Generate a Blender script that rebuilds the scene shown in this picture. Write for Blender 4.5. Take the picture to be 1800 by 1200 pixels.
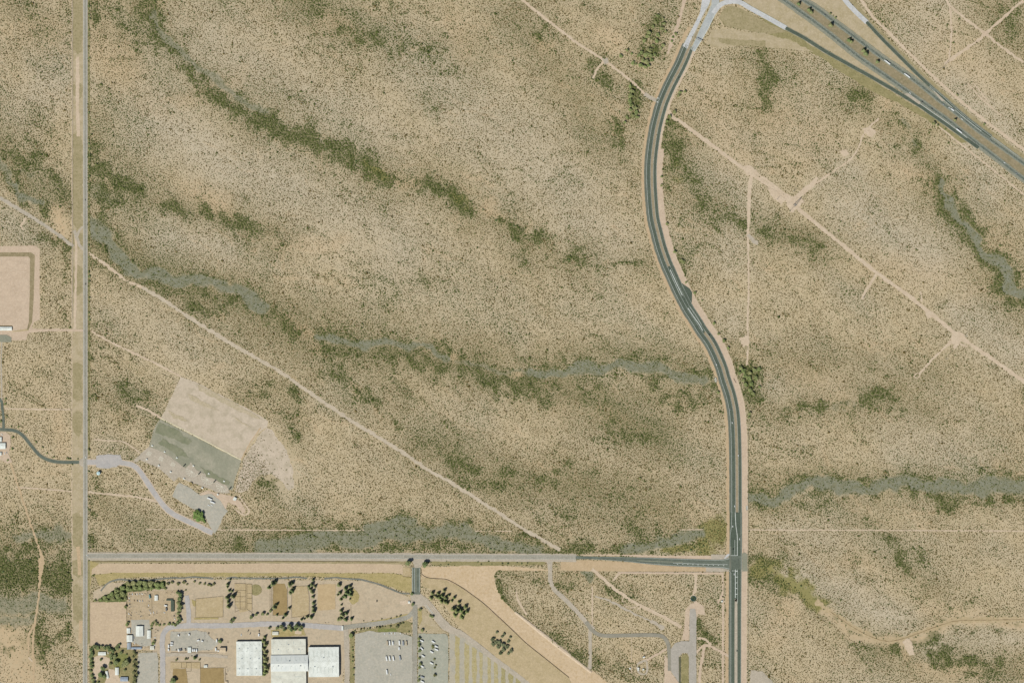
import bpy, bmesh, math, random
import numpy as np
from mathutils import Vector, Matrix
from mathutils.geometry import delaunay_2d_cdt

for o in list(bpy.data.objects): bpy.data.objects.remove(o)
scene = bpy.context.scene
COL = scene.collection
S = 1.5                      # metres per photograph pixel (photo 1800 x 1200)
def W(px, py): return ((px-900.0)*S, (600.0-py)*S)

# ------------------------------------------------------------------ camera, sky, sun, exposure
CAM_H = 6000.0
cam = bpy.data.cameras.new('aerial_camera'); camo = bpy.data.objects.new('aerial_camera', cam); COL.objects.link(camo)
camo.location = (0, 0, CAM_H); camo.rotation_euler = (0, 0, 0)
cam.sensor_width = 36.0; cam.lens = 36.0*CAM_H/(1800*S); cam.clip_start = 100; cam.clip_end = 60000
scene.camera = camo
SUN_EL, SUN_AZ = math.radians(49), math.radians(220)      # sun in the south-west
world = bpy.data.worlds.new('World'); scene.world = world; world.use_nodes = True
wn = world.node_tree; bg = wn.nodes['Background']
sky = wn.nodes.new('ShaderNodeTexSky'); sky.sky_type = 'NISHITA'; sky.sun_disc = False
sky.sun_elevation = SUN_EL; sky.sun_rotation = SUN_AZ; sky.altitude = 1200; sky.dust_density = 2.0
wn.links.new(sky.outputs[0], bg.inputs[0]); bg.inputs[1].default_value = 0.05
sun = bpy.data.lights.new('sun', 'SUN'); sun.energy = 3.7; sun.angle = math.radians(0.53); sun.color = (1.0, 0.955, 0.87)
suno = bpy.data.objects.new('sun', sun); COL.objects.link(suno)
dirv = Vector((-math.sin(SUN_AZ)*math.cos(SUN_EL), -math.cos(SUN_AZ)*math.cos(SUN_EL), -math.sin(SUN_EL)))
suno.rotation_euler = dirv.to_track_quat('-Z', 'Y').to_euler(); suno.location = (-2000, -2000, 3000)
scene.render.engine = 'CYCLES'
scene.view_settings.view_transform = 'Standard'; scene.view_settings.look = 'None'
scene.view_settings.gamma = 1.0; scene.view_settings.use_curve_mapping = False
scene.view_settings.exposure = 0.5
KX = (1.48, 1.42, 1.38)       # radiance of a flat white diffuse sheet under this light and exposure

# ------------------------------------------------------------------ small helpers
RNG = random.Random(7)
NP = np.random.RandomState(11)
def lin(c):
    c = c/255.0
    return c/12.92 if c <= 0.04045 else ((c+0.055)/1.055)**2.4
def A(r, g, b):               # albedo that looks like sRGB r,g,b when sunlit from here
    return (min(.82, lin(r)/KX[0]), min(.82, lin(g)/KX[1]), min(.82, lin(b)/KX[2]), 1)

MATS = {}
def pm(name, c1, c2=None, scale=0.05, c3=None, scale2=0.6, rough=.92, metal=0.0, spec=.2, grain=.18, bump=0.0):
    """procedural material: two broad tones by noise, a third by finer noise, grain on value"""
    if name in MATS: return MATS[name]
    m = bpy.data.materials.new(name); m.use_nodes = True; nt = m.node_tree; N = nt.nodes; L = nt.links
    b = N['Principled BSDF']; b.inputs['Roughness'].default_value = rough; b.inputs['Metallic'].default_value = metal
    b.inputs['Specular IOR Level'].default_value = spec
    g = N.new('ShaderNodeNewGeometry')
    def noise(sc, det=5.0, rg=.6, off=0):
        n = N.new('ShaderNodeTexNoise'); n.inputs['Scale'].default_value = sc; n.inputs['Detail'].default_value = det
        n.inputs['Roughness'].default_value = rg; L.new(g.outputs['Position'], n.inputs['Vector']); return n.outputs['Fac']
    def ramp(f, a, bb):
        r = N.new('ShaderNodeMapRange'); r.inputs[1].default_value = a; r.inputs[2].default_value = bb; r.clamp = True
        L.new(f, r.inputs[0]); return r.outputs[0]
    def mix(f, x, y, mode='MIX'):
        k = N.new('ShaderNodeMix'); k.data_type = 'RGBA'; k.blend_type = mode
        if isinstance(f, float): k.inputs[0].default_value = f
        else: L.new(f, k.inputs[0])
        for s, v in ((6, x), (7, y)):
            if isinstance(v, tuple): k.inputs[s].default_value = v
            else: L.new(v, k.inputs[s])
        return k.outputs[2]
    col = c1
    if c2: col = mix(ramp(noise(scale), .38, .62), c1, c2)
    if c3: col = mix(ramp(noise(scale2, 4), .48, .70), col, c3)
    if grain > .06:
        mo = N.new('ShaderNodeMapRange'); mo.inputs[1].default_value = .3; mo.inputs[2].default_value = .7; mo.inputs[3].default_value = .88; mo.inputs[4].default_value = 1.10; L.new(noise(.17, 6, .7), mo.inputs[0])
        c0 = N.new('ShaderNodeCombineColor')
        for i in range(3): L.new(mo.outputs[0], c0.inputs[i])
        col = mix(1.0, col, c0.outputs[0], 'MULTIPLY')
    if grain:
        gr = ramp(noise(.9, 3, .7), .25, .75)
        mm = N.new('ShaderNodeMapRange'); mm.inputs[3].default_value = 1-grain; mm.inputs[4].default_value = 1+grain*.7
        L.new(gr, mm.inputs[0])
        cc = N.new('ShaderNodeCombineColor')
        for i in range(3): L.new(mm.outputs[0], cc.inputs[i])
        col = mix(1.0, col, cc.outputs[0], 'MULTIPLY')
    if isinstance(col, tuple): b.inputs['Base Color'].default_value = col
    else: L.new(col, b.inputs['Base Color'])
    MATS[name] = m; return m

def tag(o, label=None, cat=None, group=None, kind=None):
    if label: o['label'] = label
    if cat: o['category'] = cat
    if group: o['group'] = group
    if kind: o['kind'] = kind
    return o
def empty(name, px, py, z=0.0, ang=0.0, sc=1.0):
    o = bpy.data.objects.new(name, None); COL.objects.link(o); o.empty_display_size = 1
    x, y = W(px, py); o.location = (x, y, z); o.rotation_euler = (0, 0, ang); o.scale = (sc, sc, sc); return o

class MB:
    def __init__(s): s.v = []; s.f = []
    def add(s, vs, fs):
        n = len(s.v); s.v += [tuple(v) for v in vs]; s.f += [tuple(i+n for i in f) for f in fs]; return s
    def box(s, cx, cy, cz, sx, sy, sz, tx=1.0, ty=1.0, ox=0.0):     # tx, ty: top taper, ox: top shift
        a, b, c = sx/2, sy/2, sz/2
        vs = [(cx-a, cy-b, cz-c), (cx+a, cy-b, cz-c), (cx+a, cy+b, cz-c), (cx-a, cy+b, cz-c),
              (cx-a*tx+ox, cy-b*ty, cz+c), (cx+a*tx+ox, cy-b*ty, cz+c), (cx+a*tx+ox, cy+b*ty, cz+c), (cx-a*tx+ox, cy+b*ty, cz+c)]
        return s.add(vs, [(3, 2, 1, 0), (4, 5, 6, 7), (0, 1, 5, 4), (1, 2, 6, 5), (2, 3, 7, 6), (3, 0, 4, 7)])
    def cyl(s, cx, cy, cz, r, h, n=10, axis='z', r2=None):
        r2 = r if r2 is None else r2; vs = []
        for k, (hh, rr) in enumerate(((-h/2, r), (h/2, r2))):
            for i in range(n):
                t = 2*math.pi*i/n; p = (rr*math.cos(t), rr*math.sin(t), hh)
                if axis == 'y': p = (p[0], p[2], p[1])
                if axis == 'x': p = (p[2], p[0], p[1])
                vs.append((cx+p[0], cy+p[1], cz+p[2]))
        fs = [(i, (i+1) % n, n+(i+1) % n, n+i) for i in range(n)]+[tuple(range(n-1, -1, -1)), tuple(range(n, 2*n))]
        return s.add(vs, fs)
    def tube(s, p, q, r, r2=None, n=6):
        p, q = Vector(p), Vector(q); d = (q-p); r2 = r if r2 is None else r2
        u = d.normalized().orthogonal().normalized(); w = d.normalized().cross(u)
        vs = [tuple(p+(u*math.cos(2*math.pi*i/n)+w*math.sin(2*math.pi*i/n))*r) for i in range(n)]
        vs += [tuple(q+(u*math.cos(2*math.pi*i/n)+w*math.sin(2*math.pi*i/n))*r2) for i in range(n)]
        return s.add(vs, [(i, (i+1) % n, n+(i+1) % n, n+i) for i in range(n)]+[tuple(range(n, 2*n))])
    def mesh(s, name, mat):
        me = bpy.data.meshes.new(name); me.from_pydata(s.v, [], s.f); me.update()
        if mat: me.materials.append(mat)
        return me
    def build(s, name, mat, parent=None, kind=None):
        o = bpy.data.objects.new(name, s.mesh(name, mat)); COL.objects.link(o); o.parent = parent
        if kind: o['kind'] = kind
        return o
def inst(name, me, parent=None, mat=None):
    o = bpy.data.objects.new(name, me); COL.objects.link(o); o.parent = parent
    if mat: o.material_slots[0].link = 'OBJECT'; o.material_slots[0].material = mat
    return o

# ------------------------------------------------------------------ noise on arrays
def _hash(ix, iy, seed):
    with np.errstate(over='ignore'):
        h = ix.astype(np.int64)*374761393+iy.astype(np.int64)*668265263+seed*1442695041
        h = (h ^ (h >> 13))*1274126177
        h = h ^ (h >> 16)
    return (h & 0xFFFFFF)/float(0xFFFFFF)
def vnoise(x, y, seed=0):
    ix = np.floor(x); iy = np.floor(y); fx = x-ix; fy = y-iy
    fx = fx*fx*(3-2*fx); fy = fy*fy*(3-2*fy)
    a = _hash(ix, iy, seed); b = _hash(ix+1, iy, seed); c = _hash(ix, iy+1, seed); d = _hash(ix+1, iy+1, seed)
    return (a*(1-fx)+b*fx)*(1-fy)+(c*(1-fx)+d*fx)*fy
def fbm(x, y, scale, seed=0, octv=4, gain=.5):
    t = 0; amp = 1; s = 0; f = 1.0/scale
    for k in range(octv):
        t = t+amp*vnoise(x*f, y*f, seed+k*17); s += amp; amp *= gain; f *= 2.03
    return t/s

# ------------------------------------------------------------------ polylines, sheets, exclusion raster (1 photo pixel, margin MG)
MG = 110
EXC = np.zeros((1200+2*MG, 1800+2*MG), dtype=bool)
def fill_exc(poly, arr=EXC):
    P = np.asarray(poly, float)+MG
    y0, y1 = int(max(0, math.floor(P[:, 1].min()))), int(min(arr.shape[0]-1, math.ceil(P[:, 1].max())))
    Q = np.roll(P, -1, axis=0)
    for r in range(y0, y1+1):
        yy = r+.5
        c = ((P[:, 1] <= yy) & (Q[:, 1] > yy)) | ((Q[:, 1] <= yy) & (P[:, 1] > yy))
        if not c.any(): continue
        xs = np.sort(P[c, 0]+(yy-P[c, 1])*(Q[c, 0]-P[c, 0])/(Q[c, 1]-P[c, 1]))
        for a, b in zip(xs[0::2], xs[1::2]):
            a2, b2 = int(max(0, round(a))), int(min(arr.shape[1], round(b)))
            if b2 > a2: arr[r, a2:b2] = True
def smooth(pts, step=4.0):
    """Catmull-Rom through pts resampled about every step px"""
    P = [Vector((p[0], p[1], p[2] if len(p) > 2 else 0)) for p in pts]
    if len(P) < 3:
        n = max(1, int((P[1]-P[0]).length/step)); return [P[0].lerp(P[1], i/n) for i in range(n+1)]
    P = [P[0]*2-P[1]]+P+[P[-1]*2-P[-2]]; out = []
    for i in range(1, len(P)-2):
        a, b, c, d = P[i-1:i+3]; n = max(1, int(round((c-b).xy.length/step)))
        for k in range(n):
            t = k/n
            out.append(.5*((2*b)+(c-a)*t+(2*a-5*b+4*c-d)*t*t+(3*b-a-3*c+d)*t**3))
    out.append(P[-2]); return out
ZL = {'soil': .05, 'track': .15, 'gravel': .48, 'road': .69, 'mark': .82}
ZN = {k: 0 for k in ZL}
def nz(layer):
    ZN[layer] += 1; return ZL[layer]+.003*ZN[layer]
def sheet_mesh(name, poly, z, mat, kind='structure', parent=None):
    me = bpy.data.meshes.new(name); p0 = W(poly[0][0], poly[0][1])
    P2 = [Vector((W(*p)[0]-p0[0], W(*p)[1]-p0[1])) for p in poly]
    vv, ee, ff = delaunay_2d_cdt(P2, [], [list(range(len(P2)))], 1, 1e-4)[:3]
    me.from_pydata([(v.x+p0[0], v.y+p0[1], z) for v in vv], [], [tuple(f) for f in ff]); me.update()
    for f in me.polygons:
        if f.normal.z < 0: f.flip()
    me.materials.append(mat)
    o = bpy.data.objects.new(name, me); COL.objects.link(o); o.parent = parent
    if kind: o['kind'] = kind
    return o
def ragged(poly, amp=.8, step=3.0, seed=1):
    out = []; n = len(poly)
    for i in range(n):
        a, b = poly[i], poly[(i+1) % n]; d = math.hypot(b[0]-a[0], b[1]-a[1]); k = max(1, int(d/step))
        for j in range(k):
            t = j/k; x = a[0]+(b[0]-a[0])*t; y = a[1]+(b[1]-a[1])*t
            nx, ny = -(b[1]-a[1])/max(d, .01), (b[0]-a[0])/max(d, .01)
            w = (float(vnoise(np.array(x*.31), np.array(y*.31), seed))-.5)*2*amp+(float(vnoise(np.array(x*.09), np.array(y*.09), seed+5))-.5)*2.4*amp
            out.append((x+nx*w, y+ny*w))
    return out
def area(name, poly, mat, layer='soil', rag=.8, exc=True, step=3.0):
    if exc: fill_exc(poly)
    if rag: poly = ragged(poly, rag, step, seed=len(name)+int(abs(poly[0][0])))
    return sheet_mesh(name, poly, nz(layer), mat)
def ribbon_poly(pts, o0, o1, step=4.0, rag=0.0, seed=3, scale_w=True):
    C = smooth(pts, step); Lf = []; Rt = []
    for i, p in enumerate(C):
        a = C[max(0, i-1)]; b = C[min(len(C)-1, i+1)]; t = (b-a).xy.normalized(); n = Vector((-t.y, t.x))   # n: right of travel in image (y down)
        k = 1.0+(p.z if scale_w else 0)
        j0 = j1 = 0
        if rag:
            j0 = (float(vnoise(np.array(p.x*.27), np.array(p.y*.27), seed))-.5)*2*rag
            j1 = (float(vnoise(np.array(p.x*.27), np.array(p.y*.27), seed+9))-.5)*2*rag
        Lf.append((p.x+n.x*(o0*k+j0), p.y+n.y*(o0*k+j0))); Rt.append((p.x+n.x*(o1*k+j1), p.y+n.y*(o1*k+j1)))
    return Lf, Rt
def ribbon(name, pts, o0, o1, mat, layer='road', rag=0.0, exc=True, parent=None, step=4.0, kind='structure', zz=None):
    """strip between lateral offsets o0 and o1 (px) of a smoothed centre line"""
    Lf, Rt = ribbon_poly(pts, o0, o1, step, rag, seed=3+len(pts)+int(abs(pts[0][0])))
    if exc: fill_exc(Lf+Rt[::-1])
    z = nz(layer) if zz is None else zz
    v = [(*W(*p), z) for p in Lf]+[(*W(*p), z) for p in Rt]; n = len(Lf)
    f = [(i, i+1, n+i+1, n+i) for i in range(n-1)]
    me = bpy.data.meshes.new(name); me.from_pydata(v, [], f); me.update()
    if me.polygons[0].normal.z < 0: me.flip_normals()
    me.materials.append(mat)
    o = bpy.data.objects.new(name, me); COL.objects.link(o); o.parent = parent
    if kind: o['kind'] = kind
    return o
def dashes(name, pts, off, wid, on, offl, mat, parent):
    C = smooth(pts, 1.0); mb = MB(); z = nz('mark'); i = 0
    while i+on < len(C):
        seg = C[i:i+on+1]; vs = []
        for k, p in enumerate((seg[0], seg[-1])):
            t = (seg[-1]-seg[0]).xy.normalized(); n = Vector((-t.y, t.x))
            for o_ in (off-wid/2, off+wid/2): vs.append((*W(p.x+n.x*o_, p.y+n.y*o_), z))
        mb.add(vs, [(0, 1, 3, 2)]); i += on+offl
    o = mb.build(name, mat, parent, 'stuff')
    if o.data.polygons and o.data.polygons[0].normal.z < 0: o.data.flip_normals()
    return o

# ------------------------------------------------------------------ desert floor: masks painted as strokes along the washes, then a node material
GP = 3.0
gx = np.concatenate([[-4300, -3000, -1900, -1100, -600, -300], np.arange(-MG, 1800+MG+1, GP), [2100, 2400, 2900, 3700, 4800, 6100]])
gy = np.concatenate([[-4500, -3200, -2000, -1200, -650, -320], np.arange(-MG, 1200+MG+1, GP), [1520, 1850, 2400, 3200, 4400, 5700]])
GX, GY = np.meshgrid(gx, gy)
wx = GX+(fbm(GX, GY, 34, 3, 4)-.5)*34; wy = GY+(fbm(GX, GY, 34, 8, 4)-.5)*34
def strokes(lst, fall=.55):
    M = np.zeros_like(GX)
    for pts, wid, val in lst:
        best = np.full_like(GX, 1e9)
        if len(pts) == 1: best = np.hypot(wx-pts[0][0], wy-pts[0][1])
        for a, b in zip(pts[:-1], pts[1:]):
            dx, dy = b[0]-a[0], b[1]-a[1]; L2 = dx*dx+dy*dy
            t = np.clip(((wx-a[0])*dx+(wy-a[1])*dy)/L2, 0, 1)
            best = np.minimum(best, np.hypot(wx-a[0]-t*dx, wy-a[1]-t*dy))
        M = np.maximum(M, val*np.clip((wid*(1+fall)-best)/(2*wid*fall), 0, 1))
    return M
WASH = [  # grey gravel beds
 ([(270, 30), (300, 75), (340, 105), (385, 138), (430, 172), (468, 196)], 7, .72), ([(545, 215), (560, 232)], 5, .5), ([(560, 245), (575, 255)], 5, .5),
 ([(158, 395), (180, 415)], 17, 1), ([(180, 415), (205, 450), (240, 475), (300, 488), (340, 492)], 11, 1), ([(340, 492), (400, 508), (440, 525), (468, 545)], 11, .95),
 ([(160, 340), (200, 350)], 14, .45), ([(555, 592), (600, 604), (650, 600), (690, 606)], 8, .95), ([(690, 606), (740, 612), (780, 632)], 7, .85), ([(800, 638), (830, 645), (880, 652), (925, 656)], 6, .6),
 ([(925, 656), (990, 658)], 10, 1), ([(990, 655), (1030, 645), (1080, 641), (1130, 642)], 10, 1), ([(1130, 642), (1165, 654), (1195, 664), (1235, 668)], 9, .9),
 ([(0, 285), (18, 312), (40, 335)], 8, .7), ([(30, 320), (48, 345), (68, 352)], 8, .95), ([(40, 300), (66, 306)], 8, .5),
 ([(30, 945), (60, 938), (118, 942)], 12, .75), ([(-60, 1060), (40, 1060), (100, 1062)], 22, .75), ([(0, 1088), (60, 1090)], 10, .7),
 ([(460, 962), (560, 955), (620, 946), (700, 936)], 16, .95), ([(655, 930), (700, 912), (725, 915)], 10, .95), ([(700, 935), (800, 938), (860, 952), (940, 964)], 14, .9),
 ([(1100, 962), (1170, 952), (1235, 938)], 10, 1), ([(1310, 878), (1360, 874), (1400, 864), (1445, 852)], 11, 1), ([(1445, 852), (1490, 862), (1560, 850), (1600, 846), (1650, 856)], 13, 1),
 ([(1650, 856), (1690, 862), (1740, 850), (1800, 852), (1910, 848)], 14, 1), ([(1650, 326), (1662, 345)], 5, 1), ([(1662, 345), (1690, 385), (1720, 428)], 9, 1.1), ([(1720, 428), (1745, 455), (1770, 482), (1776, 505), (1810, 516)], 8, 1.1),
 ([(1025, 1008), (1040, 1018)], 9, .8), ([(1590, 210), (1600, 250)], 8, .6), ([(1500, 180), (1515, 160)], 8, .35), ([(1580, 160), (1570, 190)], 8, .35), ([(1440, 712), (1500, 704)], 8, .5),
 ([(60, 1090), (30, 1100)], 8, .6), ([(1330, 695), (1310, 690)], 6, .4), ([(905, 1010), (880, 1090)], 6, .0)]
GREEN = [
 ([(262, 10), (285, 60), (325, 105), (360, 150), (410, 182), (455, 212)], 14, .75), ([(455, 205), (510, 236), (560, 252), (600, 272)], 17, .95), ([(600, 272), (640, 288), (672, 312)], 13, .85), ([(600, 285), (640, 305)], 9, .7),
 ([(755, 328), (785, 345), (825, 368)], 13, .95), ([(700, 310), (740, 325)], 8, .4), ([(880, 385), (905, 403), (945, 420)], 11, .75), ([(905, 400), (922, 430), (918, 458)], 9, .85), ([(925, 425), (965, 435)], 9, .6),
 ([(1000, 447), (1035, 465)], 11, .7), ([(1045, 465), (1130, 452)], 5, .7), ([(165, 255), (160, 300), (175, 330)], 14, .7), ([(175, 300), (205, 318), (238, 325)], 14, .8), ([(165, 335), (215, 352)], 16, .7),
 ([(285, 365), (315, 378)], 14, .65), ([(350, 348), (368, 385)], 10, .8), ([(405, 388), (440, 402)], 14, .85), ([(455, 392), (470, 395)], 8, .5), ([(485, 418), (505, 425)], 10, .55), ([(165, 470), (215, 455)], 10, .4),
 ([(240, 490), (330, 515), (400, 530)], 14, .55), ([(320, 525), (355, 545)], 12, .65), ([(430, 500), (460, 535), (520, 580)], 12, .6), ([(560, 585), (650, 585), (760, 610), (830, 640)], 14, .5),
 ([(560, 620), (620, 622), (700, 628), (780, 650)], 14, .55), ([(575, 640), (600, 670), (645, 700)], 13, .65), ([(640, 690), (652, 708)], 9, .8), ([(800, 650), (880, 672), (960, 690)], 18, .6), ([(690, 735), (702, 745)], 6, .7), ([(748, 488), (750, 494)], 5, .9),
 ([(930, 680), (960, 715)], 14, .55), ([(1010, 672), (1060, 715)], 16, .5), ([(1075, 755), (1130, 775)], 14, .6), ([(1150, 685), (1200, 700)], 12, .5), ([(1185, 650), (1240, 652)], 10, .65), ([(1190, 705), (1255, 690)], 12, .65), ([(1100, 620), (1145, 605)], 8, .45), ([(900, 640), (1000, 625), (1180, 640)], 12, .4),
 ([(850, 720), (900, 735)], 14, .2), ([(790, 815), (850, 840), (880, 855)], 14, .65), ([(880, 830), (940, 838)], 12, .5), ([(955, 835), (985, 830)], 8, .55), ([(1040, 830), (1100, 880), (1150, 905)], 18, .3), ([(990, 825), (1000, 815)], 7, .4), ([(985, 908), (1000, 910)], 6, .6),
 ([(-80, 1000), (126, 1008)], 26, 1), ([(-40, 960), (40, 965)], 16, .6), ([(62, 1115), (70, 1160)], 14, .85), ([(90, 1120), (122, 1118)], 14, .5), ([(0, 1140), (25, 1142)], 10, .5), ([(-60, 1060), (110, 1066)], 22, .35),
 ([(420, 950), (560, 950), (700, 925), (760, 945)], 16, .6), ([(640, 960), (740, 962), (800, 955)], 12, .6), ([(790, 925), (850, 935)], 9, .55), ([(880, 968), (1080, 966)], 9, .75), ([(985, 955), (1090, 962)], 10, .6), ([(1120, 925), (1170, 935)], 14, .4),
 ([(1320, 865), (1400, 850), (1450, 832)], 10, .55), ([(1560, 838), (1640, 840)], 8, .6), ([(1640, 865), (1665, 890)], 12, .85), ([(1560, 868), (1620, 872), (1700, 880), (1800, 870)], 8, .6), ([(1720, 835), (1800, 832)], 8, .6), ([(1500, 880), (1515, 910), (1540, 935)], 9, .4), ([(1400, 888), (1480, 882)], 8, .4),
 ([(1555, 948), (1580, 965), (1605, 1005)], 7, .75), ([(1605, 1005), (1630, 1030)], 6, .5), ([(1622, 985), (1626, 972)], 6, .6), ([(1500, 985), (1530, 975)], 9, .35),
 ([(1645, 330), (1680, 390), (1730, 450), (1765, 510)], 15, .85), ([(1690, 365), (1725, 420), (1765, 470)], 14, .75), ([(1780, 525), (1830, 530)], 12, .95),
 ([(1440, 1060), (1500, 1104), (1560, 1126)], 6, .6), ([(1560, 1126), (1610, 1112), (1680, 1090), (1800, 1088), (1900, 1086)], 6, .55), ([(1320, 980), (1360, 990)], 12, .7), ([(1320, 1015), (1350, 1025)], 14, .6), ([(1545, 1140), (1580, 1142)], 8, .8), ([(1600, 1125), (1640, 1118)], 10, .8), ([(1640, 1140), (1690, 1165), (1755, 1170)], 14, .75), ([(1500, 1128), (1540, 1140)], 6, .5), ([(1660, 1080), (1700, 1060)], 12, .4), ([(1680, 1112), (1760, 1108)], 8, .45), ([(1770, 1175), (1700, 1190)], 12, .5),
 ([(1175, 225), (1190, 270), (1210, 305)], 15, .9), ([(1205, 305), (1225, 335), (1262, 375)], 10, .75), ([(1165, 280), (1172, 330)], 9, .7), ([(1262, 375), (1300, 385), (1350, 405)], 14, .6), ([(1340, 412), (1400, 425), (1440, 428)], 14, .65),
 ([(1308, 645), (1318, 690)], 14, 1), ([(1330, 650), (1345, 660)], 8, .7), ([(1380, 725), (1440, 715), (1500, 712)], 12, .65), ([(1510, 705), (1560, 688)], 14, .8), ([(1560, 700), (1580, 722)], 8, .5), ([(1400, 640), (1480, 640), (1600, 640)], 16, .2),
 ([(1570, 200), (1600, 235), (1605, 260)], 12, .75), ([(1335, 95), (1352, 130), (1345, 180)], 14, .75), ([(1310, 90), (1300, 130)], 10, .3), ([(1500, 170), (1520, 165)], 13, .7), ([(1590, 260), (1640, 320)], 12, .3),
 ([(545, 12), (560, 25)], 9, .7), ([(610, 55), (650, 72), (700, 80)], 16, .6), ([(700, 75), (770, 85)], 14, .45), ([(750, 165), (762, 182)], 8, .6), ([(650, 0), (720, 30), (800, 50)], 22, .3),
 ([(1048, 115), (1066, 150)], 12, .65), ([(1030, 10), (1035, 20)], 6, .5), ([(955, 45), (960, 70)], 9, .5), ([(1110, 150), (1112, 205)], 8, .95), ([(1085, 215), (1085, 285)], 7, .7), ([(1065, 215), (1070, 250)], 8, .5), ([(1150, 35), (1145, 100)], 12, .7),
 ([(1200, 495), (1212, 515)], 5, .7), ([(1185, 445), (1205, 490)], 4, .8), ([(1240, 560), (1290, 640)], 5, .6), ([(450, 845), (475, 855)], 11, .75), ([(498, 735), (512, 775)], 9, .7), ([(450, 690), (470, 700)], 8, .6), ([(520, 685), (525, 700)], 7, .75), ([(465, 660), (480, 670)], 10, .4), ([(215, 685), (235, 705)], 10, .7), ([(245, 715), (255, 700)], 8, .4), ([(175, 570), (240, 590)], 8, .3),
 ([(20, 255), (70, 300), (110, 330)], 20, .5), ([(60, 345), (80, 370)], 14, .6), ([(70, 410), (110, 435)], 12, .65), ([(90, 395), (110, 415)], 8, .5), ([(35, -20), (60, 40)], 16, .4), ([(60, 30), (110, 70)], 20, .35), ([(180, 20), (240, 70)], 26, .35), ([(160, 5), (172, 35)], 6, .8), ([(250, 20), (285, 90)], 10, .6), ([(158, 600), (160, 700)], 6, .5), ([(160, 880), (158, 960)], 8, .5),
 ([(1355, 0), (1300, -20)], 8, .3), ([(1750, 30), (1790, 20)], 14, .5), ([(1775, 50), (1785, 70)], 10, .45), ([(880, 1040), (905, 1085)], 9, .7), ([(875, 1005), (950, 1015)], 6, .5), ([(985, 1020), (1010, 1032)], 8, .65), ([(1065, 1028), (1095, 1048)], 10, .6), ([(1225, 1100), (1240, 1125)], 9, .7), ([(960, 1120), (1030, 1170)], 12, .55), ([(1045, 1160), (1080, 1175)], 12, .5)]
ORANGE = [([(1430, 1056), (1500, 1108), (1560, 1130), (1610, 1116), (1680, 1092), (1900, 1090)], 8, .9), ([(175, 80), (215, 120)], 40, .6), ([(270, 12)], 16, .8), ([(60, 50), (90, 65)], 26, .6), ([(335, 335), (385, 360)], 20, .8), ([(345, 490)], 6, 1), ([(500, 560), (545, 590)], 9, .9), ([(575, 40), (600, 45)], 20, .6), ([(860, 360), (885, 385)], 8, .9),
 ([(660, 305), (735, 320)], 10, .8), ([(350, 365), (400, 375)], 16, .5), ([(1060, 60), (1080, 80)], 20, .7), ([(955, 75), (960, 90)], 8, .9), ([(1230, 160), (1300, 280)], 26, .5), ([(1420, 250), (1370, 210)], 40, .6), ([(1560, 180)], 14, .9), ([(1580, 300), (1640, 330)], 14, .7), ([(1540, 470), (1650, 480)], 26, .5), ([(1730, 400), (1770, 440)], 20, .5), ([(1780, 500), (1700, 520)], 18, .5),
 ([(1400, 650), (1480, 690)], 24, .4), ([(1380, 1060), (1360, 1110)], 20, .6), ([(10, 1110), (40, 1190)], 40, .9), ([(105, 370), (110, 410)], 14, 1), ([(560, 620)], 7, 1), ([(615, 685), (625, 692)], 7, .9), ([(790, 625), (800, 635)], 7, .9), ([(905, 664)], 5, 1), ([(500, 430), (600, 430)], 12, .6), ([(190, 325)], 8, 1), ([(1620, 1070), (1720, 1080)], 14, .5), ([(1590, 1130), (1600, 1150)], 6, .9), ([(1620, 1165), (1720, 1185)], 14, .6), ([(1490, 985), (1530, 990)], 12, .5), ([(250, 180), (300, 200)], 10, .4), ([(100, 700), (110, 810)], 14, .6), ([(990, 720)], 20, .3), ([(800, 40), (820, 90)], 20, .5), ([(1100, 1130), (1120, 1160)], 18, .4), ([(1640, 60), (1720, 130)], 30, .4), ([(420, 130), (330, 180)], 14, .5)]
LIGHT = [([(350, 80), (480, 140), (640, 230)], 60, .55), ([(270, 210), (400, 290), (520, 330)], 45, .8), ([(560, 360), (700, 420)], 60, .6), ([(720, 100), (900, 260), (1000, 330)], 60, .6), ([(1000, 380), (1080, 420)], 40, .6), ([(290, 420), (400, 440)], 26, .7), ([(1250, 300), (1310, 330), (1280, 440)], 40, .5), ([(1500, 370), (1640, 450)], 40, .8), ([(1440, 330), (1500, 300)], 20, .5), ([(1700, 240), (1740, 330)], 30, .7), ([(1650, 0), (1620, 60)], 40, .6), ([(1680, 150), (1780, 240)], 35, .7), ([(1400, 1010), (1500, 1060), (1580, 1090)], 30, .8), ([(1640, 1130), (1780, 1120)], 26, .6), ([(1380, 930), (1450, 950)], 20, .4), ([(1700, 560), (1790, 620)], 40, .7), ([(60, 170), (110, 120)], 40, .6), ([(20, 390), (60, 420)], 26, .6), ([(230, 540), (330, 620)], 40, .3), ([(1360, 670)], 24, .6), ([(1290, 560)], 24, .6), ([(1600, 770), (1700, 820)], 40, .5)]
YELLOW = [([(1235, 960), (1270, 930)], 22, 1), ([(1170, 968), (1230, 966)], 8, .8), ([(1330, 1000), (1390, 1030), (1435, 1055)], 16, .9), ([(1340, 985), (1400, 1010)], 10, .6), ([(640, 292), (672, 312)], 6, .8), ([(790, 345), (815, 360)], 9, .6), ([(1180, 290), (1200, 300)], 14, .3)]
WASHM = strokes(WASH, .45); GREENM = np.maximum(strokes([(p, w_*1.15, v*.95) for p, w_, v in GREEN], .8), strokes([(p, w_*1.75, v*.55) for p, w_, v in WASH if v], .45)); ORM = strokes(ORANGE, .8); LIM = strokes(LIGHT, .9); YEM = strokes(YELLOW, .6); YEM = np.clip(YEM*1.1+(fbm(GX, GY, 12, 171, 4, .6)-.5)*1.5*(YEM > .02), 0, 1)
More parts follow.
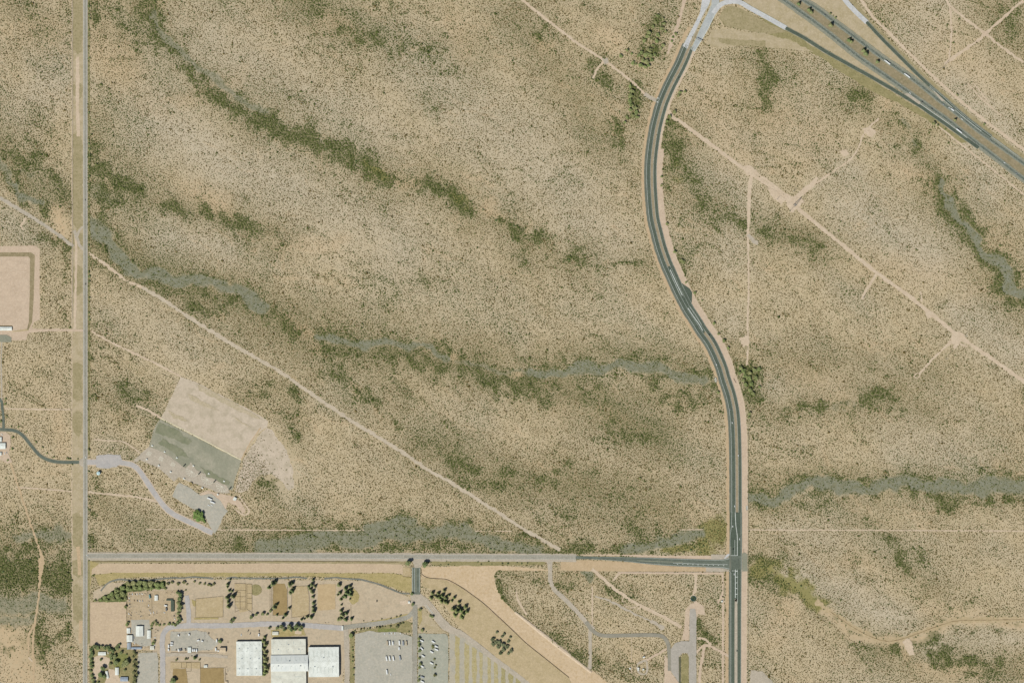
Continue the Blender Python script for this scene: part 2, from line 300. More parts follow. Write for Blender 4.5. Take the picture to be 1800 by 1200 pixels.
def ss(x, a, b): t = np.clip((x-a)/(b-a), 0, 1); return t*t*(3-2*t)
GREENM = ss(GREENM*1.15+(fbm(GX, GY, 15, 61, 4, .7)-.5)*1.9, .16, 1.12)
WASHM = WASHM*ss(WASHM+(fbm(GX, GY, 11, 71, 3, .6)-.5)*.8, .15, .6)
# thin braided rills that run down the fan
ca0, sa0 = math.cos(math.radians(27)), math.sin(math.radians(27))
rx, ry = GX+(fbm(GX, GY, 60, 81, 3)-.5)*70, GY+(fbm(GX, GY, 60, 91, 3)-.5)*70
RU, RV = rx*ca0+ry*sa0, -rx*sa0+ry*ca0
RILL = ss(1-np.abs(2*fbm(RU*.22, RV, 30, 101, 2)-1), .90, .99)*ss(fbm(GX, GY, 70, 111, 2), .40, .62)
RILL2 = ss(1-np.abs(2*fbm(RU*.18, RV, 22, 131, 2)-1), .93, 1.0)*ss(fbm(GX, GY, 60, 141, 2), .45, .65)
GREENM = np.maximum(GREENM, RILL*.4); ORM = np.maximum(ORM*.9, RILL2*.6)
GREENB = strokes([(p, w_*3.2, v*.5) for p, w_, v in GREEN], .8)
DARKB = strokes([(p, w_, v) for p, w_, v in [
 ([(540, 0), (640, 60), (830, 110)], 42, .7), ([(235, 0), (330, 110), (460, 205), (680, 315)], 32, .8), ([(680, 315), (830, 370), (960, 440), (1130, 455)], 24, .6), ([(160, 230), (200, 330), (330, 370), (500, 420)], 30, .65),
 ([(165, 430), (330, 500), (470, 545), (560, 595), (800, 640), (1000, 690), (1160, 770)], 38, 1), ([(330, 520), (520, 600), (700, 690)], 45, .6), ([(520, 540), (700, 580), (860, 620)], 34, .55), ([(740, 780), (880, 840), (1000, 850), (1160, 900)], 42, .8), ([(905, 30), (990, 140), (1065, 250)], 42, .65), ([(900, 635), (1100, 615), (1220, 650)], 28, .7), ([(1060, 700), (1230, 690)], 34, .6),
 ([(1180, 230), (1230, 340), (1330, 400), (1450, 430)], 28, .75), ([(1340, 640), (1480, 640), (1640, 660)], 36, .5), ([(1380, 715), (1560, 700), (1640, 720)], 24, .6), ([(1500, 160), (1600, 250), (1665, 335)], 24, .6), ([(1640, 320), (1720, 430), (1800, 520)], 30, .7), ([(1320, 850), (1500, 842), (1650, 850), (1900, 835)], 26, .7), ([(1330, 890), (1500, 885), (1800, 880)], 16, .5),
 ([(1320, 990), (1430, 1050), (1540, 1130)], 26, .6), ([(1540, 1135), (1660, 1150), (1790, 1180)], 34, .8), ([(1490, 890), (1560, 950), (1640, 1030)], 30, .5), ([(1740, 20), (1790, 70)], 40, .6), ([(20, 0), (110, 80)], 30, .5), ([(0, 260), (60, 320), (120, 350)], 34, .8), ([(60, 400), (125, 440)], 24, .5), ([(160, 690), (260, 700)], 40, .5), ([(155, 880), (280, 950), (420, 955)], 30, .6), ([(430, 955), (700, 935), (990, 968)], 30, .8), ([(1000, 900), (1200, 925)], 34, .6), ([(155, 20), (240, 80)], 40, .5), ([(430, 690), (520, 690), (510, 780)], 24, .6), ([(1330, 90), (1350, 190)], 28, .5), ([(960, 1110), (1060, 1170)], 26, .5), ([(870, 1010), (1060, 1020)], 14, .5), ([(0, 960), (120, 1000), (0, 1070)], 34, .7)]], .9)
DARKB = np.clip(DARKB*(.7+.6*fbm(GX, GY, 40, 181, 4, .6)), 0, 1)
GREENB = np.maximum(GREENB*.8, DARKB*.62)
# long bands that follow the fall of the fan from north-west to south-east
ca, sa = math.cos(math.radians(33)), math.sin(math.radians(33))
U = GX*ca+GY*sa; V = -GX*sa+GY*ca
BAND = fbm(U*.35+wx*.1, V, 46, 21, 4); BAND2 = fbm(GX, GY, 120, 33, 4); MOT = fbm(GX, GY, 13, 41, 3)
DENS = np.clip(.78+(BAND-.5)*.35+(BAND2-.5)*.3+(MOT-.5)*.25+(fbm(GX, GY, 6, 151, 2)-.5)*.3-.10*LIM-.22*ORM+.35*GREENM+.35*GREENB+.10*YEM, .25, 1.0)
DENS = np.where(WASHM > .4, DENS*(1-WASHM*.66), DENS)
SPARSE = strokes([([(470, 775), (490, 800), (500, 845)], 24, 1.2), ([(5, 1105), (45, 1190)], 38, 1), ([(105, 375), (112, 405)], 13, 1), ([(1700, 1080), (1690, 1072)], 18, .8), ([(1430, 1056), (1500, 1108), (1560, 1130), (1610, 1116), (1680, 1092), (1900, 1090)], 7, 1.15), ([(1345, 1000), (1400, 1028), (1436, 1056)], 6, 1.1), ([(1060, 60), (1075, 85)], 14, .5), ([(1400, 1020), (1430, 1050)], 10, .6), ([(1450, 1065), (1510, 1108)], 8, .5), ([(905, 664)], 4, 1), ([(345, 490)], 6, 1)], .5)
DENS = DENS*np.clip(1-.75*SPARSE, .06, 1)

def ground():
    ny, nx = GX.shape
    co = np.zeros((ny*nx, 3), np.float32); co[:, 0] = ((GX-900)*S).ravel(); co[:, 1] = ((600-GY)*S).ravel()
    idx = np.arange(ny*nx).reshape(ny, nx)
    q = np.stack([idx[:-1, :-1], idx[1:, :-1], idx[1:, 1:], idx[:-1, 1:]], -1).reshape(-1, 4).astype(np.int32)
    me = bpy.data.meshes.new('desert_ground'); me.vertices.add(ny*nx); me.loops.add(q.size); me.polygons.add(len(q))
    me.vertices.foreach_set('co', co.ravel()); me.loops.foreach_set('vertex_index', q.ravel())
    me.polygons.foreach_set('loop_start', np.arange(0, q.size, 4, dtype=np.int32)); me.update(calc_edges=True)
    for nm, ch in (('soil_a', (WASHM, GREENM, ORM, LIM)), ('soil_b', (YEM, DENS, BAND, GREENB))):
        at = me.attributes.new(nm, 'FLOAT_COLOR', 'POINT')
        at.data.foreach_set('color', np.stack([c.ravel() for c in ch], -1).astype(np.float32).ravel())
    m = bpy.data.materials.new('desert_soil'); m.use_nodes = True; nt = m.node_tree; N = nt.nodes; L = nt.links
    b = N['Principled BSDF']; b.inputs['Roughness'].default_value = .95; b.inputs['Specular IOR Level'].default_value = .1
    g = N.new('ShaderNodeNewGeometry')
    def noise(sc, det=5, rg=.6):
        n = N.new('ShaderNodeTexNoise'); n.inputs['Scale'].default_value = sc; n.inputs['Detail'].default_value = det; n.inputs['Roughness'].default_value = rg
        L.new(g.outputs['Position'], n.inputs['Vector']); return n.outputs['Fac']
    def mr(f, a, bb, c=0., d=1.):
        r = N.new('ShaderNodeMapRange'); r.clamp = True
        for i, v in enumerate((a, bb, c, d)): r.inputs[1+i].default_value = v
        L.new(f, r.inputs[0]); return r.outputs[0]
    def ma(op, x, y):
        k = N.new('ShaderNodeMath'); k.operation = op
        for i, v in enumerate((x, y)):
            if isinstance(v, (int, float)): k.inputs[i].default_value = v
            else: L.new(v, k.inputs[i])
        return k.outputs[0]
    def mix(f, x, y, mode='MIX'):
        k = N.new('ShaderNodeMix'); k.data_type = 'RGBA'; k.blend_type = mode
        if isinstance(f, float): k.inputs[0].default_value = f
        else: L.new(f, k.inputs[0])
        for s, v in ((6, x), (7, y)):
            if isinstance(v, tuple): k.inputs[s].default_value = v
            else: L.new(v, k.inputs[s])
        return k.outputs[2]
    def att(nm):
        a = N.new('ShaderNodeAttribute'); a.attribute_name = nm; s = N.new('ShaderNodeSeparateColor'); L.new(a.outputs['Color'], s.inputs[0])
        return s.outputs[0], s.outputs[1], s.outputs[2], a.outputs['Alpha']
    wa, gr, orr, li = att('soil_a'); ye, de, ba, sp = att('soil_b')
    n30 = noise(.022, 6, .62); n8 = noise(.09, 5, .6); n2 = noise(.35, 4, .65); nf = noise(1.1, 3, .7)
    col = mix(mr(n30, .35, .65), C_SOIL, C_SOIL2)
    col = mix(mr(ma('ADD', ba, ma('MULTIPLY', ma('SUBTRACT', n8, .5), .3)), .35, .80, 0., .45), col, C_GREY)
    col = mix(mr(ma('ADD', sp, ma('MULTIPLY', ma('SUBTRACT', n2, .5), .25)), .05, .70, 0., .78), col, C_OLIVE)
    col = mix(ma('MULTIPLY', li, mr(n8, .3, .6, .75, 1.)), col, C_LIGHT)
    col = mix(ma('MULTIPLY', orr, mr(ma('ADD', ma('MULTIPLY', n8, .5), ma('MULTIPLY', n2, .5)), .38, .60, .1, .9)), col, C_ORANGE)
    col = mix(mr(ma('ADD', ma('MULTIPLY', de, .45), ma('MULTIPLY', ma('SUBTRACT', n2, .5), .5)), .28, .62, 0., .30), col, C_GREENSOIL)
    col = mix(mr(ma('ADD', gr, ma('MULTIPLY', ma('SUBTRACT', n2, .5), .9)), .25, 1.0, 0., .72), col, C_GREENSOIL)
    col = mix(mr(ma('ADD', ye, ma('MULTIPLY', ma('SUBTRACT', n2, .5), .8)), .3, .8, 0., .9), col, C_YELLOW)
    wk = mr(ma('ADD', ma('ADD', wa, ma('MULTIPLY', ma('SUBTRACT', n8, .5), 1.3)), ma('MULTIPLY', ma('SUBTRACT', n2, .5), .8)), .24, .86)
    col = mix(wk, col, mix(mr(n8, .35, .65), C_WASH, C_WASH2))
    col = mix(mr(n2, .25, .75), mix(1.0, col, (.84, .85, .84, 1), 'MULTIPLY'), mix(1.0, col, (1.10, 1.09, 1.07, 1), 'MULTIPLY'))
    col = mix(mr(nf, .25, .75), mix(1.0, col, (.80, .82, .80, 1), 'MULTIPLY'), mix(1.0, col, (1.12, 1.10, 1.08, 1), 'MULTIPLY'))
    L.new(col, b.inputs['Base Color'])
    me.materials.append(m)
    o = bpy.data.objects.new('desert_ground', me); COL.objects.link(o); o['kind'] = 'structure'
C_SOIL, C_SOIL2, C_GREY, C_ORANGE = A(211, 191, 159), A(205, 184, 150), A(203, 188, 165), A(215, 184, 147)
C_LIGHT = A(208, 193, 170)
C_GREENSOIL, C_YELLOW, C_WASH = A(116, 114, 75), A(150, 142, 88), A(149, 148, 130)
C_WASH2 = A(138, 134, 106); C_OLIVE = A(157, 142, 108)
ground()

# ------------------------------------------------------------------ surface materials
M_ROAD = pm('weathered_grey_road', A(170, 164, 149), A(158, 152, 136), .03, A(184, 177, 160), .25)
M_ASPH = pm('dark_asphalt', A(88, 98, 84), A(98, 107, 92), .03, A(78, 86, 74), .2)
M_ASPH2 = pm('worn_asphalt', A(104, 111, 98), A(118, 124, 110), .04, A(94, 100, 90), .2)
M_SHOUL = pm('faded_shoulder', A(112, 116, 102), A(126, 127, 112), .05)
M_CONC = pm('pale_concrete', A(208, 206, 203), A(194, 193, 190), .06, A(217, 215, 210), .3)
M_CONC2 = pm('grey_concrete', A(178, 181, 178), A(188, 189, 184), .06)
M_PAINT = pm('white_road_paint', A(224, 226, 216), A(206, 208, 198), .3)
M_PAINTY = pm('cream_road_paint', A(214, 208, 176), A(196, 190, 160), .3)
M_DIRT = pm('pale_dirt', A(219, 197, 170), A(211, 188, 160), .05, A(202, 181, 154), .3)
M_DIRTP = pm('pink_dirt', A(211, 187, 161), A(203, 179, 153), .04, A(216, 194, 168), .25)
M_DIRTO = pm('orange_dirt', A(207, 180, 145), A(199, 172, 136), .05, A(188, 166, 128), .3)
M_DIRTG = pm('grey_dirt', A(194, 180, 160), A(182, 170, 150), .04, A(202, 188, 168), .25)
M_GRAV = pm('grey_gravel', A(148, 147, 128), A(158, 154, 134), .06, A(138, 138, 116), .3)
M_LOT = pm('parking_lot_gravel', A(189, 182, 166), A(179, 174, 158), .03, A(197, 187, 168), .15)
M_VERGE = pm('dry_grass_verge', A(166, 152, 114), A(180, 164, 128), .045, A(150, 138, 98), .2, grain=.3)
M_VERGEL = pm('trodden_verge', A(194, 176, 144), A(178, 161, 124), .05, A(204, 186, 156), .2, grain=.25)
M_VERGED = pm('dry_bank_soil', A(200, 178, 140), A(186, 166, 126), .05, A(206, 184, 148), .2, grain=.25)
M_STREAK = pm('grey_streaked_soil', A(192, 176, 146), A(204, 186, 158), .06, A(178, 164, 130), .2, grain=.25); M_TURFD = pm('dark_range_turf', A(134, 136, 108), A(150, 148, 122), .05, A(142, 140, 112), .2, grain=.25)
M_YARD = pm('trodden_yard_soil', A(206, 186, 157), A(196, 176, 147), .03, A(188, 172, 146), .12, grain=.2)
M_GRASSY = pm('yellow_grass', A(180, 162, 110), A(194, 174, 124), .06, A(156, 144, 92), .3, grain=.3)
M_GRASSO = pm('olive_grass', A(152, 142, 98), A(168, 155, 112), .05, A(136, 128, 84), .25, grain=.3)
M_GRASSG = pm('green_grass', A(128, 132, 76), A(146, 144, 88), .06, A(112, 122, 66), .3, grain=.3)
M_RANGE = pm('grey_green_range_turf', A(152, 150, 128), A(176, 169, 147), .02, A(156, 153, 130), .1, grain=.25)
M_RANGEL = pm('bare_range_soil', A(211, 193, 170), A(202, 185, 161), .025, A(188, 173, 148), .05, grain=.18)
M_ARENA = pm('brown_arena_sand', A(172, 147, 102), A(162, 138, 94), .05)
M_ARENA2 = pm('tan_arena_sand', A(197, 175, 137), A(188, 166, 126), .05, A(204, 184, 148), .2)
M_FIELD = pm('ploughed_pale_soil', A(208, 184, 152), A(200, 176, 146), .03, A(214, 190, 160), .2)
M_CANAL = pm('smooth_canal_soil', A(210, 184, 148), A(218, 192, 158), .03, A(200, 172, 132), .15)
M_DITCH = pm('dark_ditch_bed', A(120, 122, 112), A(140, 138, 126), .1)

# ------------------------------------------------------------------ roads, tracks, lots
X0, X1, Y0, Y1 = -MG, 1800+MG, -MG, 1200+MG
# west section-line road
area('road_verge', [(127, Y0), (146, Y0), (146, 560), (146, 960), (146, 1140), (139, 1140), (127, 1100)], M_VERGEL, rag=.4)
for yv0, yv1 in ((-60, 40), (34, 92), (148, 170), (236, 300), (292, 398), (408, 432), (470, 515), (640, 700), (725, 762), (905, 960), (985, 1010), (1030, 1090)):
    area('olive_verge_patch', [(127.6, yv0), (136, yv0-4), (145.4, yv0+3), (145.4, yv1), (137, yv1+5), (127.6, yv1-3)], M_VERGE, rag=1.6, exc=False)
area('grassy_roadside', [(154, Y0), (158, Y0), (158.5, 800), (154, 800)], M_GRASSO, rag=.5, exc=False)
area('grassy_roadside', [(154, 985), (157.5, 985), (157.5, 1130), (154, 1130)], M_GRASSO, rag=.3)
ribbon('dirt_track', [(126.5, Y0), (126.5, 400), (126.3, 800), (126.5, 1090)], -.7, .6, M_DIRT, 'track', .3)
ribbon('dirt_track', [(137, 100), (136, 180), (138, 240)], -3, 3, M_DIRT, 'track', 1.2)
ribbon('dirt_track', [(132, 405), (134, 440), (133, 500), (131, 580)], -2.2, 2, M_DIRT, 'track', .9)
ribbon('dirt_track', [(137, 960), (139, 985), (140, 1010)], -3, 3, M_DIRTO, 'track', 1)
ribbon('dirt_track', [(142, 1090), (141, 1130)], -3, 3, M_DIRTO, 'track', .6)
WR = [(150, Y0), (150, 200), (150, 400), (150, 600), (150, 800), (150, 980), (149.6, 1100), (149.4, Y1)]
ribbon('paved_road', WR, -4.4, 4.2, M_DIRTG, 'gravel', .25)
wr = ribbon('paved_road', WR, -3.2, 3.0, M_ROAD, 'road')
ribbon('edge_line', WR, -2.9, -2.6, M_PAINT, 'mark', parent=wr, kind=None, exc=False)
ribbon('edge_line', WR, 2.5, 2.8, M_PAINT, 'mark', parent=wr, kind=None, exc=False)
ribbon('crack_seal_line', WR, -.2, .15, M_SHOUL, 'mark', parent=wr, kind=None, exc=False)
# frontage road, west half grey, east half fresh asphalt
FR = [(154, 976.5), (300, 976.5), (450, 976.8), (600, 977), (735, 977.8), (860, 978.4), (960, 978.6), (1013, 979)]
FE = [(1012, 979.2, 0), (1050, 980.2, .1), (1100, 982.5, .7), (1140, 985, 1.5), (1180, 987.2, 1.9), (1240, 989.3, 2.0), (1268, 990, 2.2), (1282, 990, 3.6)]
ribbon('gravel_shoulder', FR, -6.2, 8.0, M_DIRTG, 'gravel', .5)
fr = ribbon('paved_road', FR, -3.4, 3.6, M_ROAD, 'road')
ribbon('edge_line', FR, -3.0, -2.75, M_PAINT, 'mark', parent=fr, kind=None, exc=False)
ribbon('edge_line', FR, 2.9, 3.2, M_PAINT, 'mark', parent=fr, kind=None, exc=False)
area('dirt_shoulder', [(960, 974), (1100, 974), (1180, 976), (1281, 976), (1281, 984), (1180, 983), (1100, 977)], M_DIRTP, 'track', .5)
area('dirt_shoulder', [(985, 983), (1060, 985), (1140, 990), (1200, 994), (1282, 996), (1282, 1004), (1090, 1004), (985, 1002)], M_DIRTO, 'track', .7)
area('chip_seal_apron', [(1250, 974), (1281, 974), (1281, 986), (1250, 985)], M_DIRTG, 'gravel', .3)
area('chip_seal_apron', [(1241, 994.5), (1281, 996), (1281, 1004), (1241, 1004)], M_DIRTG, 'gravel', .3)
fe = ribbon('asphalt_road', FE, -2.3, 2.4, M_ASPH2, 'road')
ribbon('edge_line', FE, -2.05, -1.9, M_PAINT, 'mark', parent=fe, kind=None, exc=False)
ribbon('edge_line', FE, 1.95, 2.1, M_PAINT, 'mark', parent=fe, kind=None, exc=False)
ribbon('turn_lane_line', [(1183, 988.8), (1230, 990.5), (1279, 991.6)], -.28, .28, M_PAINT, 'mark', parent=fe, kind=None, exc=False)
ribbon('centre_line', [(1120, 984.5), (1165, 986.5), (1200, 987.2)], -.2, .2, M_PAINTY, 'mark', parent=fe, kind=None, exc=False)
dashes('turn_arrow_marks', [(1190, 990.8), (1278, 993.3)], 0, .9, 2, 7, M_PAINT, fe)

# parkway with a soil median
PK = [(1250, 5), (1240, 25), (1226, 55), (1212, 81), (1198.7, 113), (1181.3, 147), (1172, 167), (1165.3, 184), (1158.7, 206.7), (1153.3, 230), (1148.7, 260), (1146, 287), (1145.6, 313), (1146.7, 340), (1150, 380), (1156, 407), (1162.7, 433), (1172, 460), (1181.3, 481), (1193.3, 508), (1204, 529), (1212, 544), (1224, 562), (1235, 580), (1250, 601), (1261, 623), (1270, 645), (1276.5, 667), (1285, 693), (1290.7, 720), (1293.3, 747), (1294.7, 787), (1295.2, 830), (1295.3, 900), (1295.2, 960), (1294.5, 1000), (1294, 1060), (1293.6, 1120), (1293.5, Y1)]
PKA = PK[3:]
# negative offsets lie on the outside bend side: east; smoothing runs north to south so the right of travel is west
def pk(i, j): return PK[i:j]
ribbon('dirt_shoulder', PK[2:], 12.8, 18.5, M_DIRTO, 'track', 1.0)
ribbon('dirt_shoulder', PK[3:12], -13, -8, M_DIRT, 'track', .8)
ribbon('dirt_shoulder', PK[10:], -19.3, -8, M_DIRTP, 'track', .5)
ribbon('pale_dirt_track', PK[16:], -19, -17.6, M_DIRT, 'track', .3)
ribbon('parkway_asphalt', PK[3:34], 2.2, 13.4, M_SHOUL, 'gravel', .35)
west = ribbon('parkway_carriageway', PK[3:34], 2.3, 8.9, M_ASPH, 'road')
east = ribbon('parkway_carriageway', PK[3:34], -8.6, -2.6, M_ASPH, 'road')
ribbon('shoulder_lane', PK[3:34], 9.2, 11.0, M_ASPH2, 'road')
ribbon('soil_median', PK[2:34], -2.6, 2.3, pm('median_soil', A(170, 154, 128), A(158, 144, 116), .06, A(178, 160, 134), .3), 'track', .2)
south = ribbon('parkway_carriageway', PK[33:], -9.0, 13.0, M_ASPH, 'road')
ribbon('shoulder_lane', PK[34:], 9.4, 13.0, M_SHOUL, 'road', zz=ZL['road']+.10)
ribbon('painted_median', [(1293.8, 1056, -.5), (1293.6, 1075), (1293.5, Y1)], -2.6, 2.4, M_DIRTG, 'road', zz=ZL['road']+.106)
M_WHEEL = pm('tyre_worn_asphalt', A(106, 113, 98), A(96, 104, 90), .05)
for i, (k, oo, w_, ln) in enumerate([(6, 5.2, 2.2, 9), (11, -5.6, 2.0, 12), (15, 4.4, 1.6, 8), (19, 6.0, 2.2, 14), (24, -5.2, 2.4, 10), (28, 5.6, 2.0, 9), (31, 4.2, 1.8, 12), (32, -6.0, 2.0, 7)]):
    a_, b_ = Vector(PK[k]), Vector(PK[k+1]); d_ = (b_-a_).normalized()
    ribbon('asphalt_patch', [(a_.x, a_.y), (a_.x+d_.x*ln*.5, a_.y+d_.y*ln*.5), (a_.x+d_.x*ln, a_.y+d_.y*ln)], oo-w_/2, oo+w_/2, pm('fresh_patch', A(76, 84, 74), A(84, 92, 80), .1), 'mark', .15, parent=west if oo > 0 else east, kind=None, exc=False)
for oo, rd in ((4.0, west), (6.4, west), (-4.6, east), (-6.8, east)): ribbon('wheel_path', PK[3:34], oo-.45, oo+.45, M_WHEEL, 'mark', .12, parent=rd, kind=None, exc=False)
for xx in (1287.5, 1289.9, 1298.6, 1300.8): ribbon('wheel_path', [(xx, 985), (xx, 1100), (xx-.4, Y1)], -.4, .4, M_WHEEL, 'mark', .12, parent=south, kind=None, exc=False)
for oo, w_, rd in ((8.95, .45, west), (2.55, .3, west), (-2.75, .3, east), (-8.3, .3, east)):
    ribbon('edge_line', PK[3:34], oo-w_/2, oo+w_/2, M_PAINT, 'mark', parent=rd, kind=None, exc=False)
ribbon('edge_line', [(1286.5, 900), (1285.5, 925), (1283.5, 940), (1283, 975)], -.22, .22, M_PAINT, 'mark', parent=south, kind=None, exc=False)
ribbon('edge_line', [(1282, 1003), (1284.6, 1006), (1284.8, 1030), (1284.6, Y1)], -.22, .22, M_PAINT, 'mark', parent=south, kind=None, exc=False)
ribbon('lane_line', [(1292.3, 900), (1293.4, 922), (1295, 934), (1296, 945), (1296, 976)], -.5, .5, M_PAINT, 'mark', parent=south, kind=None, exc=False)
ribbon('lane_line', [(1292.5, 1000), (1292.5, 1050)], -.55, .55, M_PAINT, 'mark', parent=south, kind=None, exc=False)
ribbon('lane_line', [(1296.4, 1000), (1296.4, 1052), (1295.8, 1060)], -.22, .22, M_PAINT, 'mark', parent=south, kind=None, exc=False)
ribbon('lane_line', [(1291.6, 948), (1291.6, 976)], -.25, .25, M_PAINT, 'mark', parent=south, kind=None, exc=False)
ribbon('stop_line', [(1284, 975.6), (1297, 975.6)], -.35, .35, M_PAINT, 'mark', parent=south, kind=None, exc=False)
ribbon('stop_line', [(1286, 1002.5), (1297, 1002.5)], -.3, .3, M_PAINT, 'mark', parent=south, kind=None, exc=False)
ribbon('edge_line', [(1302.6, 900), (1302.8, 1000), (1302.6, 1060), (1302, Y1)], -.2, .2, M_PAINT, 'mark', parent=south, kind=None, exc=False)
dashes('ladder_marks', [(1294.4, 1003), (1294.4, 1050)], 0, 3.6, 1, 9, M_PAINT, south)
ribbon('ghost_island_stripe', [(1178, 474), (1184, 487), (1191, 502), (1199.5, 519)], -.6, .6, M_PAINT, 'mark', parent=west, kind=None, exc=False)
ribbon('ghost_island_stripe', [(1209, 541), (1219, 556), (1229, 570), (1235, 581)], -.6, .6, M_PAINT, 'mark', parent=west, kind=None, exc=False)
ribbon('turn_lane_line', [(1172.5, 468), (1180, 484), (1188, 502), (1196, 519)], -.2, .2, M_PAINT, 'mark', parent=west, kind=None, exc=False)
ribbon('turn_lane_line', [(1213, 539), (1224, 555), (1233, 570)], -.2, .2, M_PAINT, 'mark', parent=west, kind=None, exc=False)
area('asphalt_crossing', [(1174, 468), (1183, 468), (1196, 493), (1202, 512), (1216, 536), (1240, 572), (1238, 586), (1228, 580), (1200, 535), (1184, 505)], M_ASPH, 'road', 0)
area('asphalt_turnout', [(1193, 494), (1203, 501), (1212, 507), (1216.5, 514), (1216, 532), (1208, 522), (1199, 508)], M_ASPH, 'road', 0)
area('intersection_asphalt', [(1281, 976.5), (1304, 976.5), (1304, 1000), (1281, 1000)], M_ASPH2, 'road', 0)
area('gravel_turnout', [(1304.5, 972), (1309, 970), (1314, 974), (1314, 1003), (1304.5, 1004)], M_GRAV, 'gravel', .4)
area('white_kerb_apron', [(1272.5, 981), (1278, 973.5), (1282.5, 972.5), (1282.5, 975.5), (1275, 981)], M_CONC, 'gravel', .2)
area('white_kerb_apron', [(1278, 997), (1282, 998.5), (1284.5, 1003), (1284.5, 1006), (1281.5, 1001), (1278, 999)], M_CONC, 'gravel', .2)
# concrete junction at the top
area('concrete_junction', [(1200, 81), (1208, 86.5), (1214, 72), (1222, 56), (1236, 27), (1248, 5), (1252, -30), (1236, -30), (1234, 0), (1230, 24), (1220, 44)], M_CONC, 'road', .15)
area('concrete_carriageway', [(1214.5, 87.5), (1221, 91.5), (1235, 69), (1244, 53), (1258, 25), (1264, 8), (1266, -30), (1254, -30), (1250, 9), (1240, 31), (1228, 57)], M_CONC2, 'road', .15)
RA = [(1254, 24), (1262, 13), (1273, 5.5), (1290, 3), (1303, 5.5), (1318, 14.5), (1350, 32), (1382, 50)]
ra = ribbon('concrete_ramp', RA, -4.2, 4.2, M_CONC, 'road')
ribbon('ramp_kerb_line', RA[1:], -4.1, -3.5, M_PAINT, 'mark', parent=ra, kind=None, exc=False)
ribbon('edge_line', [(1220.5, 91), (1234.3, 68.7), (1243.4, 52.6), (1257, 25)], -.5, .5, M_PAINT, 'mark', exc=False)
ribbon('edge_line', [(1209.5, 86), (1217, 70), (1230, 42), (1244, 14), (1248, 4)], -.3, .3, M_PAINTY, 'mark', exc=False)
ribbon('edge_line', [(1214, 87), (1222, 70), (1236, 38), (1246, 20), (1252, 5)], -.3, .3, M_PAINTY, 'mark', exc=False)
area('service_lane', [(1205, -30), (1214, -30), (1196, 40), (1186, 70), (1176, 95), (1171, 94), (1186, 50), (1196, 20)], M_DIRTP, 'track', 1.2)

# interstate
HA = [(1290, -62), (1335, -30), (1377.5, 0), (1403.7, 18.7), (1430, 37.5), (1462.5, 62.5), (1487.5, 83), (1512.5, 102.5), (1550, 128.7), (1586.7, 154.7), (1617, 176), (1640, 192.5), (1666.7, 211.5), (1700, 238), (1720, 253.5), (1760, 284), (1799, 314), (1920, 402)]
HB = [(1330, -55), (1375, -25), (1411, 0), (1437.5, 16.5), (1462.5, 35.5), (1500, 63.7), (1525, 82.5), (1550, 101.5), (1586.7, 126.5), (1620, 151.5), (1653, 178.5), (1680, 198.5), (1706.7, 220), (1720, 230.5), (1760, 259), (1800, 288), (1920, 376)]
HR = [(1381, 49.5), (1412.5, 66.5), (1450, 90), (1487, 111), (1525, 132), (1562.7, 153.5), (1590.7, 170.5), (1617, 186.5), (1634.7, 199), (1660, 216.5), (1680, 231), (1720, 260)]
HC = [(1470, -22), (1485, 0), (1503, 20), (1524, 40)]
HC2 = [(1523, 39), (1537.5, 55), (1556, 74.5), (1575, 93.5), (1600, 118.5), (1620, 138), (1640, 156.5), (1660, 174), (1680, 192), (1700, 209), (1720, 224.5), (1742, 241)]
area('highway_median_grass', [(1380, 2), (1410, 0), (1500, 66), (1560, 111), (1653, 182), (1720, 233), (1800, 290), (1910, 371), (1910, 392), (1799, 311), (1700, 235), (1617, 173), (1512, 100), (1430, 35)], pm('dull_median_grass', A(160, 145, 114), A(146, 134, 102), .05, A(172, 155, 126), .15, grain=.35), 'soil', .5)
area('highway_verge', [(1340, 0), (1376, 0), (1487, 85), (1587, 156), (1560, 151), (1487, 107), (1412, 63), (1383, 46), (1350, 28), (1318, 8), (1304, 0)], M_VERGEL, 'soil', .8)
area('highway_verge', [(1414, 0), (1480, 0), (1520, 42), (1575, 97), (1650, 170), (1653, 178), (1590, 127), (1500, 61), (1440, 16)], M_VERGEL, 'soil', .8)
area('highway_verge', [(1492, 0), (1502, 0), (1530, 36), (1600, 106), (1660, 162), (1740, 228), (1810, 280), (1910, 354), (1910, 362), (1800, 285), (1720, 226), (1640, 157), (1560, 82), (1527, 43)], M_VERGE, 'soil', .8)
ribbon('dirt_track', [(1500, -20), (1530, 28), (1560, 58), (1600, 98), (1650, 146), (1710, 198), (1800, 266), (1900, 338)], -4.5, .5, M_DIRT, 'track', .8)
area('highway_verge', [(1340, 28), (1383, 53), (1450, 94), (1525, 136), (1600, 182), (1640, 206), (1700, 250), (1690, 252), (1630, 212), (1580, 182), (1530, 160), (1480, 128), (1440, 100), (1400, 80), (1350, 60)], M_GRASSO, 'soil', .9)
area('interchange_infield', [(1262, 32), (1272, 16), (1284, 10), (1300, 13), (1350, 42), (1383, 56), (1350, 60), (1300, 52), (1275, 46)], M_VERGE, 'soil', .8)
area('graded_soil', [(1250, 52), (1275, 50), (1310, 56), (1350, 60), (1400, 76), (1430, 92), (1380, 86), (1300, 80), (1260, 84), (1240, 78)], M_VERGEL, 'soil', 1.6)
area('mown_strip', [(1262, 66), (1300, 70), (1345, 72), (1345, 84), (1290, 80), (1264, 74)], M_VERGE, 'soil', 1.0, exc=False)
ribbon('dirt_track', [(1640, 214), (1690, 254), (1740, 294), (1800, 342), (1880, 406)], -1.3, 1.3, M_DIRT, 'track', .8)
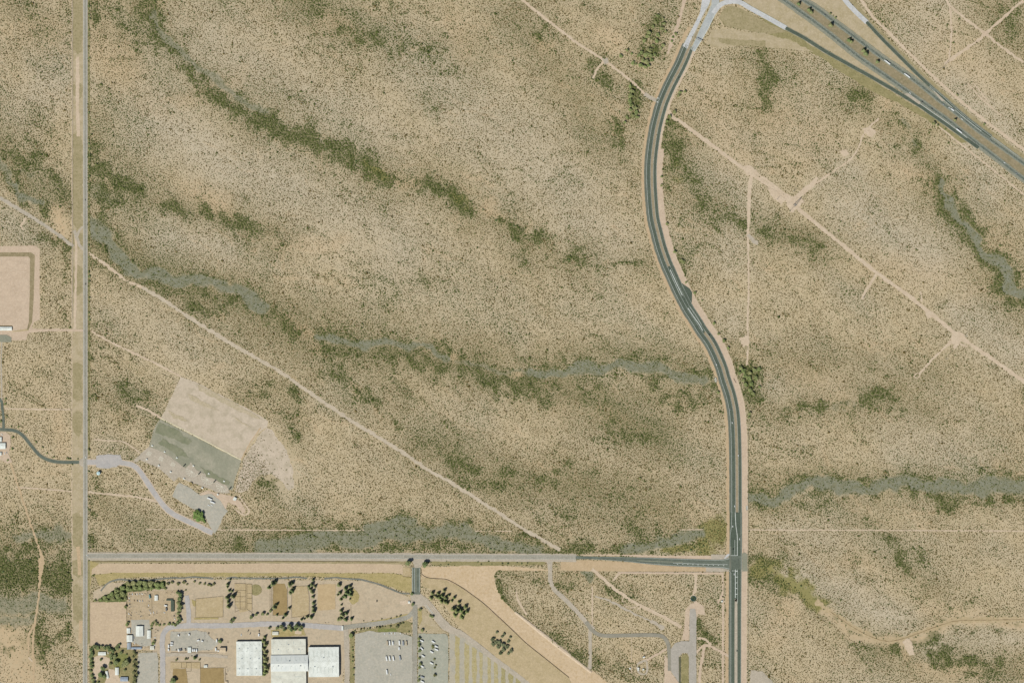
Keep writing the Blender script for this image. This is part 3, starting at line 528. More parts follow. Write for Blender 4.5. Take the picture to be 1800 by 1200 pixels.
def highway(name, C, a, b, mat, gv0, gv1):
    ribbon('gravel_shoulder', C, gv0, gv1, M_GRAV, 'gravel', .5)
    h = ribbon(name, C, a, b, mat, 'road')
    for oo in (a+.5, b-.5): ribbon('edge_line', C, oo-.11, oo+.11, M_PAINT, 'mark', parent=h, kind=None, exc=False)
    dashes('lane_dashes', C, (a+b)/2, .16, 3, 8, M_PAINT, h); return h
highway('highway_carriageway', HA, -2.4, 2.6, M_ASPH2, -4.4, 6.6)
highway('highway_carriageway', HB, -2.6, 2.4, M_ASPH2, -6.4, 4.2)
ribbon('gravel_shoulder', HR, -3.6, 3.6, M_GRAV, 'gravel', .4)
ribbon('highway_ramp', HR, -2.6, 2.6, M_ASPH, 'road')
ribbon('concrete_ramp', HC, -4.2, 4.2, M_CONC, 'road', .15)
ribbon('gravel_shoulder', HC2, -4.0, 3.2, M_GRAV, 'gravel', .4)
ribbon('highway_ramp', HC2, -2.5, 2.3, M_ASPH, 'road')
ribbon('lane_line', [(1634, 152.5), (1660, 177), (1690, 203), (1725, 231)], -.3, .3, M_PAINT, 'mark', exc=False)
ribbon('lane_line', [(1634, 150), (1660, 172), (1690, 199.5), (1730, 230.5), (1790, 275.5)], -.22, .22, M_PAINT, 'mark', exc=False)
ribbon('lane_line', [(1612, 179), (1640, 198.5), (1672, 221), (1700, 242.5)], -.4, .4, M_PAINT, 'mark', exc=False)
area('pale_gore_gravel', [(1589, 165), (1596, 164), (1618, 180), (1616, 184)], M_DIRTG, 'mark', .2)
area('pale_gore_gravel', [(1640, 160), (1646, 163), (1661, 178), (1655, 178)], M_DIRTG, 'mark', .2)

# dirt tracks through the scrub
T = lambda pts, w, m=M_DIRT, rag=.7: ribbon('dirt_track', pts, -w*.66, w*.66, m, 'track', rag*1.5)
T([(-60, 312), (0, 348), (50, 378), (92, 405), (129, 433)], 4.6, M_DIRTG)
T([(130, 405), (136, 420), (140, 432), (147, 439)], 4, M_DIRTG); T([(146, 398), (140, 405), (136, 415)], 3, M_DIRTG)
T([(45, 382), (42, 390), (37, 396), (41, 404)], 3)
T([(156, 444), (185, 465), (205, 480), (222, 493), (238, 500), (252, 506)], 3.4, M_DIRT, 1.4)
T([(250, 505), (268, 515), (300, 536), (365, 578), (400, 600), (490, 652), (535, 683), (600, 728), (640, 753), (700, 790), (760, 830), (800, 852), (870, 897), (930, 935), (985, 966)], 4.4, pm('worn_track_soil', A(205, 188, 164), A(194, 178, 154), .05, A(212, 194, 168), .3), 1.2)
T([(900, -14), (955, 30), (1000, 65), (1030, 86), (1060, 105), (1110, 143), (1133, 165)], 3.4)
T([(1062, 106), (1050, 122), (1042, 138)], 3)
area('grey_gravel_patch', [(1058, 103), (1068, 102), (1070, 110), (1062, 114)], M_DIRTG, 'gravel', .8)
T([(1133, 165), (1145, 173), (1154, 177)], 5, M_DIRTG, .6)
T([(1175, 195), (1183, 206), (1200, 217), (1235, 243), (1280, 277), (1322, 306), (1360, 332), (1400, 365), (1450, 405), (1500, 446), (1545, 482), (1600, 522), (1650, 562), (1685, 590), (1740, 628), (1800, 670), (1900, 736)], 4.9, M_DIRT, .9)
T([(1322, 300), (1350, 318), (1375, 338), (1398, 352)], 3.6)
area('pale_dirt_clearing', [(1306, 292), (1316, 290), (1330, 300), (1326, 310), (1314, 308)], M_DIRT, 'gravel', 1.4)
T([(1321, 308, .3), (1317, 340, .3), (1316, 380, .1), (1315, 420, -.2), (1316, 500, -.4), (1314, 560, -.3), (1315, 600, -.4), (1313, 642, -.4)], 4)
T([(1315, 412), (1324, 424), (1333, 428)], 5, M_DIRTG, 1); area('pale_dirt_clearing', [(1300, 595), (1313, 590), (1318, 602), (1306, 610)], M_DIRT, 'gravel', 1.6)
T([(1395, 352, .6), (1410, 338, .6), (1425, 326, .4), (1437, 312)], 4.4); T([(1402, 348), (1435, 322), (1460, 304), (1490, 284), (1508, 262), (1516, 240), (1528, 224), (1545, 208)], 2.2)
area('pale_dirt_clearing', [(1514, 226), (1530, 222), (1540, 232), (1534, 244), (1520, 236)], M_DIRT, 'gravel', 1.4); area('pale_dirt_clearing', [(1476, 266), (1488, 262), (1494, 272), (1484, 276)], M_DIRT, 'gravel', 1.2)
T([(1683, 594, .8), (1670, 602, .6), (1655, 616), (1640, 630), (1624, 648), (1616, 658)], 3); T([(1616, 656), (1610, 656), (1607, 661), (1611, 665), (1616, 662), (1617, 657)], 1.6); T([(1684, 592), (1684, 604), (1676, 612)], 4); T([(1686, 604), (1700, 609)], 2.5)
area('pale_dirt_clearing', [(1626, 548), (1640, 548), (1640, 558), (1630, 560)], M_DIRT, 'gravel', 1.2)
T([(1540, 482), (1530, 498), (1520, 514), (1516, 526)], 3.4); T([(1618, 512), (1620, 530)], 2)
T([(1810, -6), (1790, 8), (1765, 30), (1732, 60), (1700, 85), (1660, 112)], 3.6, M_DIRT, 1.2); T([(1655, -14), (1668, 8), (1690, 28), (1732, 60), (1768, 88), (1805, 114), (1860, 150)], 3, M_DIRT, 1.2); T([(1670, 10), (1672, 60), (1668, 110)], 2.4, M_DIRT, 1.2)
area('pale_dirt_clearing', [(1726, 56), (1736, 55), (1740, 64), (1730, 65)], M_DIRTP, 'gravel', .8); T([(1702, 148), (1730, 178), (1760, 204)], 1.6); T([(1712, 148), (1738, 180)], 1.4)
T([(1315, 930.6), (1450, 931), (1650, 932), (1900, 933)], 1.5, M_DIRT, .3); T([(255, 930), (330, 930.2)], 1.2, M_DIRT, .3); T([(378, 930.5), (460, 931), (570, 931.5), (640, 931.6)], 1.4, M_DIRT, .3); T([(1195, 930.5), (1236, 930)], 1.1, M_DIRT, .2); T([(835, 932.5), (900, 933)], 1.1, M_DIRT, .3)
T([(28, 856), (60, 858), (127, 863)], 1.8, M_DIRT, .4); T([(156, 864), (180, 867), (215, 870), (255, 876), (275, 882)], 2.6, M_DIRT, .9); T([(8, 718), (60, 719), (124, 719.5)], 1.8, M_DIRT, .4)
T([(160, 582), (185, 596), (215, 611), (260, 632), (300, 652), (318, 662)], 2.6, M_DIRT, .9); T([(62, 581), (95, 580), (147, 580.5)], 3.4, M_DIRTP, .5)
T([(14, 800), (21, 822), (38, 872), (60, 938), (70, 968), (72, 990), (69, 1020), (68, 1050), (62, 1090), (58, 1130), (59, 1170), (60, 1310)], 2.6, M_DIRTO, .8); T([(70, 966, -.5), (73, 985, .6), (71, 1010, 0), (69, 1030, -.5)], 5, M_DIRTO, .8)
T([(62, 1090), (56, 1106), (50, 1120), (50, 1150)], 3, M_DIRTO, 1); T([(50, 1155), (57, 1162)], 2)
T([(1040, 1000), (1055, 1012), (1075, 1030), (1112, 1056), (1150, 1076), (1175, 1088), (1198, 1102)], 4.2, M_DIRT, .8); T([(1078, 1020), (1088, 1008), (1100, 1006)], 2.6); T([(1085, 1006), (1160, 1006.5), (1270, 1007)], 2.6, M_DIRTP, .3); T([(1270.5, 1006), (1270.5, 1040), (1266, 1052), (1262, 1060)], 2.4, M_DIRTP, .5)
T([(1222, 1007, .8), (1223, 1018), (1222, 1035), (1218, 1048)], 3.6); T([(1270.5, 1045), (1271, 1075), (1270, 1310)], 2.6, M_DIRTP, .4); T([(1041, 1030), (1041, 1100)], 1.8, M_DIRT, .3); T([(1112, 1058), (1128, 1064), (1120, 1070)], 2)
T([(1224, 1146), (1240, 1133), (1262, 1142), (1290, 1158)], 3.4, M_DIRTP, .8); T([(1238, 1134), (1234, 1160), (1230, 1190), (1228, 1310)], 3.6, M_DIRTP, .6); T([(1225, 1121), (1238, 1122), (1250, 1133)], 3, M_DIRT, .8); T([(1145, 1090), (1168, 1102)], 2.4, M_DIRTG, 1)
T([(1172, 1140), (1150, 1152), (1135, 1160), (1120, 1166)], 3.2, M_DIRTP, .8); T([(1136, 1160), (1138, 1176), (1134, 1184), (1124, 1182), (1119, 1172), (1124, 1164), (1136, 1160)], 2.4, M_DIRTG, .6)
T([(1110, 1185), (1110, 1100)], .01 + .6, M_DIRT, .2)
T([(1046, 1048), (1068, 1054), (1092, 1066), (1118, 1080), (1145, 1092), (1166, 1106)], 2.6, M_DIRTG, 1.2); T([(1097, 1046), (1094, 1056), (1101, 1065), (1114, 1067), (1126, 1060)], 1.5, M_DIRT, .5); T([(908, 1038), (909, 1050), (915, 1062), (926, 1080)], 2.2, M_DIRT, .6)
SC = [(1434, 1056), (1460, 1075), (1500, 1102), (1530, 1118), (1560, 1126), (1590, 1121), (1620, 1110), (1660, 1096), (1690, 1090), (1800, 1088), (1900, 1086)]
ribbon('sandy_channel', SC, -4.2, 4.2, pm('channel_sand', A(205, 182, 146), A(192, 170, 132), .08, A(176, 156, 116), .25, grain=.3), 'soil', 3.2)
ribbon('incised_channel', SC[1:], -.45, .45, pm('brown_channel_bed', A(140, 120, 86), A(156, 134, 98), .1), 'track', .6, exc=False)  # thin darker brown line down the middle of the channel
area('pale_dirt_clearing', [(1586, 1126), (1598, 1122), (1604, 1136), (1608, 1150), (1598, 1152), (1590, 1140)], M_DIRT, 'gravel', 1.8); area('pale_dirt_clearing', [(1380, 346), (1398, 346), (1412, 352), (1406, 364), (1392, 374), (1384, 362)], M_DIRT, 'gravel', 2.0); area('pale_dirt_clearing', [(1348, 330), (1366, 334), (1380, 350), (1374, 360), (1358, 348)], M_DIRT, 'gravel', 2.0); area('pale_dirt_clearing', [(1674, 584), (1690, 584), (1698, 594), (1684, 606), (1670, 602)], M_DIRT, 'gravel', 1.8)
# ranch road in the south-east block
SE = [(966, 983, .5), (967, 1000), (967.5, 1020), (975, 1036), (990, 1050), (1012, 1072), (1034, 1097), (1044, 1106)]
ribbon('gravel_road', SE, -3.8, 3.8, M_DIRTG, 'gravel', .5)
ribbon('gravel_road', [(1037, 1104), (1037.5, 1140), (1037, 1176)], -2.9, 2.9, M_DIRTG, 'gravel', .4)
ribbon('asphalt_lane', [(1030, 1092), (1040, 1106), (1058, 1116), (1100, 1116), (1150, 1115.5), (1166, 1119), (1174, 1131), (1176.5, 1150), (1177, 1178)], -3.3, 3.3, pm('old_asphalt_lane', A(160, 153, 136), A(150, 144, 128), .05), 'road')
area('paved_apron', [(1212, 1080), (1213, 1069), (1222, 1069), (1224, 1080), (1224, 1310), (1211, 1310), (1211, 1152), (1208, 1147), (1200, 1147), (1193, 1154), (1193, 1198), (1180, 1180), (1179, 1140), (1186, 1130), (1198, 1126), (1212, 1126)], pm('apron_chip_seal', A(184, 175, 162), A(174, 166, 152), .05, A(192, 182, 168), .2), 'road', .25)
area('grass_strip', [(1197.5, 1156), (1200, 1149), (1208, 1149), (1210.5, 1155), (1210.5, 1310), (1197.5, 1310)], M_GRASSO, 'gravel', .3)
area('dark_ditch', [(1193.3, 1154), (1196.8, 1154), (1196.8, 1310), (1193.3, 1310)], pm('fence_shadow_tone', A(96, 96, 74), A(108, 106, 84), .1), 'gravel', .2)  # dark strip paints a fence's shadow on the ground
area('bare_dirt', [(1168, 1150), (1176, 1160), (1180, 1182), (1193, 1200), (1193, 1310), (1168, 1310)], M_DIRTP, 'track', .7)
area('bare_dirt', [(1205, 1070), (1212, 1062), (1224, 1056), (1236, 1064), (1240, 1080), (1226, 1078), (1224, 1100), (1225, 1120), (1222, 1070), (1212, 1069), (1211, 1125), (1198, 1124), (1203, 1100)], M_DIRTP, 'track', .8)
area('bare_dirt', [(1319, 1176), (1340, 1180), (1358, 1198), (1366, 1310), (1318, 1310)], M_DIRTG, 'track', 1)
# west asphalt lanes
WA = [(-60, 752), (0, 754.5), (25, 756.5), (40, 765), (55, 783), (70, 800), (88, 809), (110, 812), (141, 812)]
ribbon('gravel_shoulder', WA, -4, 4, M_VERGEL, 'track', .7)
ribbon('asphalt_lane', WA, -2.8, 2.8, M_ASPH2, 'road'); ribbon('asphalt_lane', [(-30, 680), (0, 702), (4, 718), (6, 735), (6, 753)], -2.2, 2.2, M_ASPH2, 'road'); ribbon('asphalt_lane', [(3, 600), (2, 640), (3, 690), (4, 715)], -1.2, 1.2, M_DIRTG, 'track', .4)
area('concrete_apron', [(139, 809), (147, 803), (147, 822), (139, 816)], M_DIRTG, 'road', .2)
area('dirt_lot', [(-60, 758), (10, 759), (18, 766), (19, 780), (15, 798), (22, 812), (14, 815), (0, 808), (-60, 806)], M_DIRTP, 'track', .6)
area('gravel_lot', [(-30, 588), (12, 588), (20, 593), (20, 601), (-30, 602)], M_GRAV, 'gravel', .4)
# range driveway and car park
RD = [(153, 812), (166, 812), (180, 812), (200, 812), (222, 814), (238, 820), (250, 834), (262, 852), (276, 873), (292, 893), (310, 906), (340, 920), (362, 931), (374, 936)]
ribbon('gravel_verge', RD, -6, 6, M_DIRT, 'track', .7)
ribbon('gravel_driveway', RD, -4.3, 4.3, pm('lilac_grey_gravel', A(184, 178, 172), A(194, 186, 178), .05), 'gravel', .4)
area('gravel_apron', [(169, 801), (190, 798), (212, 799), (216, 810), (205, 821), (176, 823), (169, 820)], pm('lilac_grey_gravel', None), 'gravel', .8)
area('gravel_car_park', [(315, 848), (335, 857), (352, 870), (372, 868), (388, 880), (395, 893), (400, 898), (392, 908), (384, 928), (377, 938), (371, 928), (356, 900), (337, 893), (303, 872), (309, 856)], M_LOT, 'gravel', .5)
area('dirt_clearing', [(350, 868), (364, 862), (392, 868), (410, 872), (424, 882), (432, 896), (428, 902), (414, 888), (400, 882), (396, 898), (380, 890), (356, 884)], M_DIRTP, 'track', .8)
# shooting range
area('bare_range_field', [(318, 662), (345, 672), (400, 700), (440, 720), (472, 740), (470, 750), (452, 762), (424, 808), (283, 735), (300, 700)], M_RANGEL, 'soil', .6)
area('range_turf', [(281, 736), (424, 809), (412, 846), (408, 862), (330, 826), (262, 787), (270, 755)], M_RANGE, 'soil', .6)
area('range_firing_pads', [(262, 784), (290, 796), (326, 822), (336, 812), (346, 826), (372, 838), (398, 850), (404, 866), (384, 866), (350, 852), (330, 846), (314, 838), (306, 846), (280, 822), (246, 808), (240, 812), (234, 810), (248, 796)], M_DIRTG, 'track', .6)
area('range_dirt_loop', [(470, 750), (480, 758), (492, 775), (508, 800), (516, 830), (515, 856), (508, 862), (496, 846), (478, 834), (458, 834), (444, 846), (436, 862), (424, 866), (414, 864), (418, 846), (426, 812), (440, 785), (455, 765)], M_RANGEL, 'soil', 1.6, exc=False)
for q in ([(345, 674), (395, 699), (440, 723), (462, 738), (440, 732), (392, 708), (350, 686)], [(330, 690), (370, 712), (386, 722), (360, 716), (335, 702)], [(412, 733), (432, 744), (440, 750), (424, 745)], [(296, 722), (322, 732), (330, 740), (304, 736)]): area('grey_soil_streak', q, M_STREAK, 'track', 1.2)
for q in ([(280, 742), (310, 756), (336, 774), (330, 782), (300, 768), (272, 760)], [(286, 770), (320, 790), (334, 806), (312, 800), (280, 780)], [(350, 818), (384, 836), (404, 848), (398, 852), (364, 836)]): area('dark_turf_streak', q, M_TURFD, 'track', 1.6)
ribbon('chalk_line', [(283, 735), (350, 769), (424, 808)], -.8, .8, pm('chalk_soil', A(242, 230, 196), A(232, 218, 182), .2), 'gravel', .2)
ribbon('dirt_track', [(424, 808), (436, 785), (448, 766), (458, 752)], -1.2, 1.2, M_DIRTO, 'track', .6)
ribbon('dirt_track', [(240, 712), (262, 722), (283, 735)], -2.2, 2.2, M_DIRT, 'track', .8)
ribbon('dirt_track', [(165, 772), (190, 774), (215, 776), (234, 786), (246, 796)], -1.2, 1.2, M_DIRT, 'track', .6)
T([(420, 870), (432, 888), (438, 898), (430, 905), (414, 896)], 2, M_DIRT, .6)
# west pad
area('dirt_track', [(-60, 432), (64, 432), (70, 438), (70, 562), (60, 566), (56, 576), (70, 578), (70, 583), (50, 585), (46, 598), (-60, 600), (-60, 440)], M_DIRTP, 'soil', .5)
area('low_dirt_windrow', [(-60, 466), (39, 466), (40, 472), (-60, 472)], M_GRASSO, 'gravel', .5)

# fairground surfaces
area('long_paddock', [(160, 990), (700, 989), (708, 993), (708, 1009), (690, 1006), (400, 1005.5), (200, 1006), (160, 1010)], M_FIELD, 'soil', .4)
area('dry_grass_bank', [(160, 983), (720, 984), (710, 991), (400, 988), (160, 989)], M_VERGE, 'soil', .4)
area('dry_grass_bank', [(158, 985), (175, 990), (162, 1000), (158, 1040)], M_GRASSY, 'soil', .6)
area('dry_grass_bank', [(166, 1010), (200, 1006), (400, 1006), (690, 1007), (724, 1013), (724, 1042), (700, 1036), (665, 1023), (635, 1016), (540, 1012), (400, 1013), (300, 1013), (210, 1015), (175, 1030)], M_GRASSY, 'soil', .7)
area('brown_square', [(708.5, 996), (722, 998), (722, 1013), (708.5, 1012)], M_ARENA2, 'track', .2)
area('bare_yard', [(163, 1040), (190, 1024), (250, 1022), (320, 1017), (420, 1018), (640, 1020), (665, 1028), (718, 1048), (724, 1060), (724, 1080), (690, 1090), (620, 1100), (600, 1200), (600, 1310), (290, 1310), (290, 1148), (268, 1146), (268, 1035), (222, 1038), (205, 1050), (165, 1058)], M_YARD, 'soil', .5)
area('grove_understory', [(166, 1057), (185, 1045), (205, 1033), (222, 1022), (240, 1020), (290, 1022), (294, 1034), (268, 1036), (230, 1040), (222, 1056), (200, 1057)], pm('green_understory', A(98, 106, 62), A(112, 118, 72), .08, A(128, 126, 82), .3, grain=.3), 'track', 1.2)
area('ploughed_field', [(158.5, 1058), (222, 1057), (223, 1110), (222.5, 1138), (200, 1137), (170, 1134), (158.5, 1138)], M_FIELD, 'track', .3)
area('storage_yard', [(224, 1040), (318, 1036), (318, 1100), (268, 1100), (268, 1142), (224, 1142)], pm('yard_grit', A(202, 180, 148), A(190, 168, 134), .06, A(182, 164, 134), .2, grain=.25), 'track', .3)
area('gravel_yard', [(230, 1088), (262, 1088), (265, 1100), (266, 1134), (250, 1136), (232, 1128)], M_LOT, 'gravel', 1.0)
area('homestead_yard', [(157, 1134), (222, 1138), (232, 1142), (242, 1150), (240, 1310), (157, 1310)], M_GRASSO, 'track', .4)
area('bare_yard', [(166, 1155), (180, 1150), (196, 1156), (190, 1172), (176, 1182), (168, 1198), (164, 1180)], M_DIRT, 'gravel', 1.4)
area('bare_yard', [(190, 1172), (200, 1176), (210, 1190), (228, 1198), (228, 1230), (180, 1230), (186, 1192)], M_DIRT, 'gravel', 1.4)
area('green_lawn', [(204, 1146), (226, 1150), (222, 1168), (206, 1178), (198, 1166)], M_GRASSG, 'gravel', 1.2)
area('gravel_lot', [(243, 1147), (276, 1146), (278, 1160), (280, 1310), (238, 1310), (241, 1180)], M_LOT, 'gravel', .4)
ribbon('gravel_driveway', [(286, 1310), (286, 1160), (285, 1130), (288, 1112), (300, 1102), (330, 1099), (370, 1099), (420, 1098), (470, 1096), (520, 1097), (570, 1101), (610, 1104)], -4.6, 4.6, pm('lilac_grey_gravel', None), 'gravel', .6)
ribbon('gravel_driveway', [(331, 1100), (332, 1080), (330, 1060), (328, 1046)], -4, 4, pm('lilac_grey_gravel', None), 'gravel', .8)
ribbon('gravel_driveway', [(292, 1150), (330, 1150), (370, 1151), (400, 1154)], -2.8, 2.8, M_DIRTG, 'gravel', .8)
area('gravel_yard', [(300, 1110), (345, 1108), (362, 1110), (372, 1122), (384, 1130), (372, 1142), (300, 1144)], M_LOT, 'gravel', .8)
ribbon('gravel_driveway', [(608, 1102), (609, 1125), (610, 1160), (610, 1200), (606, 1310)], -4.5, 4.5, M_DIRTG, 'gravel', .5)
ribbon('gravel_driveway', [(604, 1102), (630, 1099), (665, 1095), (695, 1090), (718, 1083), (728, 1072)], -4, 4, M_ROAD, 'gravel', .4)
ribbon('paved_road', [(729.5, 1062), (729.5, 1100), (729.3, 1150), (729.3, 1310)], -4.2, 4.2, M_ROAD, 'road', .2)
ribbon('asphalt_road', [(731.5, 996.5), (731.5, 1020), (731.5, 1044)], -7.3, 7.3, M_ASPH2, 'road')
for x_, m_ in ((725.2, M_PAINT), (728.6, M_PAINT), (731.2, M_PAINTY), (737.3, M_PAINT)): ribbon('lane_line', [(x_, 998), (x_, 1040)], -.25, .25, m_, 'mark', exc=False)
area('concrete_apron', [(720, 981.5), (752, 981.5), (746, 986), (739.5, 997), (729, 997.5), (725, 986)], M_DIRTG, 'road', .2)
area('concrete_apron', [(721, 1044), (739, 1042), (752, 1052), (768, 1070), (780, 1086), (794, 1100), (812, 1108), (806, 1116), (790, 1112), (776, 1104), (766, 1092), (758, 1080), (750, 1070), (744, 1064), (734, 1068), (725, 1066), (722, 1054)], M_DIRTG, 'gravel', .5)
area('white_pad', [(703, 1055), (716, 1054), (722, 1058), (716, 1062), (704, 1062)], M_DIRT, 'gravel', .8)
ribbon('lane_stripes', [(752, 1060), (764, 1076)], 3.2, 3.8, M_PAINT, 'mark', exc=False); ribbon('lane_stripes', [(752, 1060), (764, 1076)], .2, .8, M_DIRT, 'mark', exc=False); ribbon('lane_stripes', [(752, 1060), (766, 1079)], -3, -2.4, M_DIRT, 'mark', exc=False)
area('grass_verge', [(615, 1110), (622.5, 1112), (623, 1200), (622, 1310), (615, 1310)], M_GRASSO, 'track', .5)
area('grass_verge', [(625, 1109), (665, 1103), (700, 1094), (712, 1090), (722, 1094), (724, 1112), (664, 1110), (640, 1111)], M_GRASSO, 'track', .6)
area('green_lawn', [(664, 1104.5), (676, 1103.5), (696, 1104), (698, 1109.5), (664, 1110)], M_GRASSG, 'gravel', .4)
area('grass_verge', [(616, 1098), (660, 1090), (690, 1085), (716, 1078), (718, 1080), (690, 1088), (640, 1096)], M_GRASSY, 'track', .4)
area('gravel_car_park', [(624, 1114), (650, 1108), (664, 1110.5), (700, 1110), (725, 1118), (725, 1310), (624, 1310)], M_LOT, 'gravel', .4)
area('grassy_island', [(734.5, 1066), (744, 1066), (756, 1082), (764, 1092), (774, 1104), (786, 1112), (736, 1112)], M_VERGEL, 'track', .6)
area('grass_verge', [(734.5, 1068), (741, 1070), (742, 1090), (736, 1100)], M_GRASSY, 'gravel', .6)
area('gravel_car_park', [(735, 1113), (784, 1113), (788, 1120), (788, 1310), (735, 1310)], pm('greenish_gravel', A(178, 176, 158), A(168, 168, 150), .04, A(186, 180, 160), .15), 'gravel', .4)
area('smooth_canal_bank', [(741, 996), (760, 996), (800, 994), (870, 993), (964, 1000), (964, 1003), (874, 1002), (868, 1010), (872, 1030), (882, 1052), (906, 1076), (950, 1110), (980, 1136), (1020, 1166), (1044, 1180), (1070, 1200), (1120, 1310), (1010, 1310), (960, 1200), (930, 1180), (880, 1140), (850, 1115), (810, 1090), (785, 1050), (770, 1030), (741, 1030)], M_CANAL, 'soil', .5)
area('rough_grass', [(742, 1014), (785, 1019), (810, 1031), (850, 1061), (900, 1107), (950, 1150), (1000, 1190), (1010, 1230), (960, 1230), (900, 1180), (850, 1136), (815, 1110), (800, 1092), (780, 1060), (756, 1034), (741, 1030)], M_VERGED, 'track', 1.0)
area('weedy_verge', [(752, 983), (830, 983), (900, 983), (958, 985), (958, 992), (900, 993), (840, 994), (760, 993)], M_GRASSO, 'soil', .8)
SEP = [(800, 1108), (812, 1113), (840, 1134), (870, 1158), (900, 1180), (930, 1203), (980, 1240)]
area('overflow_car_park', [(790, 1111), (808, 1111), (840, 1136), (880, 1168), (930, 1206), (960, 1230), (960, 1310), (790, 1310)], pm('overflow_gravel', A(192, 180, 156), A(182, 174, 156), .04), 'track', .4)
M_STRIPE = pm('worn_grass_strip', A(186, 170, 122), A(192, 178, 140), .08, A(172, 158, 106), .3, grain=.25); M_STRIPE2 = pm('worn_olive_strip', A(170, 158, 108), A(182, 168, 128), .08, A(156, 146, 94), .3, grain=.25)
for k, (a, b, y) in enumerate([(800, 807.5, 1115), (816.5, 824.5, 1128), (830, 837.5, 1136), (842.5, 848.5, 1144), (856.5, 862.5, 1153), (868.5, 875, 1162), (881, 888, 1170), (893.5, 902, 1178), (906, 914, 1186), (919, 927, 1196)]):
    area('grass_parking_strip', [(a, y), (b, y+(b-a)*.75), (b+.3, 1310), (a+.3, 1310)], M_STRIPE if k < 6 else M_STRIPE2, 'gravel', .9)
ribbon('gravel_road', SEP, -4.2, 4.2, M_DIRTG, 'gravel', .5)
ribbon('drainage_ditch', [(177, 1038), (190, 1024), (210, 1018), (245, 1020), (300, 1015.5), (320, 1015.5), (345, 1013.5), (375, 1016.5)], -1.3, 1.3, M_DITCH, 'gravel', .4)
ribbon('drainage_ditch', [(398, 1016), (410, 1014.5), (440, 1016), (470, 1016.2), (500, 1015.6), (520, 1013.8), (540, 1016.2)], -1.2, 1.2, M_DITCH, 'gravel', .4)
ribbon('drainage_ditch', [(570, 1016.5), (590, 1014.5), (602, 1016), (620, 1017), (635, 1018.5), (665, 1026), (690, 1036), (706, 1042), (720, 1043)], -1.3, 1.3, M_DITCH, 'gravel', .4)
# riding arenas and corrals
area('brown_arena', [(480, 1024), (500, 1025), (504.5, 1036), (504.5, 1080), (480, 1080)], M_ARENA, 'track', .4)
area('tan_arena', [(513, 1030), (540, 1030), (543, 1048), (543, 1080), (530, 1085), (513, 1084)], M_ARENA2, 'track', .4)
area('tan_arena', [(558, 1026), (590, 1026), (590, 1070), (558, 1072)], pm('pale_arena', A(204, 178, 138), A(196, 170, 130), .06), 'track', .6)
area('corral_ground', [(344, 1052), (392, 1048), (392, 1084), (344, 1085)], M_ARENA2, 'track', .4)
area('olive_round_pen', [(450+10.5*math.cos(t*.42), 1036+10*math.sin(t*.42)) for t in range(15)], M_GRASSO, 'track', .3)
area('corral_ground', [(412, 1024), (442, 1026), (443, 1070), (422, 1076), (413, 1060)], M_ARENA2, 'track', .6)
area('brown_arena', [(352.5, 1173.5), (393, 1173.5), (394, 1190), (392, 1230), (352, 1230)], M_ARENA, 'track', .4)
area('brown_arena', [(304, 1175), (326, 1174), (330, 1190), (331, 1230), (302, 1230)], M_ARENA, 'track', .8)
area('corral_ground', [(300, 1162), (352, 1163), (352, 1174), (326, 1173), (304, 1175), (300, 1178)], M_ARENA2, 'track', .5)
area('grass_verge', [(337, 1053), (345, 1056), (343, 1066), (340, 1064)], M_GRASSY, 'gravel', .5)
area('grass_verge', [(617, 1030), (626, 1036), (632, 1046), (630, 1056), (620, 1062), (615, 1055)], M_GRASSY, 'track', .8)
area('grass_verge', [(476, 1106), (534, 1104), (538, 1116), (478, 1119)], M_GRASSY, 'track', .6)
area('grass_verge', [(341, 1085), (384, 1084), (384, 1088), (342, 1088)], M_GRASSY, 'track', .4)
area('concrete_pad', [(518.5, 1107), (530, 1107.5), (530, 1114), (518.5, 1113.5)], M_DIRT, 'gravel', .1)

# ------------------------------------------------------------------ materials of things
M_WHITE = pm('white_metal_roof', A(240, 241, 231), A(226, 227, 216), .06, A(216, 216, 204), .09, rough=.6, grain=.05)
M_CREAMR = pm('cream_metal_roof', A(232, 229, 212), A(220, 217, 200), .06, A(208, 204, 188), .09, rough=.6, grain=.05)
M_WALL = pm('pale_metal_wall', A(206, 202, 190), A(196, 192, 178), .2, grain=.08)
M_TANR = pm('tan_roof', A(222, 200, 168), A(214, 192, 160), .2, grain=.08)
M_GREYR = pm('grey_metal_roof', A(172, 178, 182), A(160, 168, 174), .2, rough=.55, grain=.1)
M_BLUER = pm('blue_grey_roof', A(166, 176, 186), A(152, 164, 178), .2, rough=.55, grain=.1)
M_DARKR = pm('dark_green_roof', A(84, 94, 80), A(98, 106, 92), .2, grain=.15)
M_DOOR = pm('dark_door', A(92, 88, 78), grain=.1)
M_GLASS = pm('dark_glass', A(38, 44, 48), rough=.15, spec=.5, grain=0)
M_TYRE = pm('tyre_rubber', A(40, 40, 40), grain=.1)
M_STEEL = pm('galvanised_steel', A(150, 152, 150), A(130, 134, 132), .5, rough=.5, metal=.3)
M_WOOD = pm('weathered_wood', A(120, 104, 78), A(104, 90, 66), .6)
M_BARK = pm('tree_bark', A(96, 80, 60), A(80, 68, 52), 1.5)
M_CONCW = pm('cast_concrete', A(210, 204, 190), A(196, 190, 174), .4)
M_TEAL = pm('teal_tank_paint', A(186, 214, 214), A(206, 226, 224), .4, rough=.5, grain=.06)
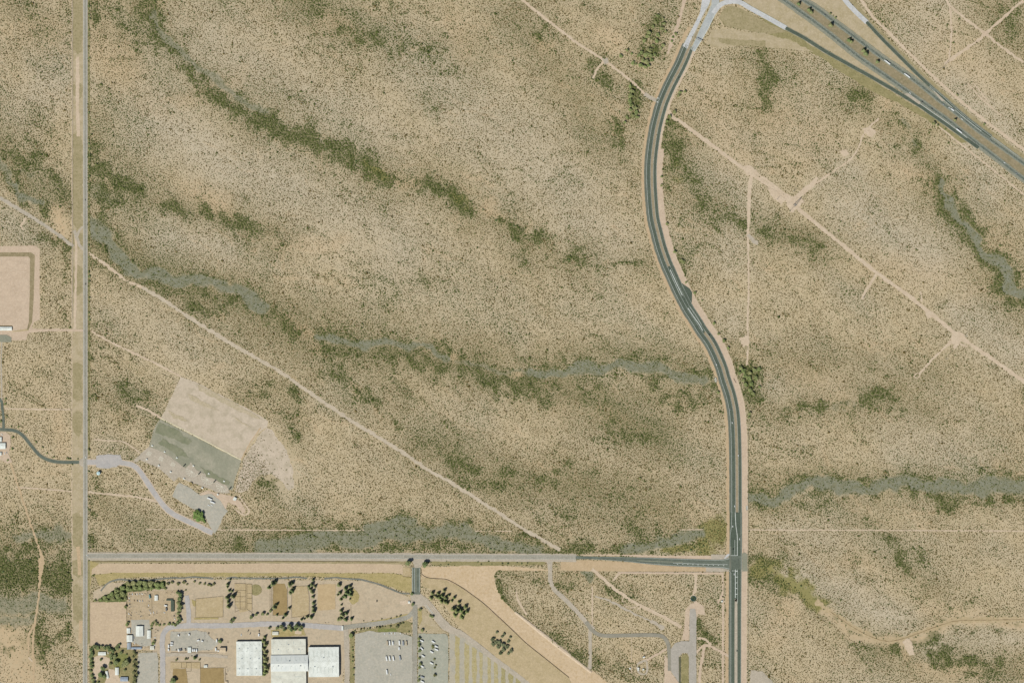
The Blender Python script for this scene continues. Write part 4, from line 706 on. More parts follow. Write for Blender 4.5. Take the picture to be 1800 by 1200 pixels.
PAINTS = {'white': pm('white_car_paint', A(240, 240, 236), rough=.35, spec=.4, grain=.02), 'silver': pm('silver_car_paint', A(176, 180, 184), rough=.35, metal=.3, grain=.03),
          'black': pm('black_car_paint', A(44, 46, 48), rough=.3, spec=.5, grain=.02), 'grey': pm('grey_car_paint', A(98, 102, 106), rough=.35, grain=.03), 'red': pm('red_car_paint', A(130, 52, 44), rough=.35, grain=.03),
          'blue': pm('blue_car_paint', A(62, 88, 126), rough=.35, grain=.03), 'tan': pm('tan_car_paint', A(190, 172, 142), rough=.4, grain=.03), 'teal': pm('teal_truck_paint', A(92, 140, 140), rough=.45, grain=.05), 'brown': pm('rust_brown_paint', A(110, 84, 62), rough=.6, grain=.2)}
def leafmat(name, c1, c2, c3):
    m = bpy.data.materials.new(name); m.use_nodes = True; N = m.node_tree.nodes; L = m.node_tree.links; b = N['Principled BSDF']
    b.inputs['Roughness'].default_value = .8; b.inputs['Specular IOR Level'].default_value = .15
    g = N.new('ShaderNodeNewGeometry'); oi = N.new('ShaderNodeObjectInfo')
    n = N.new('ShaderNodeTexNoise'); n.inputs['Scale'].default_value = .55; n.inputs['Detail'].default_value = 3; L.new(g.outputs['Position'], n.inputs['Vector'])
    r = N.new('ShaderNodeMapRange'); r.inputs[1].default_value = .35; r.inputs[2].default_value = .65; L.new(n.outputs['Fac'], r.inputs[0])
    k = N.new('ShaderNodeMix'); k.data_type = 'RGBA'; L.new(r.outputs[0], k.inputs[0]); k.inputs[6].default_value = c1; k.inputs[7].default_value = c2
    k2 = N.new('ShaderNodeMix'); k2.data_type = 'RGBA'; rr_ = N.new('ShaderNodeMath'); rr_.operation = 'POWER'; rr_.inputs[1].default_value = 1.6; L.new(oi.outputs['Random'], rr_.inputs[0]); L.new(rr_.outputs[0], k2.inputs[0]); L.new(k.outputs[2], k2.inputs[6]); k2.inputs[7].default_value = c3
    k3 = N.new('ShaderNodeVectorMath'); k3.operation = 'SCALE'; k3.inputs['Scale'].default_value = 1.25; L.new(k2.outputs[2], k3.inputs[0]); L.new(k3.outputs[0], b.inputs['Base Color']); return m
LEAF = {'dark': leafmat('dark_green_leaves', A(98, 114, 72), A(124, 136, 88), A(142, 142, 98)), 'mid': leafmat('green_leaves', A(112, 126, 74), A(138, 146, 92), A(146, 144, 98)),
        'olive': leafmat('olive_leaves', A(108, 110, 70), A(130, 130, 88), A(116, 114, 76)), 'bright': leafmat('bright_green_leaves', A(104, 126, 66), A(122, 142, 78), A(112, 130, 70)), 'grey': leafmat('grey_green_leaves', A(112, 116, 84), A(130, 132, 98), A(100, 106, 76))}

# ------------------------------------------------------------------ trees and bushes: leaf-clump crowns on tapered trunks (unit: crown radius 1)
def crown_mesh(name, seed, n=420, flat=.85, z0=.95, leaf=.17):
    R = random.Random(seed); lobes = []
    for i in range(R.randint(6, 9)):
        a = R.uniform(0, 6.283); d = R.uniform(.15, .62); lobes.append((d*math.cos(a), d*math.sin(a), R.uniform(-.25, .4), R.uniform(.3, .5)))
    lobes.append((0, 0, .2, .55)); mb = MB()
    for i in range(n):
        lx, ly, lz, lr = R.choice(lobes)
        u = Vector((R.gauss(0, 1), R.gauss(0, 1), R.gauss(0, 1))).normalized(); rr = lr*R.uniform(.55, 1.05)
        p = Vector((lx+u.x*rr, ly+u.y*rr, z0+(lz+u.z*rr)*flat))
        nrm = (u+Vector((R.gauss(0, .5), R.gauss(0, .5), R.gauss(.5, .5)))).normalized(); t = nrm.orthogonal().normalized()
        t = Matrix.Rotation(R.uniform(0, 6.283), 3, nrm) @ t; w = nrm.cross(t); s = leaf*R.uniform(.6, 1.25)
        mb.add([p-t*s-w*s*.6, p+t*s*.3-w*s, p+t*s+w*s*.5, p-t*s*.4+w*s], [(0, 1, 2, 3)])
    return mb.mesh(name, None)
def trunk_mesh(name, seed, h=.8):
    R = random.Random(seed); mb = MB(); mb.tube((0, 0, -.05), (.02, .03, h*.6), .085, .06, 8)
    for i in range(4):
        a = i*1.57+R.uniform(-.4, .4); mb.tube((.02, .03, h*.55), (.42*math.cos(a), .42*math.sin(a), h+R.uniform(.05, .3)), .05, .02, 6)
    return mb.mesh(name, M_BARK)
CROWNS = [crown_mesh('crown', 100+i) for i in range(6)]
for c in CROWNS: c.materials.append(None)
def column_mesh(name, seed, n=420):
    R = random.Random(seed); mb = MB(); ph = R.uniform(0, 6.28)
    for i in range(n):
        h = R.random()**1.25; a = R.uniform(0, 6.283); rr = (1-h)**.62*(.72+.2*math.sin(3*a+ph)+.14*math.sin(7*a+9*h))*R.uniform(.55, 1.1)
        p = Vector((rr*math.cos(a), rr*math.sin(a), .25+1.75*h)); nrm = Vector((math.cos(a)+R.gauss(0, .5), math.sin(a)+R.gauss(0, .5), R.gauss(1.4, .4))).normalized(); t = nrm.orthogonal().normalized()
        t = Matrix.Rotation(R.uniform(0, 6.283), 3, nrm) @ t; w = nrm.cross(t); s = .17*R.uniform(.6, 1.25)
        mb.add([p-t*s-w*s*.6, p+t*s*.3-w*s, p+t*s+w*s*.5, p-t*s*.4+w*s], [(0, 1, 2, 3)])
    return mb.mesh(name, None)
COLUMNS = [column_mesh('crown', 200+i) for i in range(4)]
for c in COLUMNS: c.materials.append(None)
TRUNKS = [trunk_mesh('trunk', 60+i) for i in range(3)]
BUSHES = [crown_mesh('desert_bush', 300+i, 120, .6, .42, .26) for i in range(5)]
for c in BUSHES: c.materials.append(None)
def tree(px, py, r, label, group, kind='dark', name='broadleaf_tree', tall=1.0):
    col_ = tall >= 1.3; name = 'columnar_tree' if col_ else ('thorn_tree' if 'thorn' in label else name)
    """r: crown radius in photo pixels"""
    R = RNG.random; o = empty(name, px, py, 0, R()*6.28)
    s = r*S*1.22; o.scale = (s*(.9+.2*R()), s*(.9+.2*R()), s*tall*.82*(.85+.3*R()))
    inst('trunk', TRUNKS[int(R()*3)], o); inst('crown', (COLUMNS if col_ else CROWNS)[int(R()*(4 if col_ else 6))], o, LEAF[kind])
    tag(o, label, 'tree', group); return o
def bush(px, py, r, label, group, kind='dark', name='desert_bush'):
    R = RNG.random; o = inst(name, BUSHES[int(R()*5)], None, LEAF[kind]); x, y = W(px, py)
    o.location = (x, y, 0); o.rotation_euler = (0, 0, R()*6.28); s = r*S; o.scale = (s, s*(.85+.3*R()), s*(.8+.4*R()))
    tag(o, label, 'bush', group); return o
def scatter(poly, n, rmin, seed, tries=60):
    """n points at least rmin apart inside a polygon"""
    R = random.Random(seed); xs = [p[0] for p in poly]; ys = [p[1] for p in poly]; out = []
    def inside(x, y):
        c = False
        for i in range(len(poly)):
            a, b = poly[i], poly[i-1]
            if (a[1] > y) != (b[1] > y) and x < (b[0]-a[0])*(y-a[1])/(b[1]-a[1])+a[0]: c = not c
        return c
    for _ in range(n*tries):
        if len(out) >= n: break
        x, y = R.uniform(min(xs), max(xs)), R.uniform(min(ys), max(ys))
        if inside(x, y) and all((x-a)**2+(y-b)**2 > rmin*rmin for a, b in out): out.append((x, y))
    return out
TREES = [  # label, group, kind, tall, [(x, y, r)...]
 ('dark tree of the grove between the ploughed field and the ditch', 'trees of the grove north of the ploughed field', 'mid', .8,
  [(168, 1055, 2), (178, 1053, 2.4), (184, 1049, 3), (191, 1048, 2.6), (188, 1054, 2.6), (196, 1043, 3), (199, 1051, 3), (206, 1037, 3.2), (207, 1046, 3.4), (212, 1053, 3), (216, 1033, 3.5), (217, 1043, 3.6), (221, 1051, 2.6), (226, 1025, 3.6), (227, 1034, 3.8), (236, 1024, 4), (237, 1032, 3.6), (246, 1024, 4), (247, 1032, 3.4), (256, 1024, 4), (257, 1032, 3.4), (266, 1025, 4), (267, 1033, 3.2), (276, 1026, 3.6), (278, 1033, 3), (286, 1027, 3.4), (291, 1034, 2)]),
 ('small dry tree on the ditch bank north of the fairground', 'small trees along the ditch bank', 'olive', .8, [(296, 1025, 2.6), (303, 1023, 2.6), (314, 1025, 3), (324, 1023, 3), (329, 1026, 2), (342, 1021, 2), (351, 1024, 2.2), (360, 1025, 2.2), (367, 1027, 2.6), (371, 1028, 2.6), (376, 1026, 2.6), (326, 1036, 1.6)]),
 ('dark evergreen in the dense north-south row beside the storage yard', 'evergreen trees in the row beside the storage yard', 'dark', 1.1, [(312, 1040, 3), (317, 1044, 4), (317, 1051, 4.2), (315, 1058, 4.2), (318, 1064, 4.2), (316, 1070, 4), (314, 1077, 3.6), (314, 1085, 3.6), (317, 1090, 3), (313, 1093, 3)]),
 ('leafy tree in the hedge south of the storage yard', 'hedge trees south of the storage yard', 'mid', .9, [(268, 1095, 2.6), (273, 1091, 2.8), (276, 1096, 2.8), (280, 1098, 2.2), (288, 1097, 2.2), (297, 1096, 2.6), (303, 1096, 2.6), (309, 1097, 2.6), (267, 1099, 2.4), (266, 1105, 2)]),
 ('round tree between the ploughed field and the storage yard', 'trees between the ploughed field and storage yard', 'mid', 1, [(221, 1066, 2.8), (223.5, 1097, 3.4), (225, 1094, 2.6)]),
 ('round tree by the driveway east of the white sheds', 'driveway trees east of the white sheds', 'mid', 1, [(270, 1130, 3), (272, 1126, 2.4)]),
 ('tall dark tree sheltering the homestead on its north and west sides', 'shelter trees around the homestead', 'dark', 1, [(161, 1140, 3.6), (167, 1135, 4), (173, 1137, 3.6), (179, 1135, 3.2), (185, 1137, 3.4), (191, 1136, 3.8), (194, 1141, 3.4), (199, 1143, 3.8), (206, 1136, 4.2), (209, 1132.5, 3), (162, 1147, 3.6), (160.5, 1153, 3.4), (161, 1159, 3.6), (161, 1165, 3.4), (162, 1171, 3), (196, 1150, 3.6), (202, 1153, 3.8), (196, 1156, 3), (194, 1166, 2.8), (160, 1178, 2.6), (162, 1186, 3.2), (164, 1193, 3.6), (165, 1199, 3.4), (173, 1198, 2.4)]),
 ('broad dark shade tree standing on the homestead lawn', 'shade trees on the homestead lawn', 'dark', 1, [(204.5, 1163, 5), (222, 1164, 6), (218, 1168, 4), (182, 1173, 4.5), (178, 1184, 5.5), (184, 1188, 4), (213, 1146, 3.2), (178, 1159, 2.6), (220, 1177, 2.6), (222, 1149, 1.8)]),
 ('greyish tree in the row between homestead and gravel lot', 'trees in the row west of the gravel lot', 'olive', 1, [(235, 1144, 3), (238, 1149, 3), (234, 1153, 2.6), (237, 1161, 3.2), (241, 1165, 3), (236, 1169, 3.4), (240, 1174, 3.4), (236, 1180, 3.6), (241, 1184, 3), (237, 1190, 3.6), (236, 1197, 3.4), (233, 1202, 3)]),
 ('tall narrow columnar tree in the double row west of the corrals', 'columnar trees west of the corrals', 'dark', 1.6, [(401, 1026, 3), (405, 1018, 2), (400, 1031, 2), (403, 1037, 2.4), (408, 1038, 2.2), (400, 1049, 4), (410, 1047, 3.6), (401, 1057, 3), (402, 1065, 3.8)]),
 ('dark tree beside the fairground driveway near the corrals', 'trees beside the fairground driveway', 'dark', 1.1, [(407, 1091, 3.4), (412, 1087, 2.8), (442, 1084, 3.4), (451, 1079, 3), (463, 1078, 3.4), (470, 1079, 2.2), (475, 1073, 2.6), (498, 1040, 0.1)]),
 ('dark columnar tree standing beside the brown riding arena', 'columnar trees around the brown arena', 'dark', 1.5, [(480, 1025, 4.4), (484, 1022, 3), (473, 1032, 3.2), (482, 1066, 4), (486, 1062, 2.6), (502, 1080, 3.2), (497, 1086, 2.2), (487, 1080, 2)]),
 ('dark columnar tree in the row between brown and tan arenas', 'columnar trees between the arenas', 'dark', 1.5, [(510, 1027, 4.4), (514, 1024, 3), (514, 1037, 3.6), (511, 1041, 3), (516, 1033, 2.4), (509, 1068, 2.6), (530, 1088, 2.4), (540, 1083, 2.6), (547.5, 1084, 3.2), (535, 1087, 1.8)]),
 ('tall dark columnar tree in the row east of the tan arena', 'columnar trees east of the tan arena', 'dark', 1.5, [(550, 1019, 2.4), (548, 1027, 3), (554, 1030, 2.6), (546, 1035, 3), (549, 1040, 3.4), (543, 1030, 2.2), (550, 1048, 2.8), (551, 1059, 3.2), (551, 1067, 3), (551, 1073, 3.6)]),
 ('columnar tree in the grove between two pale paddocks', 'columnar trees between the paddocks', 'dark', 1.4, [(596, 1027, 3.6), (598, 1041, 3), (608, 1034, 3.4), (610, 1041, 4), (607, 1047, 3.6), (615, 1030, 3), (616, 1037, 3.4), (616, 1044, 3.4), (599, 1053, 2.6), (603, 1049, 2.4), (600, 1072, 3), (602, 1080, 4), (609, 1077, 3.4), (595, 1088, 2.8), (599, 1086, 3.4), (608, 1088, 3.4), (618, 1087, 2.8), (600, 1062, 1.8), (594, 1045, 2), (615, 1052, 1.6)]),
 ('dark tree in the lane between the two largest white halls', 'trees in the lane between the white halls', 'mid', 1.3, [(466, 1119, 3), (463, 1126, 3.2), (467, 1132, 3.4), (464, 1139, 3.2), (467, 1146, 3), (469, 1147, 2.4), (465, 1153, 3.2), (467, 1160, 3.8), (465, 1167, 3.4), (468, 1173, 4), (466, 1180, 3.8), (464, 1185, 2.8)]),
 ('dense dark tree in the row north of the cream-roofed hall', 'trees north of the cream-roofed hall', 'dark', 1.2, [(474, 1103, 2.4), (487, 1103, 2.8), (496, 1100, 4.2), (500, 1106, 3), (509, 1100, 5), (512, 1106, 3.4), (521, 1099, 4.4), (519, 1105, 3), (530, 1101, 4), (527, 1106, 2.8)]),
 ('round tree at the north-west corner of the large car park', None, 'mid', 1, [(617.5, 1115.5, 4.6)]),
 ('clipped tree in the verge row west of the large car park', 'verge trees west of the large car park', 'mid', 1, [(623, 1108.5, 1.5), (619.7, 1137, 1.5), (620, 1142, 1.9), (620, 1155.5, 1.9), (620, 1162, 1.6), (621, 1174, 2), (621.3, 1185.5, 1.7), (619.5, 1150, 1)]),
 ('small tree in the grass along the curved driveway', 'small trees along the curved driveway', 'olive', .9, [(634, 1105.5, 1.8), (640, 1104, 1.6), (645, 1104.5, 1.2), (650, 1103.5, 2), (662, 1102, 1.6), (666.5, 1101.5, 2.2), (671.5, 1101, 1.8), (677, 1100.5, 1.2), (687, 1100, 1.8), (698, 1100, 3.2), (703, 1095.5, 2.2), (708, 1094, 2), (639, 1090.5, 1.1), (655, 1089.5, 1), (671, 1087, 1.3), (687, 1086, 1.3), (697, 1083, 1.5), (703, 1081.5, 1.8), (719, 1109.5, 1.5), (723.8, 1095, 1.2)]),
 ('broad dark tree on the left of the asphalt entrance', None, 'dark', 1, [(717, 988.5, 5.2)]), ('broad dark tree on the right of the asphalt entrance', None, 'dark', 1, [(746.5, 990, 5.2)]),
 ('bush tree beside the gatehouse apron of the entrance road', 'trees beside the gatehouse apron', 'dark', 1, [(724, 1043.5, 2.8), (725.5, 1061, 3.2), (738.5, 1071, 2.8), (756.5, 1081, 2), (760.5, 1083, 3), (742.5, 1107.5, 3.2), (749, 1109.5, 1.1)]),
 ('tall columnar tree in the north grove beside the entrance junction', 'columnar trees in the grove beside the entrance junction', 'mid', 1.5, [(758, 1050, 3.6), (760, 1042, 3), (767, 1048, 3.8), (770, 1043, 3), (773, 1050, 4), (777, 1046, 3.4), (781, 1037, 3), (783, 1050, 3.4), (782, 1057, 3.6), (786, 1059, 3), (789, 1046, 2.4), (794, 1055, 2.4), (798, 1050, 2.6), (776, 1056, 3)]),
 ('tall columnar tree in the south grove beside the canal bank', 'columnar trees in the grove beside the canal bank', 'mid', 1.4, [(796, 1070, 4.2), (803, 1073, 4.4), (800, 1080, 4), (806, 1066, 3), (810, 1072, 4), (815, 1078, 4), (811, 1083, 3.6), (818, 1066, 3.4), (820, 1074, 3.4), (807, 1058, 3), (813, 1086, 2.4)]),
 ('grey-green thorn tree in the clump beside the overflow parking', 'thorn trees beside the overflow parking', 'grey', .8, [(866, 1122, 3.6), (872, 1127, 4), (867, 1131, 3.6), (878, 1128, 4), (876, 1136, 4), (884, 1132, 4), (885, 1140, 4), (891, 1136, 3.6), (894, 1126, 3), (898, 1142, 3.6), (874, 1110, 2.4), (886, 1113, 2.6), (883, 1118, 2.4), (897, 1119, 2.4), (880, 1147, 3.4), (893, 1147, 3)]),
 ('dark tree in the hedge west of the caravan lot', 'hedge trees west of the caravan lot', 'mid', 1, [(736.5, 1121, 3), (736, 1128, 2.6), (737, 1133, 2.8), (738, 1143, 2.8), (737, 1156, 2.4), (739, 1166, 3), (737, 1172, 2.6), (736, 1195, 2.8), (737, 1188, 2)]),
 ('small tree among the parked caravans', 'trees among the parked caravans', 'olive', .8, [(760.5, 1136, 3), (764, 1157, 2), (766, 1168, 2), (764, 1173, 1.8), (764, 1186, 3)]),
 ('round shade tree beside the tan-roofed workshop', None, 'dark', 1, [(387.5, 1126, 4)]), ('narrow dark tree beside the corral fence', None, 'dark', 1.4, [(343, 1155, 3)]),
 ('dark tree inside the western brown arena pen', None, 'dark', 1, [(305, 1194, 5)]), ('small tree on the corral fence line', 'small trees on the corral fence line', 'olive', 1, [(310, 1159, 2.2), (326, 1157, 2.2), (330, 1157, 1.8), (351, 1158, 1.8), (337, 1152, 1)]),
 ('big round bright green tree in the shooting range car park', None, 'bright', .7, [(345, 902, 6), ]), ('bright green tree clumped with the largest range car park tree', 'trees merging with the largest range tree', 'bright', .7, [(353, 904, 5.5), (349, 910, 5), (356, 911, 4.4), (342, 908, 3.6), (360, 916, 2.4)]),
 ('dark green tree in the grass median of the highway', 'trees in the highway median', 'dark', 1.3, [(1404, 7.5, 3.2), (1422, 18, 3.6), (1426, 22, 3.2), (1460, 45, 3.8), (1492, 71, 3.6), (1496, 73.5, 3), (1518, 89, 3.6), (1522, 94.5, 4), (1520, 86, 2), (1542, 109, 3), (1678.5, 211.5, 2.6)]),
 ('small roadside tree on the outer verge of the highway', 'roadside trees on the highway verge', 'mid', 1, [(1459.5, 24.5, 2), (1465, 28, 1.2), (1468.5, 31.5, 2), (1641.5, 217, 3), (1648, 221, 2.2), (1661, 228, 1.8), (1730, 219, 2.2), (1682.5, 167.5, 1.9)]),
 ('dense green thorn tree in the thicket west of the parkway', 'thorn trees in the thicket west of the parkway', 'mid', .8, [(1156, 29, 3), (1165, 34, 2.8), (1167, 42, 3.2), (1163, 50, 3.6), (1152, 40, 2.6), (1148, 47, 2.8), (1141, 58, 4), (1138, 65, 4), (1133, 72, 3.6), (1156, 62, 3.6), (1154, 73, 3.8), (1166, 80, 3.2), (1161, 86, 2.8), (1147, 80, 2.4), (1128, 92, 3.4), (1123, 98, 3.4), (1142, 90, 4), (1136, 97, 4.4), (1144, 98, 3.8), (1130, 106, 4.2), (1137, 108, 4.4), (1146, 106, 3), (1126, 115, 4), (1134, 118, 4), (1140, 116, 3.4), (1150, 96, 3), (1113, 111, 3.4), (1118, 113, 2.4), (1183, 66, 2.4), (1180, 73, 2.4), (1188, 60, 2.8), (1170, 56, 2.6), (1102, 88, 2.8), (1110, 95, 2.4), (1091, 99, 3.4)]),
 ('dense green thorn tree in the narrow strip beside the parkway bend', 'thorn trees in the strip beside the parkway bend', 'mid', .8, [(1108, 152, 3.6), (1110, 160, 4), (1108, 168, 4.2), (1107, 177, 4), (1110, 185, 3.6), (1108, 193, 3.6), (1116, 190, 3.8), (1119, 198, 3.6), (1113, 204, 3.4), (1120, 206, 3), (1102, 207, 3), (1122, 175, 2.4), (1099, 215, 2.6)]),
 ('round dark bush tree on the parkway verge at the track crossing', 'bush trees on the parkway verge', 'mid', .8, [(1186, 197, 3.4), (1177, 205, 3.2), (1195, 163, 3), (1192, 169, 3), (1204, 161, 2.6), (1173, 213, 2.6), (1186, 443, 3), (1198, 458, 3.2), (1201, 461, 3), (1221, 515, 2.6), (1234, 528, 1.6), (1255, 567, 2.6), (1263, 586, 2.6), (1272, 599, 3.2), (1280, 611, 3), (1163, 311, 2.6), (1163, 326, 2.6), (1206, 496, 2), (1172, 394, 2.6)]),
 ('thick green tree where the wash meets the parkway', 'trees where the wash meets the parkway', 'mid', .8, [(1302, 647, 3.6), (1307, 652, 4), (1300, 655, 3.4), (1310, 660, 4), (1318, 655, 4), (1326, 650, 3.8), (1334, 648, 3.4), (1316, 664, 4.4), (1306, 668, 3.6), (1311, 676, 4), (1320, 674, 4), (1328, 664, 3.6), (1318, 684, 4), (1324, 692, 3.6), (1335, 680, 3), (1317, 727, 3), (1316, 733, 2.6), (1262, 689, 2.8)])]
def plant_trees():
    for label, group, kind, tall, pts in TREES:
        for (x, y, r) in pts:
            if r < .5: continue
            tree(x+RNG.uniform(-.3, .3), y+RNG.uniform(-.3, .3), r*(1.25 if 'grove between the ploughed' in label else 1), label, group if len(pts) > 1 else None, kind, tall=tall)
plant_trees()

BUSHSETS = [  # label, group, kind, polygon, n, min distance, radius range
 ('dark round bush in the grey wash north of the frontage road', 'bushes in the wash north of the frontage road', 'dark', [(455, 969), (520, 952), (600, 946), (680, 926), (720, 910), (770, 930), (800, 937), (870, 953), (985, 968), (985, 971), (470, 971)], 52, 6.5, (1.2, 2.3)),
 ('dark round bush in the wash beside the parkway intersection', 'bushes in the wash by the intersection', 'dark', [(1000, 970), (1100, 955), (1180, 940), (1238, 932), (1248, 955), (1240, 972), (1010, 972)], 26, 6.5, (1.3, 2.6)),
 ('small dark bush in the wide grey wash east of the parkway', 'bushes in the wide eastern wash', 'dark', [(1318, 870), (1400, 852), (1450, 840), (1560, 838), (1660, 848), (1800, 838), (1800, 868), (1680, 876), (1560, 866), (1440, 876), (1330, 896)], 30, 9, (1.0, 2.0)),
 ('small dark bush along the narrow grey wash below the highway', 'bushes along the narrow wash below the highway', 'dark', [(1652, 330), (1690, 365), (1740, 430), (1790, 500), (1795, 522), (1770, 505), (1720, 445), (1670, 370)], 16, 7, (1.0, 2.0)),
 ('small dark bush in the grey wash east of the section road', 'bushes in the wash east of the section road', 'dark', [(158, 380), (190, 405), (215, 450), (300, 476), (345, 482), (400, 500), (460, 535), (400, 525), (330, 505), (240, 490), (190, 460), (158, 430)], 24, 8, (.9, 1.7)),
 ('small dark bush in the middle wash across the desert', 'bushes in the middle wash', 'dark', [(560, 590), (650, 592), (740, 606), (800, 636), (920, 645), (1000, 640), (1120, 634), (1200, 655), (1190, 672), (1100, 655), (940, 668), (780, 640), (650, 612), (560, 606)], 24, 11, (1.0, 1.9)),
 ('larger olive bush scattered over the pale north-west flats', 'larger bushes on the north-west flats', 'olive', [(86, 98), (122, 104), (122, 130), (70, 140), (20, 140), (30, 110)], 10, 9, (1.2, 2.2)),
 ('larger olive bush on the pale flats east of the section road', 'larger bushes on the flats east of the section road', 'olive', [(185, 120), (260, 130), (330, 200), (420, 330), (380, 340), (300, 300), (240, 200), (175, 180)], 14, 14, (1.2, 2.0)),
 ('dark bush along the yellow-grass channel east of the intersection', 'bushes along the yellow-grass channel', 'dark', [(1320, 985), (1350, 985), (1400, 1015), (1440, 1055), (1425, 1060), (1370, 1035), (1320, 1025)], 14, 7, (1.2, 2.2)),
 ('small bush along the sandy channel in the south-east', 'bushes along the sandy south-east channel', 'olive', [(1440, 1058), (1500, 1100), (1560, 1122), (1600, 1112), (1680, 1086), (1690, 1094), (1600, 1124), (1550, 1134), (1490, 1115), (1440, 1075)], 20, 8, (.9, 1.6)),
 ('dark bush crowding the weedy verge south of the frontage road', 'bushes on the weedy verge', 'dark', [(756, 985), (956, 986), (956, 992), (840, 994), (756, 992)], 14, 5, (1.2, 2.3)),
 ('dark bush among the green thicket in the far south-west', 'bushes in the south-west thicket', 'dark', [(2, 978), (124, 990), (124, 1032), (75, 1030), (68, 1000), (60, 1025), (2, 1022)], 24, 6, (1.6, 2.8)),
 ('dark bush in the green hollow of the north-west wash', 'bushes in the north-west wash hollow', 'dark', [(350, 140), (420, 180), (520, 228), (610, 262), (660, 300), (600, 275), (520, 250), (440, 215), (360, 160)], 14, 8, (1.2, 2.2)),
 ('dark bush in the green hollows of the central flats', 'bushes in the central green hollows', 'dark', [(750, 322), (800, 340), (930, 410), (1030, 455), (1030, 470), (920, 440), (850, 385), (760, 345)], 10, 10, (1.2, 2.2))]
def plant_bushes():
    for i, (lb, gp, kd, poly, n, dm, (r0, r1)) in enumerate(BUSHSETS):
        for x, y in scatter(poly, n, dm, 500+i):
            if EXC[int(y)+MG, int(x)+MG] and i not in (8, 9, 10): continue
            bush(x, y, RNG.uniform(r0, r1), lb, gp, kd if RNG.random() < .8 else 'olive')
    for y, r in [(11, 2.4), (20, 2), (27, 2.2), (33, 2.2), (52, 2), (62, 1.4), (82, 1.6), (102, 1.8), (198, 2.4), (246, 2), (252, 2.4), (262, 2.2), (272, 2.4), (283, 2), (294, 2.2), (309, 2.6), (324, 2), (343, 1.6), (355, 1.6), (363, 2), (384, 1.6), (430, 1.8), (452, 1.8), (478, 2.6), (486, 2.8), (494, 2.4), (523, 2.4), (531, 2), (549, 2.2), (557, 2.4), (562, 2.2), (584, 1.6), (701, 2), (790, 2.8), (828, 2), (854, 1.5), (873, 2.2), (896, 2.4), (950, 2.4), (962, 2.2)]:
        bush(156.8+RNG.uniform(-.4, 1.2), y, r, 'dark green bush on the east edge of the section road', 'bushes edging the section road', 'dark')
    for x, y, r in [(14, 808, 2.4), (23, 768, 2.8), (22, 788, 2.8), (10, 701, 2.6), (10, 709, 2.4), (12, 731, 2.4), (2, 740, 2.6), (20, 749, 2), (32, 750, 2.2), (47, 758, 1.8), (64, 776, 2.4), (75, 786, 2.4), (83, 796, 2.2), (94, 803, 2), (119, 805, 2.6), (123, 806, 2.4), (137, 806, 1.8), (127, 816, 2)]:
        bush(x, y, r, 'dark green bush beside the curving asphalt lane in the west', 'bushes beside the west asphalt lane', 'mid')
plant_bushes()

# ------------------------------------------------------------------ vehicles (forward is +x)
def wheels_mesh(r=.36, w=.26): return MB().cyl(0, 0, r, r, w, 10, 'y').mesh('wheel', M_TYRE)
WHEEL = wheels_mesh(); BIGWHEEL = wheels_mesh(.52, .5)
def put(me, parent, x, y, z=0, mat=None, name=None):
    o = inst(name or me.name, me, parent, mat); o.location = (x, y, z); return o
CARB = MB().box(0, 0, .68, 4.6, 1.85, .6, .97, .94).box(-.25, 0, 1.12, 2.9, 1.66, .28, .9, .9, -.05).mesh('body', None); CARB.materials.append(None)
CARG = MB().box(-.3, 0, 1.24, 2.55, 1.6, .32, .74, .84).mesh('window_band', M_GLASS)
CARR = MB().box(-.3, 0, 1.43, 1.75, 1.34, .08, .95, .95).mesh('roof_panel', None); CARR.materials.append(None)
LAMP = MB().box(0, 0, 0, .1, .34, .16).mesh('headlight', pm('lamp_lens', A(235, 235, 225), grain=0))
def car(px, py, ang, label, paint='white', z=.76, group=None, sc=1.0):
    o = empty('car', px, py, z, ang, sc)
    put(CARB, o, 0, 0, 0, PAINTS[paint]); put(CARG, o, 0, 0); put(CARR, o, 0, 0, 0, PAINTS[paint])
    for x in (-1.4, 1.4):
        for y in (-.85, .85): put(WHEEL, o, x, y, -.02)
    for y in (-.65, .65): put(LAMP, o, 2.28, y, .78)
    return tag(o, label, 'car', group)
PICB = MB().box(0, 0, .78, 5.7, 1.95, .6, .98, .95).box(-1.75, .9, 1.2, 2.2, .12, .36).box(-1.75, -.9, 1.2, 2.2, .12, .36).box(-2.8, 0, 1.2, .1, 1.8, .36).mesh('body', None); PICB.materials.append(None)
PICC = MB().box(.45, 0, 1.45, 2.2, 1.8, .75, .8, .86).mesh('cab', None); PICC.materials.append(None)
PICG = MB().box(.45, 0, 1.42, 2.26, 1.84, .42, .86, .9).mesh('window_band', M_GLASS)
def pickup(px, py, ang, label, paint='white', z=.5, group=None):
    o = empty('pickup_truck', px, py, z, ang); put(PICB, o, 0, 0, 0, PAINTS[paint]); put(PICC, o, 0, 0, 0, PAINTS[paint]); put(PICG, o, 0, 0)
    for x in (-1.75, 1.75):
        for y in (-.9, .9): put(WHEEL, o, x, y, -.02)
    return tag(o, label, 'pickup', group)
SEMC = MB().box(0, 0, 1.5, 2.3, 2.45, 1.6, .98, .95).box(-.5, 0, 2.9, 1.6, 2.4, 1.4, .8, .9).mesh('cab', None); SEMC.materials.append(None)
SEMH = MB().box(0, 0, 1.25, 1.7, 2.0, 1.1, .9, .85).mesh('hood', None); SEMH.materials.append(None)
SEMT = MB().box(0, 0, 2.65, 14.6, 2.6, 2.9).mesh('trailer', pm('white_trailer', A(244, 244, 240), A(232, 232, 228), .2, rough=.5, grain=.03))
SEMF = MB().box(0, 0, .95, 15.6, 1.0, .35).mesh('chassis', M_DOOR)
